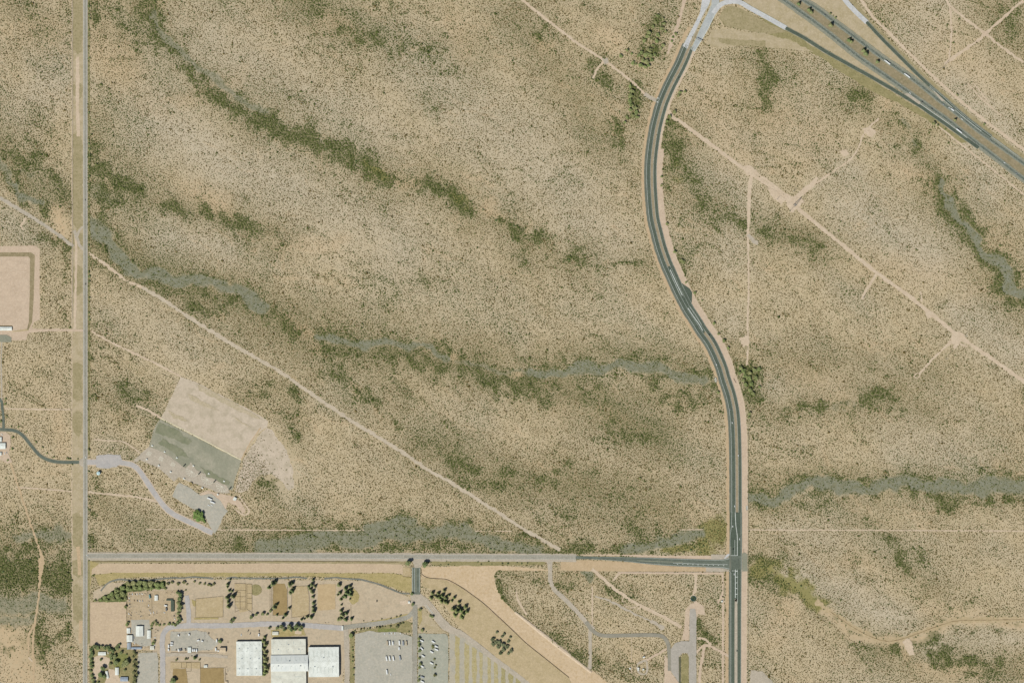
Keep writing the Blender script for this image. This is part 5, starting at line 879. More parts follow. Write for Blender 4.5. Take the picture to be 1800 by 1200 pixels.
def semi(px, py, ang, label, paint='white', L=1.0):
    o = empty('semi_truck', px, py, .74, ang)
    put(SEMC, o, 7.2, 0, 0, PAINTS[paint]); put(SEMH, o, 9.1, 0, 0, PAINTS[paint])
    t = put(SEMT, o, -1.6, 0); t.scale = (L, 1, 1); put(SEMF, o, .6, 0)
    for x in (9.0, 5.6, 4.4, -6.4, -7.7):
        for y in (-1.05, 1.05): put(BIGWHEEL, o, x, y)
    return tag(o, label, 'truck')
def boxtruck(px, py, ang, label):
    o = empty('box_truck', px, py, .74, ang); put(SEMC, o, 4.2, 0, 0, PAINTS['white']); t = put(SEMT, o, -.6, 0); t.scale = (.5, 1, 1)
    f = put(SEMF, o, 0, 0); f.scale = (.6, 1, 1)
    for x in (4.2, -2.6):
        for y in (-1.0, 1.0): put(BIGWHEEL, o, x, y)
    return tag(o, label, 'truck')
RVB = MB().box(0, 0, 1.9, 10.5, 2.55, 2.7, .99, .97).mesh('body', None); RVB.materials.append(None)
RVW = MB().box(1.5, 0, 2.2, 2.2, 2.6, .7).box(-2.6, 0, 2.2, 1.6, 2.6, .7).mesh('window_band', M_GLASS)
RVA = MB().box(0, 0, 0, 1.1, .9, .35, .85, .85).mesh('air_conditioner', pm('offwhite_plastic', A(214, 212, 204), grain=.05))
RVD = MB().box(.6, -1.29, 1.6, .8, .06, 1.9).mesh('door', M_WALL)
RVH = MB().tube((5.2, .5, .6), (6.6, 0, .6), .08).tube((5.2, -.5, .6), (6.6, 0, .6), .08).mesh('tow_hitch', M_STEEL)
RVWS = MB().box(5.22, 0, 2.25, .08, 2.3, .9).mesh('windscreen', M_GLASS)
def rv(px, py, ang, label, paint='white', L=1.0, trailer=False, group=None, z=.56):
    o = empty('travel_trailer' if trailer else 'motorhome', px, py, z, ang); o.scale = (L*1.2, 1.3, 1.15)
    put(RVB, o, 0, 0, 0, PAINTS[paint]); put(RVW, o, 0, 0); put(RVD, o, 0, 0)
    put(RVA, o, 1.8, 0, 3.35); put(RVA, o, -2.4, 0, 3.35)
    if trailer: put(RVH, o, 0, 0)
    else: put(RVWS, o, 0, 0)
    for x in ((-.8, .5) if trailer else (-3.0, 3.4)):
        for y in (-1.1, 1.1): put(WHEEL, o, x, y)
    return tag(o, label, 'trailer' if trailer else 'motorhome', group)
def hd(dx, dy): return math.atan2(-dy, dx)           # heading from a photo direction
SEh, NWh = hd(126, 97), hd(-126, -97)
semi(1559.5, 110, NWh, 'white semi truck nearest the median trees on the far highway carriageway')
semi(1594.5, 133.5, NWh, 'white semi truck on the far carriageway, between the other semi and box truck', L=1.0)
semi(1685.5, 230.5, SEh, 'white semi truck alone on the near highway carriageway', L=1.05)
boxtruck(1674, 193.5, NWh, 'white box truck where the on-ramp joins the highway')
for x, y, a, l, p in [(1450, 26.2, NWh, 'dark car on the far carriageway opposite the second median tree', 'grey'), (1658.5, 183.8, NWh, 'silver car ahead of the small white car and the box truck', 'silver'), (1668.6, 189.8, NWh, 'small white car just ahead of the box truck', 'white'),
    (1691, 209.8, NWh, 'white car following the box truck on the far carriageway', 'white'), (1584, 155, SEh, 'silver car on the near carriageway above the gore', 'silver'), (1599.5, 164, SEh, 'white car on the near carriageway beside the gore', 'white'),
    (1621, 178.8, SEh, 'dark car just past the gore on the near carriageway', 'black'), (1638.6, 191, SEh, 'black car on the near carriageway where the off-ramp lines end', 'black'), (1765.4, 286.2, SEh, 'white car at the right edge, second from the frame', 'white'), (1786.8, 305.5, SEh, 'white car at the right edge, nearest the frame', 'silver'),
    (1193.2, 137, hd(-40, 90), 'black car on the upper parkway below the concrete', 'black'), (1246.3, 588, hd(-13, -20), 'black car on the parkway below the turnout, upper of two', 'black'), (1252.8, 594.8, hd(-13, -20), 'dark grey car on the parkway below the turnout, lower of two', 'grey'), (1259, 640.5, hd(9, 23), 'white car on the western lanes where the wash ends', 'white'),
    (1283.2, 719.5, hd(3, 25), 'silver car on the western lanes below the culvert', 'silver'), (1287, 742.7, hd(2, 25), 'white car on the western lanes below the silver car', 'white'), (1297.6, 800, hd(0, -1), 'small white car beside the median level with the range lane', 'white'), (1291.2, 889, hd(0, 1), 'white car on the parkway level with the box culvert', 'white'),
    (1288, 924.4, hd(0, 1), 'white car approaching the intersection from the north', 'white'), (1300, 947, hd(0, -1), 'white car leaving the intersection northward', 'white'), (1288.8, 964.5, hd(0, 1), 'black car waiting at the north stop line', 'black'), (1290.5, 1008.5, hd(0, -1), 'white car just south of the intersection', 'white'),
    (150.8, 803.5, hd(0, -1), 'white car on the section road at the range turn', 'white'), (150.2, 351.5, hd(0, 1), 'dark car on the section road between the two washes', 'grey'), (150.8, 499, hd(0, -1), 'black car on the section road beside the western pad', 'black'), (153.7, 975.6, hd(-1, 0), 'white car turning onto the section road from the frontage road', 'white'),
    (1295.2, 1143, hd(0, -1), 'dark car on the parkway near the bottom edge', 'grey')]:
    car(x, y, a, l, p)
# fairground vehicles
rows = [(681, 1129.5, 'tan'), (685, 1129.2, 'white'), (690.5, 1129.5, 'white'), (702, 1128.8, 'white'), (708.5, 1129.6, 'silver'), (714.3, 1129.6, 'tan')]
ordn = ['first', 'second', 'third', 'fourth', 'fifth', 'sixth']
for i, (x, y, p) in enumerate(rows): rv(x, y, hd(.6, 8), '%s motorhome from the left in the upper row of the large car park' % ordn[i], p, .95 if i != 2 else .75, group='motorhomes in the upper car park row')
for i, (x, y, p) in enumerate([(679.5, 1156.3, 'white'), (685, 1156.3, 'white'), (691.5, 1156.2, 'white'), (703, 1155.3, 'silver')]): rv(x, y, hd(1.6, 8), '%s motorhome from the left in the lower row of the large car park' % ordn[i], p, .95, group='motorhomes in the lower car park row')
rv(701.5, 1138.8, hd(.2, 8), 'short white travel trailer between the two car park rows', 'white', .6, True)
rv(680, 1180, hd(1, 8), 'lone white motorhome in the lower part of the large car park', 'white', .95); car(686.8, 1184.5, hd(0, 1), 'small white car beside the lone motorhome', 'white', .55)
for i, (x, y, p) in enumerate([(676.2, 1113.2, 'white'), (684, 1112.4, 'silver'), (688.5, 1112.2, 'white'), (691.5, 1112.2, 'tan'), (694, 1112.2, 'white'), (704.2, 1112.4, 'white')]): car(x, y, hd(0, 1), '%s car from the left against the lawn of the large car park' % ordn[i], p, .55, 'cars parked against the lawn')
for x, y, d, l, p in [(741.5, 1125.3, (6, 3), 'white caravan at the top of the hedge-side row', 'white'), (741.5, 1139, (5, 5), 'white caravan second in the hedge-side row', 'white'), (743.8, 1152, (6, 4), 'white caravan third in the hedge-side row', 'white'), (742, 1170, (6, 4), 'white caravan fourth in the hedge-side row', 'white'), (742.5, 1189, (5, 2), 'silver caravan in the hedge-side row by the last tree', 'silver'), (742.6, 1197, (6, 3), 'white caravan lowest in the hedge-side row', 'white'),
    (761.5, 1127, (6, 3.5), 'white caravan at the top of the inner row', 'white'), (766.8, 1135, (6, 3), 'white caravan second in the inner row, above its neighbour', 'white'), (767.4, 1140.8, (6, 2.2), 'white caravan third in the inner row by the small tree', 'white'), (758.8, 1144.8, (6, 3), 'white caravan left of the small tree', 'white'), (758.5, 1164.5, (6, 3), 'white caravan lowest in the inner row', 'white')]:
    rv(x, y, hd(*d), l, p, .72, True, 'caravans in the caravan lot')
car(746.5, 1174, hd(5, 2), 'silver car beside the fourth hedge-side caravan', 'silver', .57)
car(662.5, 1055.5, hd(0, 1), 'dark car alone on the pale paddock', 'black', .2, sc=1.25); car(367, 1112.2, hd(0, 1), 'dark car parked above the workshop yard', 'black', .2, sc=1.2)
for x, y, d, l, p, L in [(436.5, 1107.5, (3, -6), 'dark pickup towing gear above the largest hall', 'black', 0), (440, 1112.6, (2, -4), 'grey pickup beside the dark one above the largest hall', 'grey', 0), (424, 1115, (.5, -5), 'white pickup parked nearest the driveway above the largest hall', 'white', 0), (455.5, 1108, (.2, -5), 'dark pickup hitched to the white stock trailer', 'black', 0)]: pickup(x, y, hd(*d), l, p, .2)
rv(455, 1115, hd(.2, -5), 'white stock trailer behind the dark pickup', 'white', .55, True, z=.2)
# storage yard vehicles
for x, y, d, l, p in [(228, 1043.6, (4, 3), 'grey car first in the row at the top of the storage yard', 'grey'), (233, 1043.4, (1, 4), 'white car second in the row at the top of the storage yard', 'white'), (237.6, 1043.4, (1, 4), 'black car third in the row at the top of the storage yard', 'black'), (241.2, 1043.6, (1, 4), 'white car fourth in the row at the top of the storage yard', 'white'), (245.6, 1043.2, (1, 4), 'silver car fifth in the row at the top of the storage yard', 'silver'), (250, 1043.2, (4, 2), 'white car sixth in the row at the top of the storage yard', 'white'), (255, 1043, (4, 2), 'tan car last in the row at the top of the storage yard', 'tan'),
    (241.6, 1055, (1, 4), 'grey car left of three in the middle of the storage yard', 'grey'), (246, 1055.4, (1, 4), 'white car between two others in the middle of the storage yard', 'white'), (250.8, 1055.4, (1, 4), 'silver car right of three in the middle of the storage yard', 'silver'), (236, 1054.6, (0, 4), 'rusty brown car in the storage yard', 'brown'),
    (227, 1050, (1, 4), 'white car on the west fence of the storage yard, topmost', 'white'), (227.5, 1055.4, (4, 1), 'silver car on the west fence below the topmost one', 'silver'), (228, 1061.6, (4, 2), 'dark car on the west fence of the storage yard', 'grey'), (227.4, 1067.6, (4, 1), 'tan car on the west fence of the storage yard', 'tan'), (226.6, 1078, (2, 4), 'white car on the west fence, lowest', 'white'), (230.2, 1080.4, (3, 3), 'grey car beside the lowest white one', 'grey'),
    (261.2, 1063.2, (1, 4), 'white car on the middle fence of the storage yard', 'white'), (263.4, 1072, (1, 4), 'silver car on the middle fence of the storage yard', 'silver'), (265.2, 1076.8, (0, 4), 'white car on the middle fence, lowest left', 'white'), (270, 1075.6, (.5, 4), 'white car on the middle fence, lowest right', 'white'), (247, 1074.8, (2, 3), 'tan car alone in the bare middle of the yard', 'tan'), (247.6, 1082.4, (3, -3), 'dark scrap car alone in the bare middle of the yard', 'grey'),
    (289, 1076, (4, 1), 'white car below the flatbed trailer', 'white'), (307, 1087, (1, 4), 'white car against the evergreen row', 'white'), (306.4, 1081.4, (3, 2), 'dark car against the evergreen row', 'grey'), (321, 1089.4, (3, 2), 'white car just east of the evergreen row', 'white'), (190, 1146.6, (1, 4), 'white car beside the mobile home', 'white'), (236.4, 1129.6, (1, 4), 'white car south of the square white shed', 'white'), (235.4, 1119.6, (1, 4), 'silver car east of the square white shed', 'silver'),
    (272.4, 1119.4, (5, 0), 'white car beside the driveway fence', 'white'), (272, 1133, (4, 1), 'white car under the driveway tree', 'white'), (163.4, 1170.6, (2, 3), 'white car at the homestead west trees', 'white')]: car(x, y, hd(*d), l, p, .3)
rv(263.3, 1047.5, hd(1, 5), 'teal flat-nosed truck at the top of the storage yard', 'teal', .8); rv(291.6, 1063.5, hd(5, 1), 'white travel trailer in the east half of the storage yard', 'white', .6, True); rv(292.5, 1069.8, hd(.6, 5), 'dark flatbed trailer in the east half of the storage yard', 'grey', .7, True)
for x, y, d, l, p, L in [(302, 1128.8, (5, .4), 'white stock trailer uppermost on the west side of the workshop yard', 'white', .55), (301.6, 1132.6, (5, .4), 'white stock trailer second on the west side of the workshop yard', 'white', .55), (296.6, 1134.5, (0, 5), 'white stock trailer upright beside the driveway', 'white', .6), (296.4, 1141, (0, 5), 'white stock trailer lowest beside the driveway', 'white', .45), (314.5, 1142, (.3, 5), 'white trailer left in the south row of the workshop yard', 'white', .5), (318.2, 1141, (1, 5), 'grey trailer in the south row of the workshop yard', 'grey', .5), (325.3, 1141.6, (.3, 5), 'tan trailer in the south row of the workshop yard', 'tan', .5), (339, 1142, (.2, 5), 'white trailer beside the yard container', 'white', .5), (342, 1142, (.2, 5), 'white trailer second from the yard container', 'white', .5), (345.8, 1142.4, (.2, 5), 'white trailer at the east end of the south row', 'white', .6),
    (314, 1115.8, (.4, 4), 'small white trailer at the upper left of the workshop yard', 'white', .4), (332.6, 1114.4, (.6, 4), 'small white trailer at the top of the workshop yard', 'white', .4), (348.5, 1124.4, (5, -1.5), 'white boat-like trailer in the middle of the workshop yard', 'white', .5), (355.6, 1125.8, (4, 1), 'small white trailer east of the boat-like one', 'white', .35), (379.6, 1140.4, (.4, 5), 'white horse trailer west of the tan-roofed workshop', 'white', .65), (381, 1125, (.2, 5), 'white horse trailer beside the round shade tree', 'white', .6), (384, 1143, (3, 0), 'small white trailer touching the tan-roofed workshop', 'white', .35)]: rv(x, y, hd(*d), l, p, L, True, z=.5)
car(309.8, 1141, hd(.2, 4), 'black car at the west end of the south row', 'black', .5)
for x, y, d, l, L in [(368.8, 876, (8, 3.4), 'white motorhome upper of two in the range car park', 1.05), (373.6, 882.2, (8, 3.4), 'white motorhome lower of two in the range car park', 1.0)]: rv(x, y, hd(*d), l, 'white', L)
pickup(367, 887.6, hd(4, 2), 'white pickup left of two below the range motorhomes', 'white'); pickup(372.4, 887.4, hd(4, 2), 'white pickup right of two below the range motorhomes', 'white')

# ------------------------------------------------------------------ buildings
M_SKYL = pm('fibreglass_skylight', A(206, 210, 200), A(194, 200, 190), .3, rough=.5, grain=.05)
def wing(parent, cx, cy, w, d, h, ridge, wall, roof, axis='y', ribs=3.0, vents=0, doors=1, windows=0, over=.4):
    """gabled wing in local metres: centre, width (x), depth (y), eave height h, ridge rise, ridge axis"""
    a, b = w/2, d/2; mb = MB()
    if axis == 'y':
        pts = [(-a, 0), (a, 0), (a, h), (0, h+ridge), (-a, h)]
        vs = [(cx+x, cy-b, z) for x, z in pts]+[(cx+x, cy+b, z) for x, z in pts]
    else:
        pts = [(-b, 0), (b, 0), (b, h), (0, h+ridge), (-b, h)]
        vs = [(cx-a, cy+y, z) for y, z in pts]+[(cx+a, cy+y, z) for y, z in pts]
    n = 5; mb.add(vs, [(4, 3, 2, 1, 0), (5, 6, 7, 8, 9)]+[(i, (i+1) % n, n+(i+1) % n, n+i) for i in range(n)])
    mb.build('wall', wall, parent)
    t = .18; rm = MB(); seams = MB()
    half, run = (a, b) if axis == 'y' else (b, a); sl = ridge/half
    for s in (-1, 1):
        e = half+over; z0, z1 = h-over*sl+.06, h+ridge+.06; r = run+over
        q = [(s*e, -r, z0), (0, -r, z1), (0, r, z1), (s*e, r, z0)]; q = q+[(x, y, z+t) for x, y, z in q]
        if axis == 'x': q = [(y, x, z) for x, y, z in q]
        rm.add([(cx+x, cy+y, z) for x, y, z in q], [(0, 1, 2, 3), (7, 6, 5, 4), (0, 4, 5, 1), (1, 5, 6, 2), (2, 6, 7, 3), (3, 7, 4, 0)])
        k = int(2*run/ribs)
        for i in range(1, k):
            yy = -run+i*2*run/k; q = [(s*e, yy-.07, z0+t), (0, yy-.07, z1+t), (0, yy+.07, z1+t), (s*e, yy+.07, z0+t)]; q = q+[(x, y, z+.12) for x, y, z in q]
            if axis == 'x': q = [(y, x, z) for x, y, z in q]
            seams.add([(cx+x, cy+y, z) for x, y, z in q], [(7, 6, 5, 4), (0, 4, 5, 1), (1, 5, 6, 2), (2, 6, 7, 3), (3, 7, 4, 0)])
    ro = rm.build('roof', roof, parent)
    if seams.v: seams.build('roof_seam', roof, ro, 'stuff')
    cap = MB(); L_ = 2*(run+over)
    if axis == 'y': cap.box(cx, cy, h+ridge+.3, .5, L_, .14)
    else: cap.box(cx, cy, h+ridge+.3, L_, .5, .14)
    cap.build('ridge_cap', roof, ro)
    for i in range(vents):
        for s_ in (-1, 1):
            f = -run+(i+.25)*2*run/vents; x_ = s_*half*.55; zc = h+ridge*.45+.40; sky = MB()
            q = [(x_-half*.2, f-.55, 0), (x_+half*.2, f-.55, 0), (x_+half*.2, f+.55, 0), (x_-half*.2, f+.55, 0)]; q = [(x, y, h+ridge*(1-abs(x)/half)+.42) for x, y, _ in q]
            if axis == 'x': q = [(y, x, z) for x, y, z in q]
            sky.add([(cx+x, cy+y, z) for x, y, z in q]+[(cx+x, cy+y, z-.3) for x, y, z in q], [(0, 1, 2, 3), (0, 4, 5, 1), (1, 5, 6, 2), (2, 6, 7, 3), (3, 7, 4, 0)]); sky.build('skylight', M_SKYL, ro)
    for i in range(vents):
        f = -run+(i+.5)*2*run/vents; vb = MB(); off = half*.35*(1 if i % 2 else -1)
        zz = h+ridge*(1-.35)+.35
        p = (cx+off, cy+f) if axis == 'y' else (cx+f, cy+off)
        vb.cyl(p[0], p[1], zz, .45, .8, 8).cyl(p[0], p[1], zz+.5, .65, .2, 8); vb.build('roof_vent', M_STEEL, ro)
    if vents >= 5:
        for i in range(3):
            f = -run*.6+i*run*.6; off = half*.3*(1 if i % 2 else -1); p = (cx+off, cy+f) if axis == 'y' else (cx+f, cy+off)
            MB().box(p[0], p[1], h+ridge+.5, 2.6, 2.0, 1.3, .95, .95).build('rooftop_unit', M_GREYR, ro)
    for i in range(doors):
        f = 0 if doors == 1 else -w*.3+i*w*.6/(doors-1); dw, dh = min(4.0, w*.3), min(h*.8, 4.2)
        MB().box(cx+f, cy-b-.04, dh/2, dw, .12, dh).build('door', M_DOOR, parent)
    for i in range(windows):
        f = -d*.35+i*d*.7/max(1, windows-1)
        for s in (-1, 1):
            wo = MB().box(cx+s*(a+.03), cy+f, h*.6, .1, 1.3, 1.0).build('window', M_WALL, parent); MB().box(cx+s*(a+.09), cy+f, h*.6, .06, 1.1, .8).build('pane', M_GLASS, wo)
def building(name, label, x0, y0, x1, y1, h=4, ridge=1.2, wall=None, roof=None, axis=None, rot=0, vents=0, doors=1, windows=0, cat='building', ribs=3.0):
    """footprint in photo pixels"""
    o = empty(name, (x0+x1)/2, (y0+y1)/2, 0, math.radians(rot)); w, d = (x1-x0)*S, (y1-y0)*S
    ax = axis or ('y' if d >= w else 'x'); wing(o, 0, 0, w, d, h, ridge, wall or M_WALL, roof or M_WHITE, ax, vents=vents, doors=doors, windows=windows, ribs=ribs)
    return tag(o, label, cat)
# largest hall: three parallel gables
o = empty('exhibition_hall', 438.5, 1156, 0, math.radians(.4)); tag(o, 'large white hall with three parallel gabled bays, leftmost of the big halls', 'hall')
for k in (-1, 0, 1): wing(o, k*15*S, 0, 15*S, 60*S, 6.4, .8, M_WALL, M_WHITE, 'y', vents=6, doors=1, over=0.0 if k == 0 else .0)
o = empty('livestock_hall', 508, 1165, 0, math.radians(.6)); tag(o, 'long cream-white hall with a raised grey-sloped middle section, between the others', 'hall')
wing(o, 0, (1165-1135.5)*S, 60*S, 27*S, 8.0, .9, M_WALL, M_CREAMR, 'x', vents=5, doors=2)
wing(o, 1.5*S, (1165-1164)*S, 65*S, 28*S, 10.5, 4.6, M_WALL, pm('ageing_white_roof', A(232, 232, 222), A(220, 222, 216), .05, rough=.6, grain=.05), 'x', vents=8, doors=2)
wing(o, -.5*S, (1165-1204)*S, 61*S, 51.5*S, 7.2, .9, M_WALL, M_CREAMR, 'y', vents=4, doors=2)
o = empty('arena_hall', 569.5, 1162, 0, math.radians(.5)); tag(o, 'square white hall with a low gable, rightmost of the big halls', 'hall')
wing(o, 0, 0, 53*S, 52*S, 8.0, 2.2, M_WALL, M_WHITE, 'x', vents=8, doors=2)
building('metal_shed', 'white shed with a grey east slope in the gravel yard', 239.5, 1099.5, 252, 1117, 4.5, 1.6, windows=3)
building('metal_shed', 'small white shed on the ploughed field boundary, upper of two', 223.3, 1103.5, 229, 1112, 3.2, .6)
building('metal_shed', 'square white shed on the ploughed field boundary, below the small one', 223.3, 1115.5, 233, 1127, 4.5, 1.0, windows=2)
building('metal_shed', 'grey-roofed shed below the square white shed', 224, 1129, 230, 1140, 3.5, .8, roof=M_GREYR)
building('metal_shed', 'narrow white shed on the east side of the gravel yard', 259.2, 1107, 265, 1121, 3.6, .7)
building('long_shed', 'long blue-roofed open shed south of the gravel yard', 231.5, 1136.6, 249, 1139.8, 3.6, .4, roof=M_BLUER, axis='x', cat='shed')
building('metal_shed', 'small cream shed by the driveway tree', 264.2, 1134.6, 271, 1140.6, 3.4, .5, roof=M_CREAMR)
building('metal_shed', 'small white shed in the upper storage yard', 272.2, 1045.8, 277.4, 1054.5, 3.6, .6)
building('long_shed', 'long dark green-roofed shed beside the evergreen row', 300.8, 1055, 306.2, 1073.5, 3.4, .5, roof=M_DARKR, cat='shed')
building('long_shed', 'dark lean-to shed topping the dark green-roofed shed', 293, 1052, 304, 1054.6, 3.0, .3, roof=M_DARKR, axis='x', cat='shed')
building('mobile_home', 'long white mobile home among the homestead shelter trees', 173, 1145.2, 186.2, 1150.4, 3.2, .4, windows=0, cat='house')
building('farmhouse', 'white-roofed house in the middle of the homestead', 203, 1172.4, 208.8, 1185, 3.6, 1.0, windows=3, cat='house')
building('farm_shed', 'blue-grey roofed house at the south of the homestead', 212, 1189, 225, 1196.2, 3.8, 1.0, roof=M_BLUER, cat='house', windows=2)
building('narrow_shed', 'narrow white shed with pointed end beside the homestead shade trees', 187, 1178.5, 190.4, 1191, 3.0, .6, rot=12, cat='shed')
building('container', 'white container beside the trailers of the workshop yard', 330.3, 1137, 336, 1146, 3.4, .15, cat='container')
building('workshop', 'tan-roofed workshop south of the round shade tree', 386.6, 1137.4, 397, 1145.2, 6.2, .9, roof=M_TANR, cat='workshop')
building('ticket_booth', 'cream-roofed block north of the cream hall', 479, 1109.4, 489.4, 1114.8, 3.2, .5, roof=M_CREAMR, axis='x', cat='building')
building('corral_shed', 'small white shed between corrals and trailers', 358.8, 1168, 364.4, 1172, 3.2, .5, cat='shed')
building('corral_shed', 'small tan shed at the bottom of the corral fence', 396.4, 1196.6, 400.2, 1201, 3.0, .5, roof=M_TANR, cat='shed')
building('gatehouse', 'small white gatehouse at the end of the asphalt entrance', 717.4, 1056.2, 720.8, 1059.4, 3.0, .5, cat='building')
building('pump_house', 'small white hut between car park and driveway bend', 601, 1099.6, 603.4, 1106.6, 2.8, .4, cat='shed')
building('depot_hall', 'long white depot roof at the south edge of the western pad', -30, 574.6, 21.5, 580.6, 5.2, .8, axis='x', cat='depot', vents=4)
building('compound_building', 'white roofed building at the left edge beside the asphalt lane, lower', -14, 778.4, 10, 788.4, 4.2, .8, cat='building', vents=2)
building('compound_building', 'white roofed building at the left edge beside the asphalt lane, upper', -12, 768, 3.2, 776, 3.6, .6, cat='building')
building('compound_shed', 'small white shed below the left edge buildings', -3, 794.6, 3, 799.6, 3.2, .5, cat='shed')
building('range_clubhouse', 'pale grey-white range building at the end of the dirt clearing', 410.6, 873.6, 415.4, 879, 3.8, .8, rot=-28, cat='building')
building('utility_hut', 'small white hut beside the fence east of the south-east block', 1268, 1055, 1270.2, 1057.2, 2.6, .3, cat='hut')
building('utility_hut', 'tiny white hut on the dirt loop, right of two', 1129.6, 1174.6, 1131.8, 1176.8, 2.6, .3, cat='hut'); building('utility_hut', 'tall white hut on the dirt loop, left of two', 1120.8, 1172.6, 1123.2, 1177.6, 3, .3, cat='hut'); building('utility_hut', 'white hut alone west of the dirt loop', 1106.4, 1173, 1108.4, 1175, 2.4, .3, cat='hut')
rv(1131.5, 1154, hd(4, -1.2), 'white trailer on the dirt spur above the loop', 'white', .45, True, z=.2)
car(8, 796.5, hd(0, 1), 'white car in the western dirt lot, left', 'white', .2); car(11.8, 795.2, hd(1, 4), 'silver car in the western dirt lot, right', 'silver', .2); car(3.6, 763.6, hd(2, 4), 'white car above the left edge buildings', 'white', .2)
# water tank
o = empty('water_tank', 173.6, 831.2, 0); tag(o, 'round pale teal water tank south of the range driveway', 'tank')
MB().cyl(0, 0, 3.4, 4.6, 6.8, 28).build('tank_wall', M_TEAL, o); r_ = MB().cyl(0, 0, 7.3, 4.8, 1.0, 28, r2=.5).build('roof', M_TEAL, o)
MB().cyl(1.6, -1.6, 7.9, .5, .5, 10).build('hatch', M_STEEL, r_); MB().box(-4.75, 0, 3.6, .12, .6, 7.0).build('ladder', M_STEEL, o)

M_SLAB = pm('pale_path_slab', A(228, 220, 200), A(214, 206, 186), .4, grain=.05)
# ------------------------------------------------------------------ shooting range furniture
def box_thing(name, label, cat, px, py, w, d, h, ang, roofm, group=None, trim=M_WALL, z=.2):
    o = empty(name, px, py, z, ang); MB().box(0, 0, h/2, w, d, h).build('wall', trim, o)
    MB().box(0, 0, h+.1, w+.5, d+.5, .2).build('roof', roofm, o); MB().box(0, -d/2-.03, h*.4, w*.4, .08, h*.7).build('door', M_DOOR, o)
    return tag(o, label, cat, group)
ra_ = math.radians(-27)
for i, (x, y) in enumerate([(267.6, 783.2), (289.4, 793.8), (311, 804.3), (340, 818.4), (367, 832), (394, 845.4)]):
    box_thing('trap_house', '%s low white trap house from the left along the range turf' % ordn[i], 'trap house', x, y, 3.6, 3.0, 1.8, ra_, M_WHITE, 'low trap houses along the range turf')
for i, (x, y) in enumerate([(258, 807), (279.2, 818), (300, 829), (323.6, 841), (355.6, 857), (383, 868.6)]):
    o = empty('shade_shelter', x, y, .2, ra_); tag(o, '%s white shade shelter from the left behind the firing pads' % ordn[i], 'shelter', 'shade shelters behind the firing pads')
    MB().box(0, 0, 3.0, 4.4, 3.4, .16).build('roof', M_WHITE, o)
    for sx in (-2, 2):
        for sy in (-1.5, 1.5): MB().box(sx, sy, 1.5, .14, .14, 3.0).build('post', M_STEEL, o)
    MB().box(0, .6, .45, 2.4, .5, .1).build('bench', M_WOOD, o)
for i, (x, y) in enumerate([(322, 820.5), (348.6, 834.2), (375.4, 848.4), (402.6, 860.4)]):
    o = empty('target_tower', x, y, .2, math.radians(58)); tag(o, '%s tall narrow target tower from the left between skeet pads' % ordn[i], 'tower', 'target towers between skeet pads')
    MB().box(3.4, 0, 3.6, 2.4, 2.4, 7.2).build('wall', pm('faded_green_boards', A(126, 126, 100), A(112, 114, 90), .3), o); MB().box(3.4, 0, 7.3, 3.0, 3.0, .2).build('roof', M_DARKR, o)
    for sy in (-1.0, 1.0): MB().box(-2.4, sy, .7, 8.0, .22, 1.4).build('side_screen', M_CONCW, o)
    MB().box(-2.4, 0, .12, 8.0, 1.6, .1).build('walkway', M_DOOR, o)
for i, (x, y) in enumerate([(262, 797), (283, 806), (304, 816)]):
    o = empty('trap_walkways', x, y, .52, ra_); tag(o, '%s pale square of trap walkways from the left' % ordn[i], 'walkway', 'trap walkways')
    for k in range(5): MB().box((k-2)*2.4, 0, 0, 1.0, 10, .06).build('path_slab', M_SLAB, o)
    MB().box(0, -4.9, .03, 9.6, .7, .06).build('path_slab', M_SLAB, o); MB().box(0, 4.9, .03, 9.6, .7, .06).build('path_slab', M_SLAB, o)
for i, (x, y) in enumerate([(336, 831.5), (363, 845), (389, 857.5)]):
    o = empty('skeet_walkways', x, y, .52, ra_); tag(o, '%s pale half-circle of skeet walkways from the left' % ordn[i], 'walkway', 'skeet walkways')
    for k in range(7):
        a = math.pi+math.pi*k/6; b_ = MB().box(8.5, 0, 0, 17, 1.0, .06).build('path_slab', M_SLAB, o); b_.rotation_euler = (0, 0, a*.9+.157*2); b_.location = (0, 6, .01*k)
    arc = MB()
    for k in range(18):
        a0, a1 = math.pi+math.pi*k/18, math.pi+math.pi*(k+1)/18
        arc.add([(16*math.cos(a0), 6+16*math.sin(a0)*.75, .1), (16*math.cos(a1), 6+16*math.sin(a1)*.75, .1), (17*math.cos(a1), 6+17*math.sin(a1)*.75, .1), (17*math.cos(a0), 6+17*math.sin(a0)*.75, .1)], [(0, 3, 2, 1)])
    arc.build('curved_path', M_SLAB, o)
o = empty('brush_pile', 335.6, 849.8, .2); tag(o, 'round olive canopy patch beside the range car park', 'shelter'); MB().cyl(0, 0, 3.1, 4.6, .3, 12).build('canopy', pm('olive_canvas', A(166, 148, 104), A(150, 134, 92), .3), o)
for k in range(4): MB().box(3.4*math.cos(k*1.57), 3.4*math.sin(k*1.57), 1.5, .16, .16, 3).build('post', M_STEEL, o)

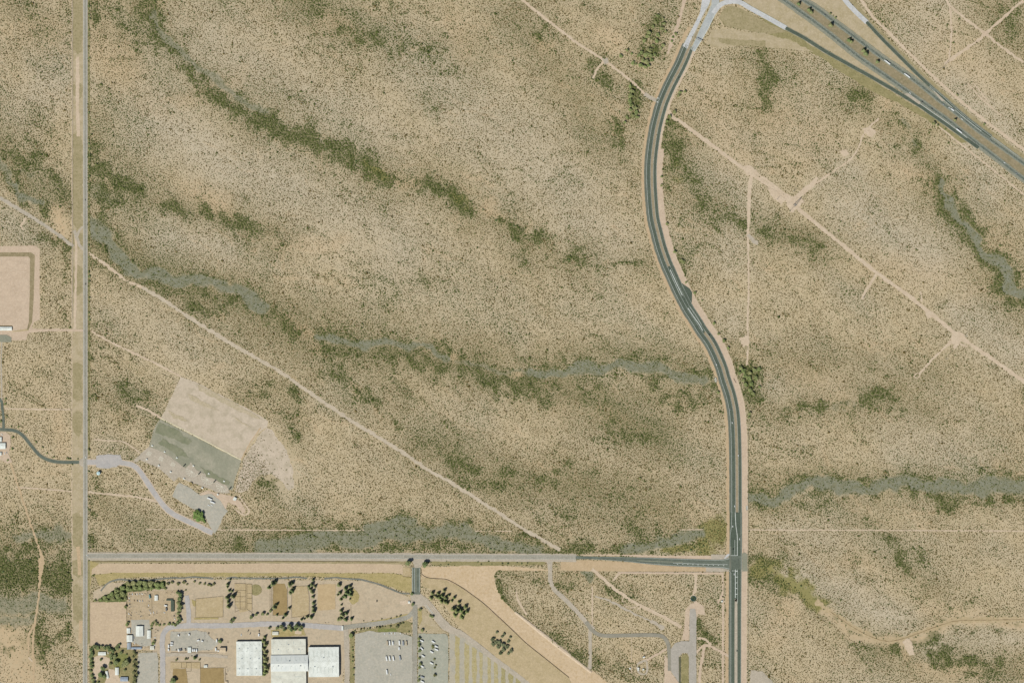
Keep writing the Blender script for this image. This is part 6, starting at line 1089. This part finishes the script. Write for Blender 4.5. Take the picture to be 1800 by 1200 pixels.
# ------------------------------------------------------------------ raised western pad, bank soil coloured darker to carry the slope shade
def mound(name, label, top, bot, h, matt, cat='embankment', mats=None):
    o = empty(name, *top[0]); ox, oy = W(*top[0]); n = len(top)
    t = [(W(*p)[0]-ox, W(*p)[1]-oy, h) for p in top]; b = [(W(*p)[0]-ox, W(*p)[1]-oy, -.05) for p in bot]
    MB().add(t+b, [(i, (i+1) % n, n+(i+1) % n, n+i) for i in range(n)]).build('bank', mats or matt, o); MB().add(t, [tuple(range(n))]).build('top_surface', matt, o)
    for c in o.children:
        if c.name.startswith('top') and c.data.polygons[0].normal.z < 0: c.data.flip_normals()
    return tag(o, label, cat)
mound('raised_pad', 'broad raised pink soil pad with sloping banks at the left edge', [(-60, 451), (50, 451), (53, 454), (52.5, 520), (51, 566), (48, 578), (22, 582), (22, 572), (-60, 572)], [(-60, 443), (55, 443), (62, 448), (60, 520), (57, 566), (50, 581), (22, 583.5), (22, 573.5), (-60, 573.5)], 2.6, M_DIRTP, mats=pm('shaded_bank_soil', A(184, 166, 130), A(170, 152, 116), .1, A(150, 138, 100), .3, grain=.3))
mound('canal_berm', 'low pale soil berm along the smooth canal bank', [(906, 1074), (950, 1108), (990, 1140), (1040, 1180), (1039, 1181.4), (988, 1142), (948, 1110), (905, 1075.4)], [(906, 1072.5), (951, 1106.5), (992, 1138.5), (1042, 1179), (1038, 1183), (986, 1144), (946, 1112), (903.5, 1076.5)], 1.6, M_DIRT)

# ------------------------------------------------------------------ low walls, fences, poles, culverts, signs
def wallline(name, label, pts, h, t, mat, cat='wall', z=.15):
    C = smooth(pts, 5); o = empty(name, C[0].x, C[0].y, z); ox, oy = W(C[0].x, C[0].y); mb = MB(); n = len(C)
    for i, p in enumerate(C):
        a = C[max(0, i-1)]; b = C[min(n-1, i+1)]; d = (b-a).xy.normalized(); x, y = W(p.x, p.y); nx, ny = d.y*t/2, d.x*t/2
        mb.v += [(x-ox-nx, y-oy-ny, -.1), (x-ox+nx, y-oy+ny, -.1), (x-ox+nx, y-oy+ny, h), (x-ox-nx, y-oy-ny, h)]
    for i in range(n-1):
        k = i*4; mb.f += [(k, k+1, k+5, k+4), (k+1, k+2, k+6, k+5), (k+2, k+3, k+7, k+6), (k+3, k, k+4, k+7)]
    mb.f += [(0, 3, 2, 1), tuple((n-1)*4+j for j in range(4))]
    mb.build('wall_face', mat, o); return tag(o, label, cat)
M_STONE = pm('brown_block_wall', A(126, 108, 80), A(108, 92, 68), .3)
wallline('retaining_wall', 'dark low wall curving along the canal bank from the entrance', [(740.2, 1001), (740.4, 1008), (751, 1014.6), (770, 1016.6), (786, 1018.4), (810, 1031), (830, 1045), (850, 1060), (872, 1080), (900, 1106), (925, 1130), (960, 1158), (1000, 1190)], 1.4, .7, M_STONE)
wallline('paddock_wall', 'dark low wall along the north side of the long paddock', [(162, 986.5), (300, 985.6), (450, 985.6), (600, 986.4), (700, 987.2)], 1.0, .5, M_STONE)
wallline('drive_wall', 'dark low wall on the left of the asphalt entrance', [(722.6, 994.4), (727.5, 994.6)], 1.2, .6, M_STONE); wallline('field_wall', 'brown low wall along the lower edge of the brown square', [(708, 1012.6), (722.5, 1014)], .9, .5, M_STONE)
def fence(label, pts, mat=M_WOOD, h=1.4, step=2.0, cat='fence'):
    C = smooth([(p[0], p[1]) for p in pts], step) if len(pts) > 2 and False else None
    o = empty('rail_fence', *pts[0], .15); ox, oy = W(*pts[0]); posts = MB()
    for a, b in zip(pts[:-1], pts[1:]):
        ax, ay = W(*a); bx, by = W(*b); L_ = math.hypot(bx-ax, by-ay); ang = math.atan2(by-ay, bx-ax); n = max(1, int(L_/(step*S)))
        for zz in (h*.45, h*.92):
            r = MB().box(0, 0, 0, L_, .16, .2).build('rail', mat, o); r.location = ((ax+bx)/2-ox, (ay+by)/2-oy, zz); r.rotation_euler = (0, 0, ang)
        for i in range(n+1): posts.box(ax+(bx-ax)*i/n-ox, ay+(by-ay)*i/n-oy, h/2, .22, .22, h+.1)
    posts.build('post', mat, o, 'stuff'); return tag(o, label, cat)
fence('wooden fence around the tan corral yard north of the driveway', [(344, 1085), (344, 1052), (392, 1047), (392, 1083.5), (344, 1085)])
fence('pen fence of the small western paddocks in the corrals', [(412, 1025), (432, 1025), (432, 1071), (422, 1071), (413, 1075.5), (413, 1040), (422, 1040), (422, 1071)])
fence('cross fences of the small western paddocks', [(412, 1037), (432, 1037), (432, 1048), (413, 1048), (413, 1057), (432, 1057), (432, 1068), (413, 1068)])
fence('pen fence of the narrow middle paddocks', [(434, 1026), (443, 1026), (443, 1076), (434, 1070), (434, 1026)]); fence('cross fences of the narrow middle paddocks', [(434, 1042), (443, 1042), (443, 1051), (434, 1051), (434, 1060), (443, 1060)])
fence('fence between the pale paddock and the brown arena', [(474.5, 1034), (474.5, 1071), (477, 1071), (477, 1034), (474.5, 1034)]); fence('fence around the tan arena', [(512.6, 1030), (512.6, 1085), (543.5, 1080), (543.5, 1046), (540, 1029), (512.6, 1030)])
fence('fence around the brown riding arena', [(479.4, 1024), (479.4, 1081), (505, 1081), (505, 1030)]); fence('fence along the north of the lower corrals', [(300, 1163), (352, 1163), (352, 1200)]); fence('stall fences of the lower corrals', [(319, 1164), (319, 1173), (327.5, 1173), (327.5, 1164), (336, 1164), (336, 1179), (327.5, 1179)]); fence('fence along the south of the workshop yard', [(300, 1146), (347, 1146), (385, 1145.6)])
fence('fence around the lower brown arena', [(352.4, 1173), (396, 1173), (396, 1230)]); fence('fence along the east side of the ploughed field', [(222.8, 1057), (223, 1102)]); fence('fence along the west side of the ploughed field', [(157.8, 1056), (157.8, 1136)]); fence('fence dividing the storage yard', [(267, 1042), (267, 1076)])
fence('fence east of the pale paddock grove', [(616.6, 1062), (617, 1097)]); fence('fence of the workshop yard corner', [(360, 1108), (360, 1126)], M_STEEL); fence('wire fence between block and frontage dirt', [(1100, 1004.6), (1272, 1004.8)], M_STEEL, 1.2, 4); fence('wire fence along the parkway dirt strip', [(1315.3, 750), (1315.3, 1000), (1315, 1190)], M_STEEL, 1.2, 5); fence('stock fence along the section road verge', [(127.8, -60), (127.8, 560)], M_STEEL, 1.2, 5); fence('white fence along the top of the gravel lot', [(250, 1144.6), (275, 1144.8)], M_CONCW)
def pole(px, py, h, label, arms=2, group=None, r=.35):
    o = empty('transmission_pole', px, py, 0, math.radians(38)); MB().cyl(0, 0, h/2, r*1.3, h, 10, r2=r*.6).build('shaft', M_STEEL, o)
    for k in range(arms):
        a = MB().box(0, 0, h-1.5-k*2.6, 5.0-k*.4, .3, .3).build('cross_arm', M_STEEL, o)
        for s in (-1, 1): MB().cyl(s*(2.2-k*.2), 0, h-1.9-k*2.6, .14, .6, 8).build('insulator', M_DOOR, a)
    MB().cyl(0, 0, .3, .8, .6, 10).build('footing', M_CONCW, o); return tag(o, label, 'pole', group)
pole(1656.4, 120.3, 33, 'tall steel power pole with a long shadow beside the highway fence', 3); pole(1697, 149.6, 10, 'short power pole on the flats beyond the highway', 1); pole(1662, 630, 34, 'tall power pole southwest of the track loop junction', 3); pole(1696, 590, 32, 'tall power pole northeast of the track loop junction', 3); pole(1388, 372, 20, 'power pole just south of the lattice tower', 2); pole(1366, 350, 12, 'short power pole west of the lattice tower', 1); pole(1395, 336, 24, 'power pole north of the lattice tower', 2)
pole(1040, 135, 12, 'short power pole at the end of the northern dirt spur', 1); pole(1517, 523, 14, 'power pole at the end of the short dirt spur', 1)
o = empty('lattice_tower', 1397, 360.5, 0, math.radians(38)); tag(o, 'square steel lattice tower at the dirt track junction', 'tower')
Hh = 34
for sx in (-1, 1):
    for sy in (-1, 1): MB().tube((sx*3.4, sy*3.4, 0), (sx*.6, sy*.6, Hh), .2, .12).build('leg', M_STEEL, o); MB().box(sx*3.4, sy*3.4, .25, 1.4, 1.4, .5).build('footing', M_CONCW, o)
br = MB()
for k in range(8):
    z0, z1 = Hh*k/8, Hh*(k+1)/8; a, b = 3.4-2.8*k/8, 3.4-2.8*(k+1)/8
    for s in (-1, 1): br.tube((-a, s*a, z0), (b, s*b, z1), .09).tube((a, s*a, z0), (-b, s*b, z1), .09).tube((s*a, -a, z0), (s*b, b, z1), .09).tube((s*a, a, z0), (s*b, -b, z1), .09)
br.build('bracing', M_STEEL, o, 'stuff')
for z_ in (24, 28, 32): MB().box(0, 0, z_, 9-(z_-24)*.3, .35, .35).build('cross_arm', M_STEEL, o)
for i, (x, y, l) in enumerate([(1209, 232, 'left of the track'), (1260, 236, 'beyond the track junction')]): pass
# sign gantry and roadside signs
o = empty('sign_gantry', 1229.5, 71.6, .7, math.radians(-26)); tag(o, 'overhead sign gantry spanning the concrete carriageway', 'gantry')
for s in (-1, 1): MB().cyl(s*9.5, 0, 3.6, .3, 7.2, 8).build('post', M_STEEL, o)
MB().box(0, 0, 6.9, 19.6, .7, .7).build('beam', M_STEEL, o)
for s in (-1, 0, 1): MB().box(s*5.4, -.5, 6.6, 4.6, .16, 2.8).build('sign_panel', M_CONCW, o)
def sign(px, py, label, ang=.6, w=3.0, h=2.4):
    o = empty('road_sign', px, py, .4, ang); 
    for s in (-1, 1): MB().cyl(s*w*.3, 0, 1.6, .08, 3.2, 6).build('post', M_STEEL, o)
    MB().box(0, -.12, 3.0, w, .1, h).build('sign_panel', M_CONCW, o); return tag(o, label, 'sign')
sign(1538.6, 123.4, 'large white road sign between off-ramp and near carriageway', hd(126, 97)+1.57, 4.5, 3); sign(1637, 158, 'yellowish road sign at the on-ramp gore', hd(126, 97)+1.57); sign(1213.5, 34.6, 'white sign board on the service lane verge', .3, 4, 3)
# culverts
def culvert(px, py, ang, label, w=10, n=2):
    o = empty('culvert_headwall', px, py, 0, ang); MB().box(0, 0, .9, w, .8, 2.2).build('headwall', M_CONCW, o)
    for s in (-1, 1): wv = MB().box(0, 0, .7, 5, .6, 1.8).build('wing_wall', M_CONCW, o); wv.location = (s*(w/2+1.6), -1.8, 0); wv.rotation_euler = (0, 0, -s*.8)
    for i in range(n): MB().box((i-(n-1)/2)*w*.42, -.45, .7, w*.34, .12, 1.3).build('opening_shade', M_GLASS, o)  # dark panels stand in for the shade inside the culvert
    MB().box(0, -3.2, .52, w+2, 4.6, .12).build('apron', M_CONCW, o); return tag(o, label, 'culvert')
culvert(1259.6, 667.6, math.radians(-80), 'pale concrete culvert on the west side where the wash meets the parkway'); culvert(1311, 892, math.radians(90), 'pale box culvert on the east dirt strip at the wide wash', 9, 3)
def guard(px, py, ang, label, L_=11):
    o = empty('guard_rail', px, py, .4, ang); MB().box(0, 0, .75, L_, .5, .5).build('rail', pm('rusted_rail', A(112, 72, 56), A(92, 60, 48), .5), o)
    for k in range(5): MB().box(-L_/2+L_*k/4, 0, .35, .25, .3, .8).build('post', M_WOOD, o)
    return tag(o, label, 'guard rail')
guard(1291.6, 669, hd(5, 9), 'rust-red guard rail on the dirt strip beside the green thicket', 14); guard(1307.2, 967.4, hd(0, 1), 'rust-red guard rail on the dirt strip north of the gravel turnout', 10)
o = empty('stock_pond', 1219, 1051.4, .2); tag(o, 'dark round stock pond with a pale rim above the paved apron', 'pond'); MB().cyl(0, 0, .25, 8.2, .5, 24).build('rim', M_CONCW, o); MB().cyl(0, 0, .52, 7.6, .08, 24).build('water', pm('dark_pond_water', A(62, 78, 66), A(50, 66, 56), .3, rough=.1, spec=.5), o)
for x, y, l in [(1156.4, 172.8, 'upper white gate block where the north track meets the parkway'), (1155.4, 179.6, 'lower white gate block where the north track meets the parkway')]: box_thing('gate_block', l, 'block', x, y, 1.8, 2.6, 1.4, .5, M_WHITE)

# ------------------------------------------------------------------ labels that single out members of small groups by their order
ORD = 'first second third fourth fifth sixth seventh eighth ninth tenth eleventh twelfth thirteenth fourteenth fifteenth sixteenth seventeenth eighteenth nineteenth twentieth'.split()
def order_labels():
    bylab = {}
    for o in bpy.data.objects:
        if o.parent is None and 'label' in o and 'group' in o: bylab.setdefault(o['label'], []).append(o)
    for lab, L_ in bylab.items():
        if len(L_) < 2 or len(lab.split()) > 12: continue
        xs = [o.location.x for o in L_]; ys = [o.location.y for o in L_]
        hor = max(xs)-min(xs) >= max(ys)-min(ys); L_.sort(key=lambda o: o.location.x if hor else -o.location.y); n = len(L_)
        a, b = ('left', 'right') if hor else ('top', 'bottom')
        for i, o in enumerate(L_):
            if i < 20 and (i < n/2 or n <= 20): o['label'] = '%s from the %s, %s' % (ORD[i], a, lab)
            elif n-1-i < 20: o['label'] = '%s from the %s, %s' % (ORD[n-1-i], b, lab)

# ------------------------------------------------------------------ uncountable desert scrub: points with a lumpy shrub instanced on each
def sample(M, x, y):
    i = np.clip(((y+MG)/GP).astype(int)+6, 0, M.shape[0]-1); j = np.clip(((x+MG)/GP).astype(int)+6, 0, M.shape[1]-1); return M[i, j]
def shrub_nodes(name, mat, seed):
    ng = bpy.data.node_groups.new(name, 'GeometryNodeTree')
    ng.interface.new_socket('Geometry', in_out='INPUT', socket_type='NodeSocketGeometry'); ng.interface.new_socket('Geometry', in_out='OUTPUT', socket_type='NodeSocketGeometry')
    N = ng.nodes; L = ng.links; gi = N.new('NodeGroupInput'); go = N.new('NodeGroupOutput')
    join = N.new('GeometryNodeJoinGeometry')
    for k in range(4):
        ico = N.new('GeometryNodeMeshIcoSphere'); ico.inputs['Radius'].default_value = 1.0; ico.inputs['Subdivisions'].default_value = 2
        pos = N.new('GeometryNodeInputPosition'); off = N.new('ShaderNodeVectorMath'); off.operation = 'ADD'; off.inputs[1].default_value = (seed*3.7+k*9.1, k*5.3, seed)
        L.new(pos.outputs[0], off.inputs[0])
        nz_ = N.new('ShaderNodeTexNoise'); nz_.inputs['Scale'].default_value = 1.5; nz_.inputs['Detail'].default_value = 3; L.new(off.outputs[0], nz_.inputs['Vector'])
        mp = N.new('ShaderNodeMapRange'); mp.inputs[1].default_value = .3; mp.inputs[2].default_value = .7; mp.inputs[3].default_value = .55; mp.inputs[4].default_value = 1.3; L.new(nz_.outputs['Fac'], mp.inputs[0])
        sc = N.new('ShaderNodeVectorMath'); sc.operation = 'SCALE'; L.new(pos.outputs[0], sc.inputs[0]); L.new(mp.outputs[0], sc.inputs['Scale'])
        fl = N.new('ShaderNodeVectorMath'); fl.operation = 'MULTIPLY_ADD'; L.new(sc.outputs[0], fl.inputs[0]); fl.inputs[1].default_value = (1, 1, .62); fl.inputs[2].default_value = (0, 0, .42)
        sp = N.new('GeometryNodeSetPosition'); L.new(ico.outputs[0], sp.inputs['Geometry']); L.new(fl.outputs[0], sp.inputs['Position'])
        sm = N.new('GeometryNodeSetMaterial'); sm.inputs['Material'].default_value = mat; L.new(sp.outputs[0], sm.inputs['Geometry'])
        gt = N.new('GeometryNodeGeometryToInstance'); L.new(sm.outputs[0], gt.inputs[0]); L.new(gt.outputs[0], join.inputs[0])
    iop = N.new('GeometryNodeInstanceOnPoints'); L.new(gi.outputs[0], iop.inputs['Points']); L.new(join.outputs[0], iop.inputs['Instance']); iop.inputs['Pick Instance'].default_value = True
    def named(nm, typ):
        a = N.new('GeometryNodeInputNamedAttribute'); a.data_type = typ; a.inputs[0].default_value = nm; return a.outputs[0]
    L.new(named('variant', 'INT'), iop.inputs['Instance Index']); L.new(named('size', 'FLOAT_VECTOR'), iop.inputs['Scale'])
    er = N.new('ShaderNodeCombineXYZ'); L.new(named('yaw', 'FLOAT'), er.inputs[2])
    e2r = N.new('FunctionNodeEulerToRotation'); L.new(er.outputs[0], e2r.inputs[0]); L.new(e2r.outputs[0], iop.inputs['Rotation'])
    L.new(iop.outputs[0], go.inputs[0]); return ng
def shrub_mat(name, stops):
    m = bpy.data.materials.new(name); m.use_nodes = True; N = m.node_tree.nodes; L = m.node_tree.links; b = N['Principled BSDF']
    b.inputs['Roughness'].default_value = .95; b.inputs['Specular IOR Level'].default_value = .05
    a = N.new('ShaderNodeAttribute'); a.attribute_type = 'INSTANCER'; a.attribute_name = 'tint'
    cr = N.new('ShaderNodeValToRGB'); e = cr.color_ramp.elements; e[0].position = 0; e[0].color = stops[0]; e[1].position = 1; e[1].color = stops[-1]
    for i, c in enumerate(stops[1:-1]): k = e.new((i+1)/(len(stops)-1)); k.color = c
    L.new(a.outputs['Fac'], cr.inputs[0])
    g = N.new('ShaderNodeNewGeometry'); n = N.new('ShaderNodeTexNoise'); n.inputs['Scale'].default_value = 1.6; n.inputs['Detail'].default_value = 3; L.new(g.outputs['Position'], n.inputs['Vector'])
    r = N.new('ShaderNodeMapRange'); r.inputs[1].default_value = .3; r.inputs[2].default_value = .7; r.inputs[3].default_value = .7; r.inputs[4].default_value = 1.25; L.new(n.outputs['Fac'], r.inputs[0])
    cc = N.new('ShaderNodeVectorMath'); cc.operation = 'SCALE'; L.new(cr.outputs[0], cc.inputs[0]); L.new(r.outputs[0], cc.inputs['Scale'])
    L.new(cc.outputs[0], b.inputs['Base Color']); return m
def scrub(name, label, x, y, rad, tint, mat, seed):
    n = len(x); me = bpy.data.meshes.new(name); me.vertices.add(n); co = np.zeros((n, 3), np.float32); co[:, 0] = (x-900)*S; co[:, 1] = (600-y)*S
    me.vertices.foreach_set('co', co.ravel())
    R = np.random.RandomState(seed)
    sz = np.stack([rad, rad*R.uniform(.75, 1.2, n), rad*R.uniform(.7, 1.15, n)], -1).astype(np.float32)
    me.attributes.new('size', 'FLOAT_VECTOR', 'POINT').data.foreach_set('vector', sz.ravel())
    me.attributes.new('yaw', 'FLOAT', 'POINT').data.foreach_set('value', R.uniform(0, 6.283, n).astype(np.float32))
    me.attributes.new('tint', 'FLOAT', 'POINT').data.foreach_set('value', tint.astype(np.float32))
    me.attributes.new('variant', 'INT', 'POINT').data.foreach_set('value', R.randint(0, 4, n).astype(np.int32))
    me.update(); me.materials.append(mat)
    o = bpy.data.objects.new(name, me); COL.objects.link(o); md = o.modifiers.new('scatter', 'NODES'); md.node_group = shrub_nodes(name, mat, seed)
    tag(o, label, 'scrub', None, 'stuff'); return o
def all_scrub():
    sp = 2.0; xs = np.arange(-MG+2, 1800+MG-2, sp); ys = np.arange(-MG+2, 1200+MG-2, sp); X, Y = np.meshgrid(xs, ys)
    X = (X+NP.uniform(-.48, .48, X.shape)*sp*1.5).ravel(); Y = (Y+NP.uniform(-.48, .48, Y.shape)*sp*1.5).ravel()
    ok = (X > -MG+2) & (X < 1798+MG) & (Y > -MG+2) & (Y < 1198+MG); X, Y = X[ok], Y[ok]
    ex = EXC[np.clip(Y+MG, 0, EXC.shape[0]-1).astype(int), np.clip(X+MG, 0, EXC.shape[1]-1).astype(int)]
    d = sample(DENS, X, Y); u = NP.uniform(0, 1, X.shape)
    keep = (~ex) & (u < d*1.02)
    X, Y = X[keep], Y[keep]; g = sample(GREENM, X, Y); w = sample(WASHM, X, Y); yl = sample(YEM, X, Y); d = d[keep]; sps = sample(SPARSE, X, Y)
    n = len(X); R = NP
    rad = np.exp(R.normal(np.log(.92), .23, n))*(1+.50*g)*(1+.45*(d-.7))*(1+.25*sps)
    big = R.uniform(0, 1, n) < .010; rad = np.where(big, rad*1.8, rad); rad = np.clip(rad, .55, 3.6)
    isg = (R.uniform(0, 1, n) < np.clip(g*1.15+.3*(w > .4)+.35*yl+.8*sample(GREENB, X, Y)+.12+np.clip((sample(BAND, X, Y)-.54)*2.2, 0, .5), 0, 1))
    t = np.clip(R.normal(.45, .22, n), 0, 1)
    print('scrub', n, 'green', int(isg.sum()))
    k = ~isg; scrub('desert_scrub', 'olive-brown creosote scrub dotting the open desert', X[k], Y[k], rad[k], t[k], shrub_mat('creosote_leaves', [A(96, 83, 46), A(114, 99, 60), A(132, 117, 77), A(150, 135, 95)]), 5)
    k = isg; tg = np.clip(R.normal(.5, .25, n), 0, 1)
    scrub('green_scrub', 'greener brush crowding the washes and hollows', X[k], Y[k], rad[k], tg[k], shrub_mat('green_brush_leaves', [A(72, 83, 42), A(90, 98, 52), A(108, 113, 66), A(128, 128, 82)]), 9)
all_scrub()

# ------------------------------------------------------------------ yard clutter: low heaps of scrap, drums and pallets
def clutter():
    PAL = [pm('scrap_dark', A(86, 82, 74), A(104, 96, 84), .8), pm('scrap_pale', A(206, 200, 186), A(186, 180, 166), .8), pm('scrap_rust', A(126, 92, 66), A(108, 80, 60), .8)]
    def heap(px, py, label, group, r=2.2):
        o = empty('scrap_heap', px, py, .3, RNG.uniform(0, 6.28))
        for k in range(RNG.randint(3, 5)):
            x, y = RNG.uniform(-r, r), RNG.uniform(-r, r); a = RNG.random()
            if a < .4: p = MB().cyl(x, y, .5, RNG.uniform(.35, .6), 1.0, 9).build('drum', RNG.choice(PAL), o)
            elif a < .75: p = MB().box(x, y, .4, RNG.uniform(.8, 2.2), RNG.uniform(.6, 1.4), .8, .9, .9).build('crate', RNG.choice(PAL), o)
            else: p = MB().tube((x-1.2, y, .3), (x+1.2, y+.6, .5), .22).tube((x-1, y+.5, .3), (x+1.3, y+.2, .3), .2).build('pipe', RNG.choice(PAL), o)
        tag(o, label, 'scrap', group)
    for x, y in [(226, 1046), (231, 1047), (228, 1053), (229, 1058.5), (226, 1064), (230, 1066), (227.5, 1073), (231, 1076), (226, 1083), (229, 1086), (232, 1043), (248, 1047), (252, 1046), (258, 1044), (260, 1041), (262, 1057), (260, 1066), (262, 1080), (265, 1070), (240, 1075), (250, 1082), (244, 1079)]:
        heap(x, y, 'low heap of scrap in the west half of the storage yard', 'scrap heaps in the west half of the storage yard')
    for x, y in [(269, 1066), (271, 1079), (276, 1074), (275, 1077), (294, 1041), (301, 1044), (308, 1041), (303, 1039), (288, 1054), (305, 1083), (308, 1077), (284, 1091)]:
        heap(x, y, 'low heap of scrap in the east half of the storage yard', 'scrap heaps in the east half of the storage yard')
    for x, y in [(233, 1109), (235, 1117), (236, 1123), (234, 1132), (240, 1132), (250, 1130), (255, 1137), (259, 1138), (262, 1137), (232, 1111), (251, 1133)]:
        heap(x, y, 'low heap of scrap among the white sheds', 'scrap heaps among the white sheds')
    for x, y in [(274, 1104), (277, 1107), (273, 1112), (311, 1114), (318, 1113), (326, 1113), (346, 1112), (354, 1110), (346, 1130), (348, 1134), (362, 1140), (366, 1142), (364, 1126), (401, 1128), (390, 1152), (398, 1183), (400, 1178), (398, 1172), (572, 1094), (577, 1094)]:
        heap(x, y, 'low heap of farm gear around the workshop yard and corrals', 'farm gear heaps around the corrals')
clutter()
order_labels()
